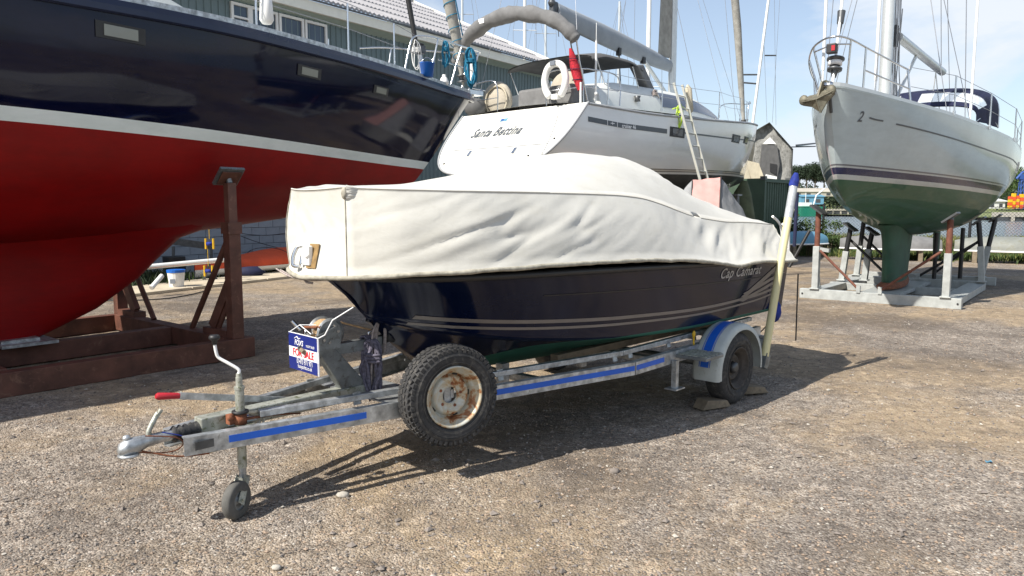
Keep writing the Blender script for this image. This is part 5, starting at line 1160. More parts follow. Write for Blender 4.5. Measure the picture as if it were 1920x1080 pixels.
for i in range(21):
    t = i / 20; w = 1.35 * math.sin(PI * (0.12 + .8 * t) / 1.0) ** .5 if t < 1 else .1
    w = interp(t, [(0, .08), (.12, .75), (.4, 1.35), (.8, 1.4), (1, 1.1)])
    hS.append([V((-1.6 + 9 * t, -w * math.cos(a), 2.45 - (1.15 * math.sin(a) ** .7) * interp(t, [(0, .55), (.2, .9), (1, .9)]))) for a in [PI * k / 12 for k in range(13)]])
b = MB(); b.grid(hS); b.build('hull', 'deck_white', SH)
b = MB(); b.grid([[V((-1.2, .5, 3.2)), V((-.2, 1.3, 3.4)), V((2, 1.5, 3.4))], [V((-1.9, .0, 2.3)), V((-.6, 1.2, 2.2)), V((2, 1.55, 2.2))]]); b.grid([[V((-.25, 1.02, 4.3)), V((-.3, 1.2, 3.4)), V((-1.3, .7, 2.2))], [V((.05, .75, 4.3)), V((.0, .8, 3.4)), V((-.2, .9, 2.2))]]); b.build('skirt_tarpaulin', 'cream_tarp', SH)
b = MB()
for x in (0, 4):
    for y in (-1.2, 1.2): b.tube([(x, y, 0), (x, y * .8, 1.9)], .05, 8)
b.beam((0, -1.2, .1), (0, 1.2, .1), .12, .16); b.beam((4, -1.2, .1), (4, 1.2, .1), .12, .16); b.box((2.5, 0, .8), (2.2, .25, 1.4)); b.build('support', 'galv_dark', SH)
b = MB(); p = px(1408, 240, 31) - V((8.9, 28, 0)); q = px(1440, 0, 31) - V((8.9, 28, 0)); 
SHm = SH.matrix_world.copy(); bpy.context.view_layer.update(); inv = SH.matrix_world.inverted()
def shl(v): return inv @ v
p = shl(px(1409, 250, 31)); q = shl(px(1441, 0, 31)); b.tube([p + (p - q) * .25, p, q, p + (q - p) * 2.2], .085, 12); b.build('mast', 'mast_white', SH)
b = MB(); b.tube([shl(px(1434, 104, 31)), shl(px(1455, 104, 31))], .03, 6); b.tube([shl(px(1394, 140, 31)), shl(px(1420, 140, 31))], .035, 6); b.tube([shl(px(1394, 155, 31)), shl(px(1418, 157, 31))], .035, 6); b.build('mast_bracket', 'dark_steel', SH)
b = MB()
for u0, v0, u1, v1 in ((1452, 0, 1455, 235), (1431, 40, 1438, 230), (1462, 0, 1448, 230)): b.tube([shl(px(u0, v0, 31)), shl(px(u1, v1, 31))], .010, 4)
b.build('stay', 'wire', SH)
wthing('mooring_buoy', 'dark green conical cover with mossy top between the tented dinghy and the container', 'buoy', px(1388, 400, 22) * 1, 'moss_tarp', lambda b: b.tube([(0, 0, -1.2), (0, 0, -.2), (.05, 0, .6), (.1, 0, .95)], [.5, .45, .25, .08], 12))
# ------------------------------------------------------------------ masts behind
def far_mast(u, v1, Y, r, lbl, mat='mast_white', h=14, lean=0.0, spreaders=True, stays=((-22, 0), (20, 0)), base=0.0):
    p = px(u, v1, Y); o = thing('distant_mast', lbl, 'mast', (p.x, p.y, base), 0, None)
    b = MB(); b.tube([(0, 0, 0), (lean * h, 0, h)], [r, r * .75], 10); b.build('spar', mat, o)
    b = MB()
    for k in (.45, .72):
        z = h * k; b.tube([(lean * z - .7, 0, z), (lean * z + .7, .1, z)], .022, 6)
    if spreaders: b.build('spreader', mat, o)
    b = MB()
    for s_ in (-1, 1): b.tube([(s_ * 1.25, .2, 1.5), (lean * h * .45 + s_ * .7, 0, h * .45), (lean * h * .72 + s_ * .7, .1, h * .72), (lean * h, 0, h)], .011, 4)
    b.tube([(-3.2, 3.0, 1.5), (lean * h, 0, h)], .011, 4); b.tube([(3.2, -2.5, 1.5), (lean * h, 0, h)], .013, 4); b.build('stay', 'wire', o)
    return o
for a in ((867, 60, 48, .10, 'thin white mast just right of the furled sail of the navy yacht', 'mast_alu', 19), (984, 80, 46, .12, 'white mast rising left of the covered boom end above the shed roof', 'mast_white', 17),
          (1023, 80, 50, .10, 'grey mast right behind the end of the covered boom', 'mast_alu', 18), (1100, 120, 55, .07, 'slim grey mast between the ensign staff and the boom', 'mast_alu', 9.8),
          (1161, 60, 52, .11, 'grey mast with dark top crossing the middle of the covered boom', 'mast_alu', 15.5), (1216, 80, 38, .13, 'thick white mast left of the white cruiser mainmast', 'mast_white', 17),
          
          (1205, 150, 60, .06, 'very thin distant mast under the covered boom', 'mast_alu', 14), (1128, 150, 58, .06, 'very thin distant mast over the dark sprayhood', 'mast_alu', 12)):
    far_mast(*a)
b = MB(); b.tube([px(1735, -40, 40), px(1736, 400, 40)], .03, 6); 
# ------------------------------------------------------------------ fence and shore
FN = thing('chain_link_fence', 'black chain-link fence with posts between the yard and the river', 'fence', (0, 0, 0), 0)
fpts = [V((9.3, 27.5, 0)), V((11.0, 26.3, 0)), V((12.9, 25.0, 0)), V((14.6, 23.7, 0)), V((16.2, 22.6, 0)), V((18.0, 21.2, 0)), V((20.5, 19.2, 0)), V((23, 17.2, 0))]
for p in fpts: b = MB(); b.cyl(p, p + V((0, 0, 1.75)), .045, 8); b.build('fence_post', 'black', FN)
b = MB()
for i in range(len(fpts) - 1):
    a, c_ = fpts[i], fpts[i + 1]; L_ = (c_ - a).length; d = (c_ - a) / L_; n = int(L_ / .10)
    for k in range(-16, n):
        for s_ in (1, -1):
            x0 = k * .10 if s_ > 0 else (k + 16) * .10; x1 = x0 + s_ * 1.6; z0, z1 = .05, 1.65
            if x0 < 0: z0 += (-x0) ; x0_ = 0
            else: x0_ = x0
            xe = x1
            if xe > L_: z1 -= (xe - L_); xe = L_
            if xe < 0: z1 -= -xe; xe = 0
            if x0_ > L_: z0 += x0_ - L_; x0_ = L_
            if z1 <= z0: continue
            A_, B_ = a + d * x0_ + V((0, 0, z0)), a + d * xe + V((0, 0, z1)); nn = V((-d.y, d.x, 0)) * .0025
            w_ = V((0, 0, .0055)); b.add([A_ - w_, B_ - w_, B_ + w_, A_ + w_], [(0, 1, 2, 3)])
    b.tube([a + V((0, 0, 1.66)), a.lerp(c_, .5) + V((0, 0, 1.61)), c_ + V((0, 0, 1.66))], .008, 4)
o = b.build('wire_mesh', 'black', FN); tag(o, kind='stuff')
for k, (p, q) in enumerate(((px(1480, 485, 20), px(1518, 432, 20)),)):
    o = MB().tube([V((p.x, p.y, 0)), q], .045, 8).build('timber_prop', 'black'); tag(o, 'dark prop leaning on the fence left of the silver sloop cradle', 'prop')
gt = [(p.x, p.y, 0) for i in range(len(fpts) - 1) for k in range(8) for p in [fpts[i].lerp(fpts[i + 1], k / 8) + V((random.uniform(.2, 3.0), random.uniform(.2, 3.0), 0))]]
blades('bank_grass', 'leaf_b', gt, 16000, .55, .45, 21, .016); blades('bank_grass', 'leaf_a', gt, 9000, .40, .5, 22, .02)
gt2 = [(p.x, p.y, 0) for i in range(len(fpts) - 1) for k in range(8) for p in [fpts[i].lerp(fpts[i + 1], k / 8) + V((random.uniform(-1.2, .1), random.uniform(-1.2, .1), 0))]]
blades('bank_grass', 'leaf_a', gt2, 6000, .22, .4, 23, .014); blades('bank_grass', 'leaf_b', gt2, 3000, .2, .4, 24, .012)
def bush(p, rr, n, lbl, mat='leaf_a', h=1.0):
    o = thing('shrub', lbl, 'shrub', p, 0); cs = [(random.uniform(-rr, rr) * .7, random.uniform(-rr, rr) * .7, h * random.uniform(.3, .9)) for _ in range(9)]
    f = leaves('foliage', mat, cs, n, rr * .55, .045, int(p[0] * 10), .8, o)
    b = MB()
    for c_ in cs: b.tube([(0, 0, 0), (c_[0] * .5, c_[1] * .5, c_[2] * .5), c_], [.02, .014, .006], 5)
    b.build('stem', 'wood', o)
bush((10.0, 26.4, 0), .6, 2600, 'green shrub growing on the fence behind the left cradle post', h=1.5); bush((11.0, 25.7, 0), .45, 1500, 'tall thin weed growing through the fence behind the green keel', h=1.2)
bush((16.9, 23.4, 0), .7, 2600, 'yellowish bush beyond the fence at the right edge', 'leaf_b', 1.0); bush((18.6, 22.4, 0), .8, 2600, 'olive bush at the far right beyond the fence', 'leaf_b', 1.1)
bush((9.0, 26.0, 0), .7, 3000, 'low grassy shrub beside the pole right of the motor boat', 'leaf_b', .8)
def upturned(p, rz, L_, w, mat, lbl, z0=.35):
    o = thing('upturned_dinghy', lbl, 'dinghy', p, rz); rows = []
    for i in range(17):
        t = i / 16; ww = w * math.sin(PI * (.06 + .80 * t)) ** .6; rows.append([V((t * L_ - L_ / 2, -ww * math.cos(a), z0 + .42 * math.sin(a) ** .8 * (1 - .3 * abs(2 * t - 1) ** 3))) for a in [PI * k / 12 for k in range(13)]])
    b = MB(); b.grid(rows); b.add(rows[-1], [tuple(range(13))]); b.build('hull', mat, o)
    b = MB(); b.tube([r[0] for r in rows], .03, 6); b.tube([r[-1] for r in rows], .03, 6); b.build('gunwale', 'white_plastic', o)
    b = MB()
    for x in (-L_ * .3, L_ * .3): b.box((x, 0, z0 / 2 - .02), (.12, w * 1.6, z0)) 
    b.build('trestle', 'wood', o)
upturned((11.7, 23.0, 0), R(-25), 2.8, .6, 'grey_canvas', 'upturned grey dinghy behind the keel of the silver sloop'); upturned((14.4, 21.6, 0), R(-30), 2.6, .5, 'dinghy_grey', 'upturned pale grey dinghy on trestles at the right behind the cradle')
upturned((9.6, 24.6, 0), R(20), 1.8, .4, 'far_blue', 'small blue upturned dinghy behind the left cradle post', .42)
# far shore
HY = 300
b = MB(); b.add([(-500, 285, -.9), (-20, 285, -.9), (126, 285, -.9), (126, 178, -.9), (900, 150, -.9), (1400, 1400, 4), (-900, 1400, 4)], [(0, 1, 2, 5, 6), (2, 3, 4, 5)]); tag(b.build('far_shore', 'far_grass'), kind='structure')
b = MB(); b.grid([[V((x, 420 + 40 * math.sin(x * .01), -.5)) for x in range(-700, 1400, 30)], [V((x, 560, 9 + 5 * noise.noise(V((x * .01, 0, 0))))) for x in range(-700, 1400, 30)], [V((x, 900, 15 + 9 * noise.noise(V((x * .006, 3, 0))))) for x in range(-700, 1400, 30)]]); tag(b.build('far_hill', 'far_grass'), kind='structure')
QW = thing('quay', 'dark piled quay wall with pale deck on the far side of the river', 'quay', (128, 184, -1.6), R(-8))
b = MB(); b.box((60, 4, .3), (130, 8, 1.2)) ; b.build('quay_wall', 'far_quay', QW)
b = MB(); b.box((60, 4, 1.55), (130, 8.6, 1.1)); b.build('quay_deck', 'far_conc', QW)
for k in range(26): b = MB(); b.box((-4 + k * 4.6, -.25, .45), (.7, .5, 2.2)); b.build('pile', 'far_conc', QW)
QL = thing('quay', 'dark timber quay behind the green ship on the far shore', 'quay', (108, 292, -1.6), 0)
b = MB(); b.box((22, 4, 1.0), (56, 8, 2.4)); b.build('quay_wall', 'far_quay', QL); b = MB(); b.box((22, 4, 2.5), (56, 8.5, .7)); b.build('quay_deck', 'far_conc', QL)
for k in range(12): b = MB(); b.box((12 + k * 2.9, -.3, .6), (.4, .5, 2.6)); b.build('pile', 'far_conc', QL)
SP = thing('green_ship', 'green hulled workboat moored at the quay across the river', 'ship', (113.5, 284, -1.6), 0)
b = MB(); b.slab([(-3.5, 0, 0), (5, 0, 0), (6.3, 0, 3.9), (-3.5, 0, 3.9)], (0, 5, 0)); b.build('hull', 'ship_green', SP, bevel=.1)
b = MB(); b.box((-1, 2.5, 4.6), (4, 3.6, 1.4)); b.build('deckhouse', 'deck_white', SP); b = MB(); b.tube([(2, 2, 4), (3, 2, 8), (6, 2, 10.5)], .25, 8); b.tube([(-1, 2, 5), (-1, 2, 9)], .12, 6); b.build('davit', 'white_paint', SP)
lettering('RIVER', .9, lambda x, y: V((-1.4 + x, -.02, 2.4 + y)), 'print_white', SP, 'name_lettering') if False else None
def far_box(name, lbl, cat, u0, u1, v0, v1, Y, mat, depth=8, roof=None):
    a = px(u0, v1, Y); c_ = px(u1, v0, Y); o = thing(name, lbl, cat, (a.x, Y, a.z), 0); w_ = c_.x - a.x; h = c_.z - a.z
    b = MB(); b.box((w_ / 2, depth / 2, h / 2), (w_, depth, h)); b.build('wall', mat, o)
    b = MB(); b.slab([(-.4, -.4, h), (w_ + .4, -.4, h), (w_ + .4, depth / 2, h + .18 * depth * .5), (-.4, depth / 2, h + .18 * depth * .5)], (0, 0, .2)); b.slab([(-.4, depth / 2, h + .18 * depth * .5), (w_ + .4, depth / 2, h + .18 * depth * .5), (w_ + .4, depth + .4, h), (-.4, depth + .4, h)], (0, 0, .2)); b.build('roof', roof or mat, o)
    b = MB()
    n = max(2, int(w_ / 4))
    for k in range(n): b.box(((k + .5) * w_ / n, -.03, h * .45), (w_ / n * .4, .06, h * .5))
    b.build('opening', 'far_quay', o); return o
far_box('warehouse', 'light blue shed on the far quay behind the green ship', 'building', 1502, 1545, 369, 383, 298, 'far_blue')
far_box('warehouse', 'long pale warehouse above the blue shed on the far shore', 'building', 1488, 1600, 360, 368, 340, 'far_conc', 20)
far_box('warehouse', 'white shed on the right hand far quay', 'building', 1852, 1885, 378, 391, 200, 'deck_white'); far_box('warehouse', 'grey low shed half hidden by the silver sloop on the far quay', 'building', 1790, 1848, 384, 392, 205, 'far_conc')
for k, (u, hh) in enumerate(((1893, 3.2), (1899, 4.0), (1906, 3.4), (1914, 3.8))):
    p = px(u, 391, 196); o = thing('buoy_stack', '%s stack of orange and yellow marker frames on the right far quay' % ('leftmost', 'second', 'third', 'rightmost')[k], 'crate', (p.x, 196, p.z), 0, None)
    for j in range(4): b = MB(); b.box((0, 0, hh / 8 + j * hh / 4), (.75, .8, hh / 4 - .08)); b.build('frame', ['yellow', 'orange_cover'][(j + k) % 2], o)
p = px(1912, 392, 215); cr = thing('harbour_crane', 'blue lattice harbour crane on the far quay at the right edge', 'crane', (p.x, 215, p.z), 0)
b = MB()
for x in (-.6, .6):
    for y in (-.6, .6): b.tube([(x, y, 0), (x * .6, y * .6, 9)], .14, 6)
for k in range(6):
    for y in (-.5, .5): b.tube([(-.58, y, k * 1.5), (.58, y, (k + 1) * 1.5)], .09, 5); b.tube([(.58, y, k * 1.5), (-.58, y, (k + 1) * 1.5)], .09, 5)
b.build('tower', 'crane_blue', cr); b = MB(); b.tube([(-1.6, 0, 8.6), (0, 0, 10.4), (4, 0, 12)], .35, 8); b.box((.2, 0, 9.2), (1.8, 1.2, 1.4)); b.build('jib', 'crane_blue', cr)
def far_tree(u, vb, Y, h, w_, lbl, seed, mat='leaf_dark'):
    p = px(u, vb, Y); o = thing('tree', lbl, 'tree', (p.x, Y, p.z), 0); q = random.Random(seed)
    cs = [(q.uniform(-w_, w_) * .7, q.uniform(-w_, w_) * .5, h * q.uniform(.4, .82)) for _ in range(14)]
    leaves('crown', mat, cs, 5000, h * .22, .38, seed, .9, o); b = MB(); b.tube([(0, 0, 0), (0, 0, h * .5)], [.4, .2], 8)
    for c_ in cs[:6]: b.tube([(0, 0, h * .35), c_], [.16, .05], 5)
    b.build('trunk', 'wood', o)
for k, (u, h, w_, lb) in enumerate(((1498, 10.5, 6, 'dark tree on the far shore just right of the blue wrapped pole'), (1512, 13, 7, 'tallest dark tree on the far shore left of the silver sloop bow'), (1528, 10, 6, 'dark tree on the far shore against the silver sloop hull'), (1545, 10, 6, 'dark tree mostly hidden behind the silver sloop bow'))):
    far_tree(u, 352, 360, h, w_, lb, 40 + k)
tw = [(px(u, 362, 330 + (i % 3) * 12).x, 330 + (i % 3) * 12, px(u, 362, 330).z + 3 + random.uniform(0, 5)) for i, u in enumerate(range(1780, 2100, 6))]
o = leaves('distant_wood', 'leaf_a', tw, 26000, 5.5, .5, 77); tag(o, kind='stuff')
tw = [(px(u, 372, 430).x, 430 + random.uniform(0, 60), px(u, 372, 430).z + random.uniform(0, 6)) for u in range(600, 2200, 9)]
o = leaves('distant_wood', 'leaf_dark', [(x, y, z - 3) for x, y, z in tw], 70000, 8, .8, 78); tag(o, kind='stuff')
# ================================================================== MOTOR BOAT ON ITS TRAILER
TO, TA = (-1.85, 3.47, 0), R(47)
MBT = thing('motor_boat', 'small navy blue motor boat with grey stripes and green bottom under a white fitted cover', 'boat', TO, TA)
def cat(P, n):
    P = [V(p) for p in P]; return bend(P, n)
nS = 6
Sx = cat([(1.14, 0, 1.205), (1.20, -.20, 1.205), (1.33, -.42, 1.205), (1.56, -.62, 1.205), (1.95, -.77, 1.205), (2.5, -.86, 1.20), (3.2, -.90, 1.185), (4.0, -.91, 1.165), (4.8, -.90, 1.145), (5.6, -.87, 1.125)], nS)
Cx = cat([(1.40, 0, .93), (1.50, -.14, .915), (1.64, -.31, .885), (1.86, -.49, .85), (2.20, -.65, .80), (2.7, -.76, .745), (3.3, -.81, .70), (4.05, -.83, .68), (4.82, -.83, .675), (5.6, -.82, .675)], nS)
Kx = cat([(1.42, 0, .91), (1.50, 0, .83), (1.62, 0, .72), (1.78, 0, .60), (2.05, 0, .52), (2.5, 0, .465), (3.2, 0, .44), (4.0, 0, .43), (4.8, 0, .43), (5.6, 0, .43)], nS)
rows = []
for s_, c_, k_ in zip(Sx, Cx, Kx):
    half = []
    for j in range(9):
        u = j / 8; p = s_.lerp(c_, u); fl = math.sin(PI * u) * .035 * (1 - min(1, max(0, (s_.x - 1.2) / 3))); p.y += fl * (1 if s_.y < 0 else 0)
        if 0.36 < u < 0.40: pass
        half.append(p)
    half.append(c_ + V((0, 0.006, -.022)))
    for j in range(1, 7):
        u = j / 6; p = c_.lerp(k_, u); p.z -= .0; half.append(p + V((0, .03 * math.sin(PI * u) * (c_.y != 0), -.012 * math.sin(PI * u))))
    rows.append(half + [V((p.x, -p.y, p.z)) for p in reversed(half[:-1])])
b = MB(); b.grid(rows); b.add(rows[-1], [tuple(range(len(rows[-1])))])
wlT = lambda x: interp(x, [(1.1, .3), (1.9, .50), (2.15, .60), (2.4, .69), (2.8, .705), (3.3, .70), (4, .68), (5.6, .677)])
hullT = b.build('hull', 'hull_runabout', MBT, attr=[p[2] - wlT(p[0]) for p in b.v])
class HB: pass
hT = HB(); hT.bvh = BVHTree.FromPolygons([V(p) for p in b.v], b.f); hT.side = Hull.side.__get__(hT)
stz = [(1.36, 1.0), (1.55, .950), (1.79, .923), (2.35, .880), (3.05, .842), (4.08, .812), (4.9, .83), (5.5, .88)]
for dz, w_ in ((0, .024), (-.045, .018)): strip_on(hT, [(x, z + dz) for x, z in stz if x > 1.4] , w_, 'stripe_grey', MBT, 'side_stripe', off=.004, n=60); strip_on(hT, [(x, z + dz) for x, z in stz if x > 1.4], w_, 'stripe_grey', MBT, 'side_stripe', off=.004, n=60, sd=1)
strip_on(hT, [(2.2, 1.06), (3.2, 1.03), (4.4, 1.0), (5.55, .985)], .008, 'black', MBT, 'moulded_line', off=.003, n=40)
b = MB()
for k in range(3): b.grid([[hT.side(4.72 + i * .11 + k * .03, .80 + k * .03 + i * .02 * (k % 2 + 1), -1, .005), hT.side(4.62 + i * .11 + k * .03, .812 + k * .03 + i * .02 * (k % 2 + 1), -1, .005)] for i in range(8)])
b.build('swoosh_stripe', 'stripe_grey', MBT)
lettering('Cap Camarat', .145, lambda x, y: hT.side(4.20 + x * 1.0, 1.035 + y * .80 - x * .008, -1, .005), 'print_silver', MBT, 'model_lettering', shear=.3, spacing=1.05, sx=.93)
b = MB(); b.tube([p + V((0, -.012, 0)) for p in Sx], .022, 8); b.tube([V((p.x, -p.y + .012, p.z)) for p in Sx], .022, 8); b.build('gunwale', 'black', MBT)
# bow eye, transom gear, outboard
b = MB(); b.tube(bend([(1.50, 0, .86), (1.42, 0, .84), (1.44, 0, .78), (1.54, 0, .78)], 4), .008, 6); b.build('bow_eye', 'steel', MBT)
b = MB(); b.box((5.72, 0, .95), (.22, .5, .35)); b.build('outboard_bracket', 'white_plastic', MBT, bevel=.03)
b = MB(); b.tube([(5.82, 0, 1.25), (5.86, 0, .85), (5.92, 0, .55)], [.16, .12, .07], 12); b.sphere((5.95, 0, .52), (.2, .06, .06), 10); b.slab([(5.8, -.01, .5), (6.1, -.01, .5), (6.0, -.01, .3), (5.86, -.01, .3)], (0, .02, 0)); b.build('outboard_leg', 'white_plastic', MBT)
b = MB(); b.sphere((5.86, -.02, .70), (.16, .13, .22), 14); b.build('outboard_bag', 'blue_cloth', MBT)
b = MB(); b.slab([(5.55, -.78, 1.16), (5.85, -.74, 1.16), (5.85, .74, 1.16), (5.55, .78, 1.16)], (0, 0, .03)); b.tube(bend([(5.60, -.80, 1.45), (5.78, -.78, 1.40), (5.86, -.76, 1.18)], 4), .012, 6); b.tube(bend([(5.60, -.70, 1.52), (5.84, -.68, 1.42), (5.90, -.68, 1.18)], 4), .012, 6); b.build('bathing_platform', 'white_plastic', MBT)
# -------------------------------------------------- the cover
CV = thing('boat_cover', 'off-white canvas cover stretched over the small motor boat, peaked over its windscreen', 'cover', TO, TA)
crz = [(.95, 1.715), (1.3, 1.70), (1.75, 1.695), (2.5, 1.695), (3.0, 1.69), (3.3, 1.675), (3.6, 1.635), (3.85, 1.59), (4.1, 1.545), (4.4, 1.51), (4.8, 1.48), (5.2, 1.47), (5.62, 1.445)]
cry = [(.95, .24), (1.06, .305), (1.3, .49), (1.75, .64), (2.5, .70), (3.2, .71), (3.9, .68), (4.4, .66), (5.0, .665), (5.4, .68), (5.62, .70)]
rdz = [(.95, 1.725), (1.5, 1.735), (1.77, 1.75), (2.13, 1.81), (2.66, 1.93), (3.07, 2.0), (3.46, 2.035), (3.9, 2.03), (4.2, 1.98), (4.45, 1.89), (4.7, 1.81), (5.0, 1.71), (5.3, 1.62), (5.62, 1.52)]
hmx = [(1.06, .33), (1.15, .45), (1.28, .57), (1.5, .70), (1.8, .81), (2.4, .915), (3.2, .96), (4.2, .985), (5.0, .97), (5.62, .93)]
hmz = [(.92, 1.215), (1.2, 1.235), (1.6, 1.25), (2.2, 1.262), (2.8, 1.255), (3.5, 1.225), (4.1, 1.165), (4.35, 1.135), (4.7, 1.15), (5.2, 1.125), (5.62, 1.11)]
# perimeter from near stern, round the bow, to far stern
NX = 150; per = []
for i in range(NX): per.append((5.62 - (5.62 - 1.06) * i / (NX - 1), -1, None))
NB = 36
for i in range(1, NB): per.append((1.06, 0, -1 + 2 * i / NB))
for i in range(NX): per.append((1.06 + (5.62 - 1.06) * i / (NX - 1), 1, None))
NVs = 30
def fold(x, z, sd, u):
    w = -x * math.sin(R(21)) + z * math.cos(R(21)); l = x * math.cos(R(21)) + z * math.sin(R(21))
    n_ = noise.noise(V((w * 9.0, l * .9, 3.7 * sd))) ; n2 = noise.noise(V((w * 22, l * 3.2, 8.1 + sd)))
    env = math.sin(PI * min(1, max(0, u))) ** .7
    main = math.exp(-((x - 1.95) / .68) ** 2)
    sharp = -max(0, 1 - abs(n_) * 3.2) ** 2 * 1.1 + .4 * n_
    d = (sharp * .021 * main + n2 * .0075 * (.35 + main) + noise.noise(V((x * 1.6, z * 2.5, 1.3 * sd))) * .009) * env
    if x > 3.7:
        w2 = -(x) * math.sin(R(24)) + z * math.cos(R(24)); l2 = x * math.cos(R(24)) + z * math.sin(R(24))
        k = min(1, (x - 3.7) / .5); d += k * env * (.030 * noise.noise(V((w2 * 9, l2 * 1.6, 5.5))) + .010 * (1 - abs(noise.noise(V((w2 * 14, l2 * 2.0, 9.5)))) * 2.4))
    return d
rows = []
hemline = []
for x, sd, bw in per:
    if bw is None:
        yc = interp(x, cry) * sd; zc = interp(x, crz); C_ = V((x, yc, zc)); yh = interp(x, hmx) * sd; xh = x
        if sd > 0 and x < 1.7: kk = .76 + .24 * (x - 1.06) / .64; C_.y *= kk; yh *= kk
        if x < 1.5: # blend to blunt bow hem
            k = (1.5 - x) / (1.5 - 1.06); xh = x - .015 * k
        H_ = V((xh, yh, interp(x, hmz))); nrm = V((0, sd, .25)).normalized()
        if x < 1.35: nrm = V((-(1.35 - x) * 2.2, sd, .2)).normalized()
    else:
        a = bw; ca_ = interp(1.06, cry); yc = ca_ * a; bx = .035 * (1 - a * a); C_ = V((1.055 - bx, yc, 1.713 - .012 * (1 - a * a))); H_ = V((1.045 - .075 * (1 - a * a), interp(1.06, hmx) * a, 1.228 - .012 * (1 - abs(a)) + .02 * max(0, a))); nrm = V((-1, .2 * a, 0)).normalized()
        if False: pass
    if bw is not None and bw > 0: C_.y *= .76; H_.y *= .76
    row = []
    for j in range(NVs + 1):
        u = j / NVs; p = C_.lerp(H_, u)
        blg = .028 * math.sin(PI * u) if bw is None else -.035 * math.sin(PI * u)
        if bw is None and x > 3.4: blg -= .05 * math.sin(PI * u) * min(1, (x - 3.4) / .6)
        p = p + nrm * blg
        if bw is None: p = p + nrm * fold(x, p.z, sd, u)
        else:
            p = p + nrm * (.010 * noise.noise(V((p.y * 7 + p.z * 3, p.z * 4, 2))) + .006 * (1 - 2.4 * abs(noise.noise(V((p.y * 9 - p.z * 9, p.z * 2 + p.y * 2, 6)))))) * math.sin(PI * u)
        if u > .9: p = p + nrm * .012 * ((u - .9) / .1)
        row.append(p)
    rows.append(row); hemline.append(row[-1])
b = MB(); b.grid(rows)
# crown: from near crease to far crease
crown = []
xsC = [per[i][0] for i in range(NX)]
for i in range(NX):
    a, c_ = rows[i][0], rows[len(rows) - 1 - i][0]; x = a.x; zr = interp(x, rdz); row = []
    for k in range(NB + 1):
        u = -1 + 2 * k / NB; p = a.lerp(c_, k / NB); e = max(0, 1 - abs(u) ** (1.9 - .0 * x))
        wind = min(1, max(0, (x - 3.4) / .8)); e = e * (1 - wind * .0)
        p.z += (zr - a.z) * e; p += V((0, 0, 1)) * (.010 * noise.noise(V((x * 3.5, u * 2.4, 0))) * min(1, (1 - abs(u)) * 6))
        if x > 3.9: p.z += .022 * noise.noise(V((x * 2.2 + u * 3, u * 6 - x * 2, 4))) * min(1, (1 - abs(u)) * 5)
        row.append(p)
    crown.append(row)
for k in range(NB + 1):  # last crown row joins the bow crease
    if 0 < k < NB: crown[-1][k] = rows[NX - 1 + k][0]
b.grid(crown, flip=False)
# stern flap
st_ = [rows[0][j] for j in range(NVs + 1)]; sf = [rows[-1][j] for j in range(NVs + 1)]
fl = [[p.copy() for p in crown[0]]]
for j in range(1, NVs + 1): fl.append([st_[j].lerp(sf[j], k / NB) + V((.03 * math.sin(PI * k / NB) * math.sin(PI * j / NVs) + .012 * noise.noise(V((k * .4, j * .3, 0))), 0, 0)) for k in range(NB + 1)])
for j in range(1, 10):
    for k in range(1, NB): fl[j][k].z += (crown[0][k].z - st_[0].lerp(sf[0], k / NB).z) * (1 - j / 10)
b.grid(fl, flip=True)
cv = b.build('canvas', 'canvas', CV)
so = cv.modifiers.new('weld', 'WELD'); so.merge_threshold = .002
# hem, seams, fittings
hp = [p + V((0, 0, -.005)) for p in hemline]
b = MB(); b.tube([p + V((0, 0, .005 * noise.noise(V((p.x * 5, p.y * 5, 1))))) for p in hp], [.013 + .004 * noise.noise(V((p.x * 13, p.y * 13, 0))) for p in hp], 8); b.build('hem', 'canvas_hem', CV)
def seam(idx, r=.0035, name='seam'): return MB().tube([p + V((0, 0, 0)) for p in rows[idx]], r, 5).build(name, 'canvas_hem', CV)
iN = NX - 1; seam(iN); seam(NX + NB - 1); 
b = MB(); b.tube([r[0] + V((0, 0, .001)) for r in rows[108:len(rows) - 108]], .0045, 6); b.build('edge_piping', 'canvas', CV)
b = MB(); cpos = rows[iN][1]
for k in range(7): b.tube(bend([cpos + V((.0, -.004 - .01 * random.random(), .02 - .01 * k)), cpos + V((.03 + .02 * random.random(), -.03, .012 - .008 * k)), cpos + V((.10 + .04 * random.random(), -.045, .006 - .013 * k + .01 * random.random()))], 4), [.012] * 4 + [.009] * 4 + [.003], 6)
b.build('corner_gather', 'canvas', CV)
b = MB(); b.sphere(rows[iN][1] + V((-.006, -.004, -.015)), (.016, .02, .035), 8); b.build('corner_patch', 'canvas_hem', CV)
# cut-out with mooring cleat on the bow face
def fp(y, z, off=.012):  # bow face point
    j = min(range(len(rows[iN:NX + NB])), key=lambda q: abs(rows[iN + q][15].y - y)); r = rows[iN + j]
    i = min(range(NVs + 1), key=lambda q: abs(r[q].z - z)); p = r[i]; return V((p.x - off, y, z))
b = MB(); b.slab([fp(-.115, 1.265), fp(-.035, 1.265), fp(-.035, 1.40), fp(-.115, 1.40)], (.004, 0, 0)); b.build('cut_out', 'brown_hole', CV)
b = MB(); b.box(fp(-.045, 1.335, .022), (.03, .06, .11)); b.sphere(fp(-.06, 1.335, .035), .016, 10); b.box(fp(-.0, 1.33, .02), (.02, .035, .09)); b.build('cleat_base', 'white_plastic', CV, bevel=.006)
b = MB(); b.tube(bend([fp(.02, 1.385, .02), fp(.045, 1.38, .04), fp(.055, 1.34, .05), fp(.055, 1.30, .05), fp(.045, 1.275, .04), fp(.02, 1.27, .02)], 4), .011, 8); b.cyl(fp(0.01, 1.37, .02), fp(0.01, 1.285, .02), .01, 8); b.build('bow_roller', 'steel', CV)
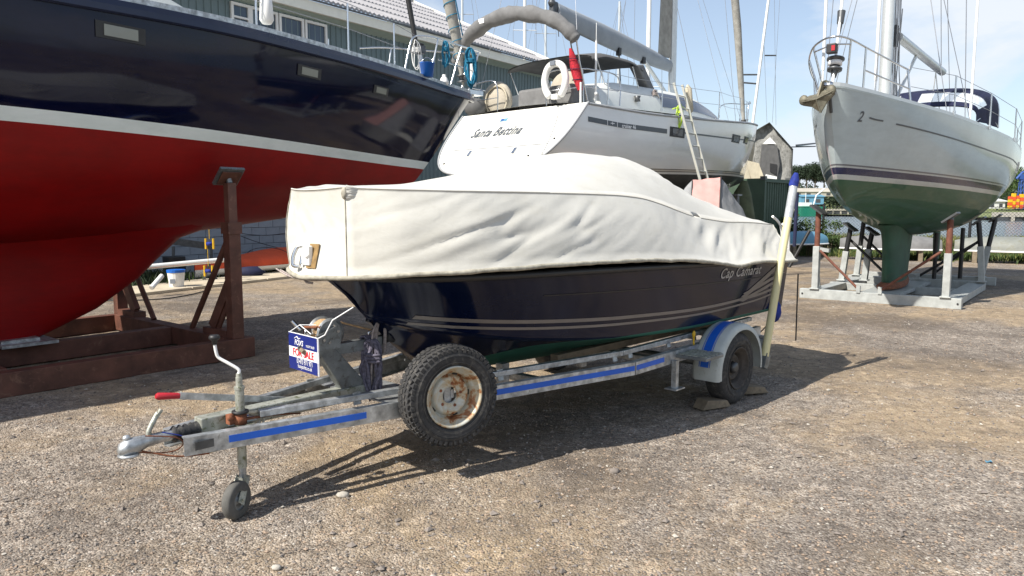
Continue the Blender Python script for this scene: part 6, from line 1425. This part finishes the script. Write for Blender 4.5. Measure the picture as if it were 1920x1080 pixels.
b = MB(); b.tube(bend([V((1.02, .37, 1.235)), V((.985, .16, 1.205)), V((1.0, -.02, 1.195)), V((1.08, -.08, 1.20))], 5), .005, 6); b.tube(bend([V((1.03, .34, 1.23)), V((1.0, .10, 1.195)), V((1.05, 0, 1.185)), V((1.12, -.14, 1.20))], 5), .004, 6); b.tube(bend([V((1.0, .02, 1.19)), V((1.0, -.0, 1.18)), V((1.02, -.03, 1.175))], 4), .007, 6); b.build('draw_cord', 'rope_grey', CV)
# -------------------------------------------------- trailer
TR = thing('boat_trailer', 'galvanised single axle boat trailer with blue stripes on its V-shaped frame', 'trailer', TO, TA)
kink = 3.12
def rail_y(x, a=.10, k=.80): return a + (k - a) * (x - .22) / (kink - .22) if x < kink else k
def rz0(x): return .425 + .012 * x
for s_ in (-1, 1):
    b = MB(); b.channel((.22, s_ * .10, rz0(.22)), (kink, s_ * .80, rz0(kink)), .05, .092, .006, side=1 if s_ < 0 else -1); b.build('chassis_rail', 'galv', TR)
    b = MB(); b.channel((kink + .004, s_ * .80, rz0(kink)), (5.15, s_ * .80, rz0(kink) + .02), .05, .092, .006, side=1 if s_ < 0 else -1); b.build('chassis_rail', 'galv', TR)
    b = MB(); b.beam((.62, s_ * .115, .515), (kink, s_ * .70, .560), .045, .035); b.build('upper_rail', 'galv', TR, bevel=.003)
    b = MB(); b.beam((kink, s_ * .70, .560), (5.1, s_ * .74, .595), .045, .035); b.build('upper_rail', 'galv', TR, bevel=.003)
    for x in (1.15, 2.1, 3.05, 3.22, 3.75, 4.15):
        b = MB(); yy = .115 + (.70 - .115) * (min(x, kink) - .62) / (kink - .62); b.beam((x, s_ * (yy + .012), rz0(x) + .045), (x, s_ * (yy + .0), .54 + .012 * x - .0), .05, .008, up=(0, 1, 0)); b.build('upright', 'galv', TR)
    def bs_(x0, x1, name='blue_stripe'):
        b = MB(); n = 1
        p = V((x0, s_ * (rail_y(x0) + .0265), rz0(x0) + .004)); q = V((x1, s_ * (rail_y(x1) + .0265), rz0(x1) + .004)); b.beam(p, q, .0016, .036); b.build(name, 'blue_stripe', TR)
        for dz in (): b2 = MB(); b2.beam(p + V((0, 0, dz)), q + V((0, 0, dz)), .0016, .0035); b2.build('pinstripe', 'blue_stripe', TR)
    bs_(.42, 1.14); bs_(1.72, kink - .01); bs_(kink + .01, 3.50)
b = MB(); b.box((.245, -.105, rz0(.22)), (.004, .05, .09)); b.build('rail_end', 'white_paint', TR)
b = MB(); b.box((.32, -.155, .430), (.13, .004, .042)); b.build('reflector', 'dark_steel', TR)
# cross members
for x, z in ((1.42, .455), (2.5, .42), (3.6, .43), (4.9, .45)):
    b = MB(); y = rail_y(x) - .03; b.beam((x, -y, z), (x, y, z), .06, .05); b.build('cross_member', 'galv', TR, bevel=.003)
b = MB(); b.slab([(1.28, -.38, .478), (1.62, -.44, .478), (1.62, .44, .478), (1.28, .38, .478)], (0, 0, .006)); b.build('winch_plate', 'galv', TR)
b = MB(); b.tube([(4.35, -.80, .30), (4.35, .80, .30)], .035, 12); b.build('axle', 'galv_dark', TR)
# keel supports
for x, z in ((2.35, .40), (3.35, .42)):
    b = MB(); b.box((x, -.25, z + .06), (.07, .06, .16)); b.box((x, .25, z + .06), (.07, .06, .16)); b.build('bunk_bracket', 'galv', TR)
for s_ in (-1, 1):
    b = MB(); b.beam((2.7, s_ * .42, .545), (5.0, s_ * .45, .545), .07, .05); b.build('bunk', 'wood', TR)
    for x in (3.0, 4.6): b = MB(); b.beam((x, s_ * .43, .44), (x, s_ * .43, .52), .06, .05, up=(0, 1, 0)); b.build('bunk_bracket', 'galv', TR)
b = MB(); b.lathe([(.012, -.06), (.04, -.06), (.032, 0), (.04, .06), (.012, .06)], (2.0, 0, .43), (0, 1, 0), 14); b.box((2.0, 0, .39), (.06, .2, .05)); b.build('keel_roller', 'rubber', TR)
# drawbar and coupling
b = MB(); b.beam((.34, 0, .485), (1.40, 0, .488), .085, .085); b.build('drawbar', 'galv_mossy', TR, bevel=.006)
b = MB(); b.slab([(.36, -.095, .440), (.62, -.135, .442), (.62, .13, .442), (.36, .09, .440)], (0, 0, .010)); b.slab([(.34, -.1, .36), (.40, -.1, .36), (.40, .1, .36), (.34, .1, .36)], (0, 0, .08)); b.build('mounting_plate', 'galv_mossy', TR)
b = MB(); b.box((.56, -.0445, .487), (.16, .003, .052)); b.build('sticker', 'sticker', TR)
b = MB(); b.box((.56, -.0465, .487), (.145, .0015, .038)); 
for k in range(3): b.box((.56, -.0478, .475 + k * .011), (.13, .001, .0035), mi=1)
b.build('sticker_print', ['print_white', 'blue_stripe'], TR)
bel = []
for k in range(11): bel += [(.043 if k % 2 else .030, .205 + k * .0145)]
b = MB(); b.lathe([(r_, z) for r_, z in bel], (0, 0, .468), (1, 0, 0), 20); b.build('bellows', 'rubber', TR)
b = MB(); rws = []
for x, w_, h0, h1 in ((-.045, .014, .43, .455), (-.035, .034, .415, .480), (0, .042, .412, .498), (.04, .040, .415, .498), (.09, .034, .435, .495), (.16, .027, .440, .495), (.21, .026, .442, .494)):
    rws.append([V((x, w_ * math.cos(a), (h0 + h1) / 2 + (h1 - h0) / 2 * math.sin(a))) for a in [2 * PI * k / 16 for k in range(16)]])
b.grid(rws, closed=True); b.add(rws[0], [tuple(range(16))]); b.lathe([(0, 0), (.046, 0), (.05, .008), (.044, .014), (0, .014)], (0, 0, .408), n=18); b.sphere((-.005, 0, .50), (.02, .018, .016), 10); b.build('coupling_head', 'galv', TR)
b = MB(); b.tube(bend([(.10, .0, .495), (.10, 0, .515), (.145, .02, .575), (.155, .02, .585)], 4), .013, 8); b.box((.14, .02, .562), (.10, .022, .014), Ry(-R(52))); b.build('coupling_lever', 'galv_mossy', TR)
b = MB(); b.beam((.90, .075, .50), (.29, .10, .635), .012, .034); b.build('handbrake_lever', 'galv', TR)
b = MB(); b.tube([(.295, .10, .634), (.19, .105, .650), (.18, .105, .652)], [.016, .019, .012], 10); b.build('handbrake_grip', 'red_plastic', TR)
b = MB(); b.tube(bend([(.07, -.03, .50), (.20, -.06, .47), (.25, -.03, .42), (.20, -.05, .40), (.12, -.02, .40), (.02, -.02, .43)], 5), .0035, 5); b.tube(bend([(.05, -.03, .43), (.2, -.07, .375), (.35, -.10, .36)], 5), .0045, 5); b.tube(bend([(.15, -.03, .5), (.23, -.055, .47), (.29, -.05, .43)], 4), .003, 5, mi=1); b.build('breakaway_cable', ['rust', 'blue_cloth'], TR)
# jockey wheel
JX, JY = .525, -.095
b = MB(); b.cyl((JX, JY, .24), (JX, JY, .66), .0235, 16); b.cyl((JX, JY, .66), (JX, JY, .675), .027, 16); b.cyl((JX, JY, .675), (JX, JY, .725), .0175, 14); b.cyl((JX, JY, .725), (JX, JY, .745), .014, 12); b.build('jockey_tube', 'galv_mossy', TR)
b = MB(); b.cyl((JX, JY, .16), (JX, JY, .32), .019, 14); b.build('jockey_inner_tube', 'galv', TR)
b = MB(); b.tube(bend([(JX, JY, .742), (JX, JY, .765), (JX - .04, JY + .03, .80), (JX - .075, JY + .06, .83), (JX - .085, JY + .065, .86), (JX - .09, JY + .068, .905)], 5), .0085, 8); b.build('crank', 'mast_white', TR)
b = MB(); b.lathe([(0, 0), (.012, 0), (.014, .02), (.027, .03), (.029, .04), (.022, .05), (0, .052)], (JX - .09, JY + .068, .90), n=16); b.build('crank_knob', 'black', TR)
b = MB(); b.lathe([(.024, 0), (.042, 0), (.044, .006), (.042, .012), (.024, .012)], (JX, JY, .535), n=20); b.build('clamp_ring', 'black', TR)
b = MB(); b.lathe([(.024, 0), (.032, 0), (.032, .055), (.024, .055)], (JX, JY, .475), n=16); b.box((JX - .035, JY + .02, .505), (.05, .045, .05)); b.sphere((JX - .055, JY, .52), (.02, .016, .018), 8); b.tube([(JX + .02, JY - .02, .50), (JX + .16, JY - .02, .492)], .006, 6); b.build('jockey_clamp', 'rust', TR)
b = MB(); b.tube(bend([(JX + .03, JY, .53), (JX + .07, JY - .01, .525), (JX + .10, JY + .01, .515), (JX + .06, JY + .02, .51), (JX + .13, JY - .005, .50)], 4), .009, 6); b.tube(bend([(JX + .03, JY, .50), (JX + .2, JY - .03, .49), (JX + .32, JY - .05, .475)], 4), .005, 5, mi=1); b.tube(bend([(JX + .10, JY - .02, .47), (JX + .05, JY - .04, .455), (JX + .1, JY - .03, .45), (JX + .12, JY - .03, .49)], 4), .006, 5, mi=0); b.build('lashing_cord', ['cream_tarp', 'rust'], TR)
jd = R(28); jdir = V((math.cos(jd), math.sin(jd), 0)); jn = V((math.sin(jd), -math.cos(jd), 0)); jc = V((.455, -.155, .098))
b = MB(); b.lathe([(.050, -.024), (.088, -.026), (.097, -.017), (.099, 0), (.097, .017), (.088, .026), (.050, .024)], jc, jn, 32); jt = b.build('jockey_tyre', 'rubber_grey', TR)
b = MB(); b.lathe([(.010, -.018), (.02, -.026), (.022, -.014), (.052, -.016), (.058, -.022), (.058, .022), (.052, .016), (.022, .014), (.02, .026), (.01, .018)], jc, jn, 24); b.build('jockey_hub', 'galv_dark', TR)
b = MB()
for s_ in (-1, 1):
    a = jc + jn * s_ * .032; top = V((JX, JY, .19)) + jn * s_ * .024; b.beam(a - (top - a).normalized() * .018, top, .004, .045, up=jdir)
b.cyl(jc - jn * .04, jc + jn * .04, .009, 10); b.box((JX, JY, .175), (.05, .05, .03), Rz(jd)); b.build('jockey_fork', 'galv_mossy', TR)
# winch post and winch
b = MB(); b.slab([(1.02, -.035, .80), (1.14, -.035, .80), (1.42, -.035, .48), (1.24, -.035, .46)], (0, .07, 0)); b.build('winch_post', 'galv_dark', TR, bevel=.008)
b = MB(); b.beam((1.02, 0, .765), (1.50, 0, .775), .06, .065); b.build('winch_arm', 'galv_dark', TR, bevel=.004)
b = MB(); b.beam((1.44, 0, .50), (1.44, 0, .80), .05, .05, up=(0, 1, 0)); b.build('mast_post', 'galv_dark', TR, bevel=.004)
b = MB(); b.beam((1.50, -.02, .78), (1.60, -.02, .80), .012, .05); b.beam((1.50, .02, .78), (1.60, .02, .80), .012, .05); b.tube([(1.56, -.04, .80), (1.66, -.04, .86)], .006, 6); b.lathe([(0, -.04), (.035, -.04), (.028, 0), (.035, .04), (0, .04)], (1.57, 0, .795), (0, 1, 0), 14); b.build('bow_snubber', 'rubber', TR)
wc = V((1.105, 0, .875))
for y in (-.062, .058):
    b = MB(); pl = [wc + V((.078 * math.cos(a), y, .078 * math.sin(a))) for a in [PI * k / 10 - .3 for k in range(12)]] + [wc + V((-.075, y, -.09)), wc + V((.065, y, -.09))]
    b.slab(pl, (0, .004, 0)); b.build('winch_side_plate', 'galv_dark' if y < 0 else 'galv', TR)
b = MB(); b.lathe([(.02, -.05), (.092, -.05), (.092, -.046), (.03, -.044), (.03, .044), (.092, .046), (.092, .05), (.02, .05)], wc + V((.01, 0, .0)), (0, 1, 0), 28); b.build('winch_drum', 'galv', TR)
b = MB(); b.lathe([(.03, -.042), (.078, -.04), (.080, 0), (.078, .04), (.03, .042)], wc + V((.01, 0, 0)), (0, 1, 0), 24); b.build('wound_strap', 'strap_tan', TR)
b = MB(); b.tube([wc + V((.02, -.01, .078)), V((1.46, 0, .845))], .006, 5); b.build('winch_strap', 'strap_tan', TR)
b = MB()
for dx, dz in ((-.045, -.03), (.05, .01), (-.01, -.05), (.02, .045)): b.cyl(wc + V((dx, -.07, dz)), wc + V((dx, -.058, dz)), .009, 8)
b.cyl(wc + V((-.06, -.08, .0)), wc + V((-.06, .10, .0)), .01, 8); b.lathe([(0, -.01), (.025, -.01), (.025, .01), (0, .01)], wc + V((-.06, .08, 0)), (0, 1, 0), 12); b.box(wc + V((-.07, .02, .02)), (.04, .06, .03)); b.tube([wc + V((-.1, .09, .02)), wc + V((-.13, .13, .07))], .012, 8); b.build('winch_gear', 'steel', TR)
b = MB(); b.tube([wc + V((-.06, -.055, .045)), wc + V((-.10, .05, .04))], .008, 8); b.build('ratchet_bar', 'rust', TR)
b = MB(); b.beam(wc + V((.03, -.085, .035)), wc + V((-.245, -.12, -.045)), .005, .026); b.build('winch_handle', 'galv_dark', TR)
b = MB(); b.cyl(wc + V((-.225, -.10, -.048)), wc + V((-.235, -.165, -.06)), .013, 10); b.build('handle_grip', 'wood', TR)
# ropes on the post
b = MB(); q = random.Random(5)
coil(b, (1.40, -.06, .80), .34, .045, 8, .010, 17, side=V((.7, -.6, 0)))
for k in range(5): b.tube([V((1.38 + .012 * k, 0, .775)) + V((.0 , .042 * math.cos(2 * PI * j / 12), .045 * math.sin(2 * PI * j / 12))) for j in range(12)], .008, 5, closed=True)
b.build('rope_bundle', 'purple_rope', TR)
b = MB()
for k in range(5):
    o_ = V((q.uniform(-.02, .02), q.uniform(-.02, .02), 0)); b.tube(bend([V((1.47, -.03, .90)) + o_ * .3, V((1.43, -.05, .84)) + o_, V((1.42, -.055, .72)) + o_, V((1.42, -.055, .60)) + o_ * 1.5, V((1.42, -.04, .50)) + o_], 4), .0075, 5)
b.tube(bend([V((1.47, -.03, .90)), V((1.51, -.04, .87)), V((1.51, -.04, .78)), V((1.50, -.04, .70))], 4), .011, 6); b.build('safety_rope', 'rope_grey', TR)
# road wheels, spare, mudguards
def tyre_prof(r, w, rim):
    return [(rim, -w * .36), (rim + .012, -w * .44), (rim + .05, -w * .50), (r - .045, -w * .49), (r - .018, -w * .43), (r - .006, -w * .36), (r, -w * .28), (r + .0015, 0), (r, w * .28), (r - .006, w * .36), (r - .018, w * .43), (r - .045, w * .49), (rim + .05, w * .50), (rim + .012, w * .44), (rim, w * .36)]
def wheel(parent, c, axis, r, w, rimr, rimmat, tread=True, seed=1, dish=1, slots=True):
    c = V(c); ax = V(axis).normalized(); rt = MB(); rt.lathe(tyre_prof(r, w, rimr), c, ax, 56)
    if tread:
        x, y, d = frame_from(ax); n = 52
        for k in range(n):
            a = 2 * PI * k / n
            for off, ww, ph in ((-.31, .16, 0), (-.10, .15, .5), (.10, .15, 0), (.31, .16, .5)):
                aa = a + ph * 2 * PI / n; rad = x * math.cos(aa) + y * math.sin(aa); tg = -x * math.sin(aa) + y * math.cos(aa)
                p = c + rad * (r + .0005 - (.004 if abs(off) > .2 else 0)) + d * (off * w); rot = Matrix((tg, d, rad)).transposed() @ Rz(.35 if off > 0 else -.35)
                rt.box(p, (2 * PI * r / n * .72, w * ww, .011), rot)
            for s_ in (-1, 1):
                rad = x * math.cos(a) + y * math.sin(a); tg = -x * math.sin(a) + y * math.cos(a); p = c + rad * (r - .022) + d * (s_ * w * .455); rot = Matrix((tg, d, rad)).transposed()
                rt.box(p, (2 * PI * r / n * .6, .010, .022), rot)
    to = rt.build('tyre', 'rubber', parent)
    b = MB()
    for rr_ in (rimr + .030, rimr + .062, rimr + .070): b.lathe([(rr_ - .002, w * .497), (rr_, w * .515), (rr_ + .002, w * .497)], c, ax, 48)
    b.build('sidewall_rib', 'rubber', to)
    R_ = rimr; pf = [(R_ + .006, w * .46), (R_ + .010, w * .485), (R_ + .004, w * .49), (R_ - .002, w * .47), (R_ - .008, w * .38), (R_ - .030, w * .27), (R_ - .036, w * .22), (R_ - .040, w * .02), (R_ - .050, w * .0), (R_ - .055, w * .12), (R_ - .064, w * .19), (R_ - .076, w * .20), (R_ - .090, w * .13), (R_ - .10, w * .11), (.056, w * .10), (.050, w * .13), (.047, w * .06)]
    rm = MB(); rm.lathe(pf, c, ax, 48); rm.lathe([(a, z - .004) for a, z in pf[::-1]], c, ax, 48); rm.lathe([(R_ + .004, -w * .42), (R_ - .02, -w * .3), (R_ - .03, w * .05)], c, ax, 40)
    rim = rm.build('rim', rimmat, parent)
    x, y, d = frame_from(ax); b = MB()
    for k in range(5):
        a = 2 * PI * k / 5 + .5; rad = x * math.cos(a) + y * math.sin(a); p = c + rad * .070
        b.cyl(p + d * (w * .09), p + d * (w * .125), .0095, 10)
    b.build('bolt_hole', 'rust' if rimmat == 'rim' else 'black', rim)
    b = MB()
    for k in range(10):
        a = 2 * PI * k / 10; rad = x * math.cos(a) + y * math.sin(a); tg = -x * math.sin(a) + y * math.cos(a); p = c + rad * (R_ - .046); 
        if k % 2: b.box(p + d * (w * .03), (.03, .006, .012), Matrix((tg, d, rad)).transposed())
    b.build('vent_slot', 'black', rim)
    return to, rim
sdir = V((kink - .22, -.70, 0)).normalized(); snrm = V((sdir.y, -sdir.x, 0))
sc = V((1.565, -.565, .520))
wheel(TR, sc, snrm, .292, .165, .172, 'rim')
SPo = bpy.data.objects
b = MB(); b.box(sc - snrm * .02, (.045, .02, .12), Rz(math.atan2(sdir.y, sdir.x))); b.box(sc - snrm * .015 + sdir * .028, (.022, .02, .05), Rz(math.atan2(sdir.y, sdir.x))); b.beam(sc - snrm * .02, sc - snrm * .14, .04, .05); b.build('spare_wheel_carrier', 'galv', TR)
for s_ in (-1, 1):
    wheel(TR, (4.35, s_ * .93, .297), (0, s_, 0), .297, .175, .165, 'dirty_rim', tread=False)
    b = MB(); b.lathe([(0, 0), (.045, 0), (.045, .05), (.03, .06), (0, .06)], (4.35, s_ * .935, .297), (0, s_, 0), 16); b.build('hub', 'dark_steel', TR)
    # mudguard: arc from front to rear
    rows_ = []; inn = []
    for k in range(25):
        a = R(188 - 196 * k / 24); rr_ = .355; cx, cz = 4.35, .30
        f_ = lambda y, rr: V((cx + rr * 1.08 * math.cos(a), s_ * y, cz + rr * math.sin(a) * 1.0))
        rows_.append([f_(.80, rr_ - .03), f_(.805, rr_), f_(.83, rr_ + .012), f_(1.01, rr_ + .012), f_(1.035, rr_), f_(1.04, rr_ - .035)])
    b = MB(); b.grid(rows_); b.grid([[p * 1 + V((0, 0, -.004)) for p in r] for r in rows_], flip=True); mg = b.build('mudguard', 'fender', TR)
    for y0, y1 in ((.875, .945), (.862, .868), (.952, .958)):
        b = MB(); b.grid([[V((4.35 + .369 * 1.08 * math.cos(a), s_ * y0, .30 + .369 * math.sin(a))), V((4.35 + .369 * 1.08 * math.cos(a), s_ * y1, .30 + .369 * math.sin(a)))] for a in [R(172 - 150 * k / 24) for k in range(25)]]); b.build('fender_stripe', 'blue_stripe', mg)
b = MB(); b.box((3.80, -.955, .475), (.27, .26, .028)); b.build('step', 'galv_dark', TR, bevel=.005)
b = MB()
for i in range(5):
    for j in range(4): b.box((3.69 + i * .055, -1.05 + j * .062, .491), (.04, .045, .006), Rz(.0))
b.build('tread_pattern', 'galv_mossy', TR); b = MB(); b.beam((3.80, -.82, .455), (3.80, -.78, .455), .10, .05); b.build('step_bracket', 'galv', TR)
b = MB(); b.box((3.62, -.85, .345), (.04, .04, .21)); b.box((3.62, -.85, .235), (.13, .10, .010)); b.build('prop_leg', 'galv', TR)
b = MB(); b.sphere((3.98, -.80, .60), (.022, .012, .03), 8); b.cyl((3.98, -.80, .5), (3.98, -.80, .6), .008, 6); b.build('marker_tag', 'yellow', TR)
# guide pole
P0, P1 = V((4.86, -1.0, .32)), V((5.34, -1.01, 1.90)); dP = P1 - P0
b = MB(); b.tube([P0, P0 + dP * .76], .034, 14); b.build('guide_pole', 'cream_pipe', TR)
b = MB(); b.tube([P0 + dP * .755, P0 + dP * .94], .036, 14); b.build('pole_sleeve', 'grey_tape', TR)
b = MB(); b.tube([P0 + dP * .93, P0 + dP * .945, P0 + dP * .97, P0 + dP * 1.005], [.040, .042, .036, .020], 12); b.v = [tuple(V(p) + V((noise.noise(V(p) * 30), noise.noise(V(p) * 30 + V((9, 0, 0))), 0)) * .012) for p in b.v]; b.build('pole_wrap', 'blue_cloth', TR)
b = MB(); b.beam(P0 - V((.03, 0, .10)), P0 + V((.02, 0, .02)), .075, .06, up=(0, 1, 0)); b.beam((4.84, -.80, .45), (4.88, -.97, .42), .06, .08); b.beam((5.0, -.80, .45), (4.9, -.97, .30), .03, .05); b.build('pole_bracket', 'galv_dark', TR)
b = MB(); b.tube([(5.45, -.98, 1.25), (5.47, -.98, 1.74)], .016, 10); b.build('light_board_cover', 'navy_cloth', TR)
b = MB(); b.tube(bend([(5.15, -.80, .45), (5.28, -.86, .58), (5.34, -.88, .80), (5.30, -.90, 1.05)], 5), .006, 5); b.tube(bend([(5.1, -.80, .42), (5.2, -.86, .30), (5.16, -.9, .22)], 5), .006, 5); b.build('cable', 'black', TR)
b = MB(); b.sphere((5.42, -.84, .64), (.06, .05, .10), 12); b.v = [tuple(V(p) + V((noise.noise(V(p) * 14), 0, noise.noise(V(p) * 15 + V((9, 0, 0))))) * .03) for p in b.v]; b.build('lamp_bag', 'blue_cloth', TR)
b = MB(); b.tube([(5.70, -.93, .34), (5.69, -.93, .98)], .007, 6); b.build('rear_rod', 'black', TR)
b = MB(); b.beam((5.12, -.82, .46), (5.12, .82, .46), .05, .05); b.box((5.14, -.84, .40), (.03, .12, .10)); b.build('rear_bar', 'galv', TR)
# shadow-side things under the hull: chocks
bpy.context.view_layer.update()
def chock(x, lbl, rz, col='wood', sc_=1.0):
    w_ = on(TR, (x, -.93, 0)); b = MB(); b.slab([(-.15 * sc_, -.06, 0), (.14 * sc_, -.06, 0), (.10 * sc_, -.06, .055), (-.10 * sc_, -.06, .075)], (0, .13, 0)); o = b.build('wheel_chock', col, bevel=.006); o.location = (w_.x, w_.y, .012); o.rotation_euler = (0, 0, rz); tag(o, lbl, 'chock', 'chocks at the trailer wheel')
chock(4.08, 'wooden block wedged in front of the near trailer wheel', TA - R(20)); chock(4.72, 'flat timber block wedged behind the near trailer wheel', TA - R(35), 'wood', 1.15)
# -------------------------------------------------- sale board
sl, sr = V((-1.262, 4.135, 0)), V((-1.035, 3.905, 0)); sw = (sr - sl).length; sang = math.atan2((sr - sl).y, (sr - sl).x)
SG = thing('sale_board', 'small navy and white FOR SALE board hung on the trailer winch', 'sign', (sl.x, sl.y, .70), sang)
sh = .205
b = MB(); b.box((sw / 2, .0025, sh / 2), (sw, .004, sh)); b.build('board', 'print_white', SG)
b = MB(); b.box((sw / 2, -.001, sh * .175), (sw - .004, .0012, sh * .34)); b.box((sw / 2, -.001, sh * .815), (sw - .004, .0012, sh * .36)); b.build('blue_band', 'sign_blue', SG)
def sgn_txt(t, x, z, size, mat, sx=1.0, shear=0, bold=.014): return lettering(t, size, lambda a, c: V((x + a, -.0025, z + c)), mat, SG, 'lettering', sx=sx, shear=shear, align='CENTER', bold=bold)
sgn_txt('FOR SALE', sw / 2, sh * .40, .058, 'sign_red', .92); sgn_txt('01473 971 971', sw / 2 + .015, sh * .20, .040, 'print_white', .72, 0, .004); sgn_txt('foxsyachts.co.uk', sw / 2 + .015, sh * .08, .032, 'print_white', .72, 0, .004)
sgn_txt('FOXS', sw * .36, sh * .70, .042, 'print_white', .9, .2); sgn_txt('YACHT SALES', sw * .74, sh * .70, .018, 'print_white', .8)
b = MB(); b.tube([V((sw * .22, -.0022, sh * .87)), V((sw * .30, -.0022, sh * .93)), V((sw * .36, -.0022, sh * .87)), V((sw * .42, -.0022, sh * .90))], .003, 4); b.build('wave_emblem', 'print_white', SG)
for x in (.01, sw - .01):
    for z in (.012, sh - .012): b = MB(); b.cyl((x, -.003, z), (x, -.001, z), .004, 8); b.build('eyelet', 'steel', SG)
b = MB(); b.tube([V((.01, 0, sh)), V((.02, .06, sh + .035)), V((.06, .14, sh + .03))], .003, 5); b.tube([V((.005, 0, sh + .002)), V((sw, 0, sh + .002))], .003, 5); b.tube([V((sw - .005, 0, 0)), V((sw - .005, 0, sh))], .0035, 5); b.tube([V((sw - .005, 0, sh)), V((sw + .02, .03, sh + .02)), V((sw + .05, .06, sh + .10)), V((sw + .13, .14, sh + .17))], .0035, 5); b.tube([V((.02, .06, sh + .035)), V((sw * .5, .05, sh + .0))], .003, 5); b.build('cable_tie', 'print_white', SG)
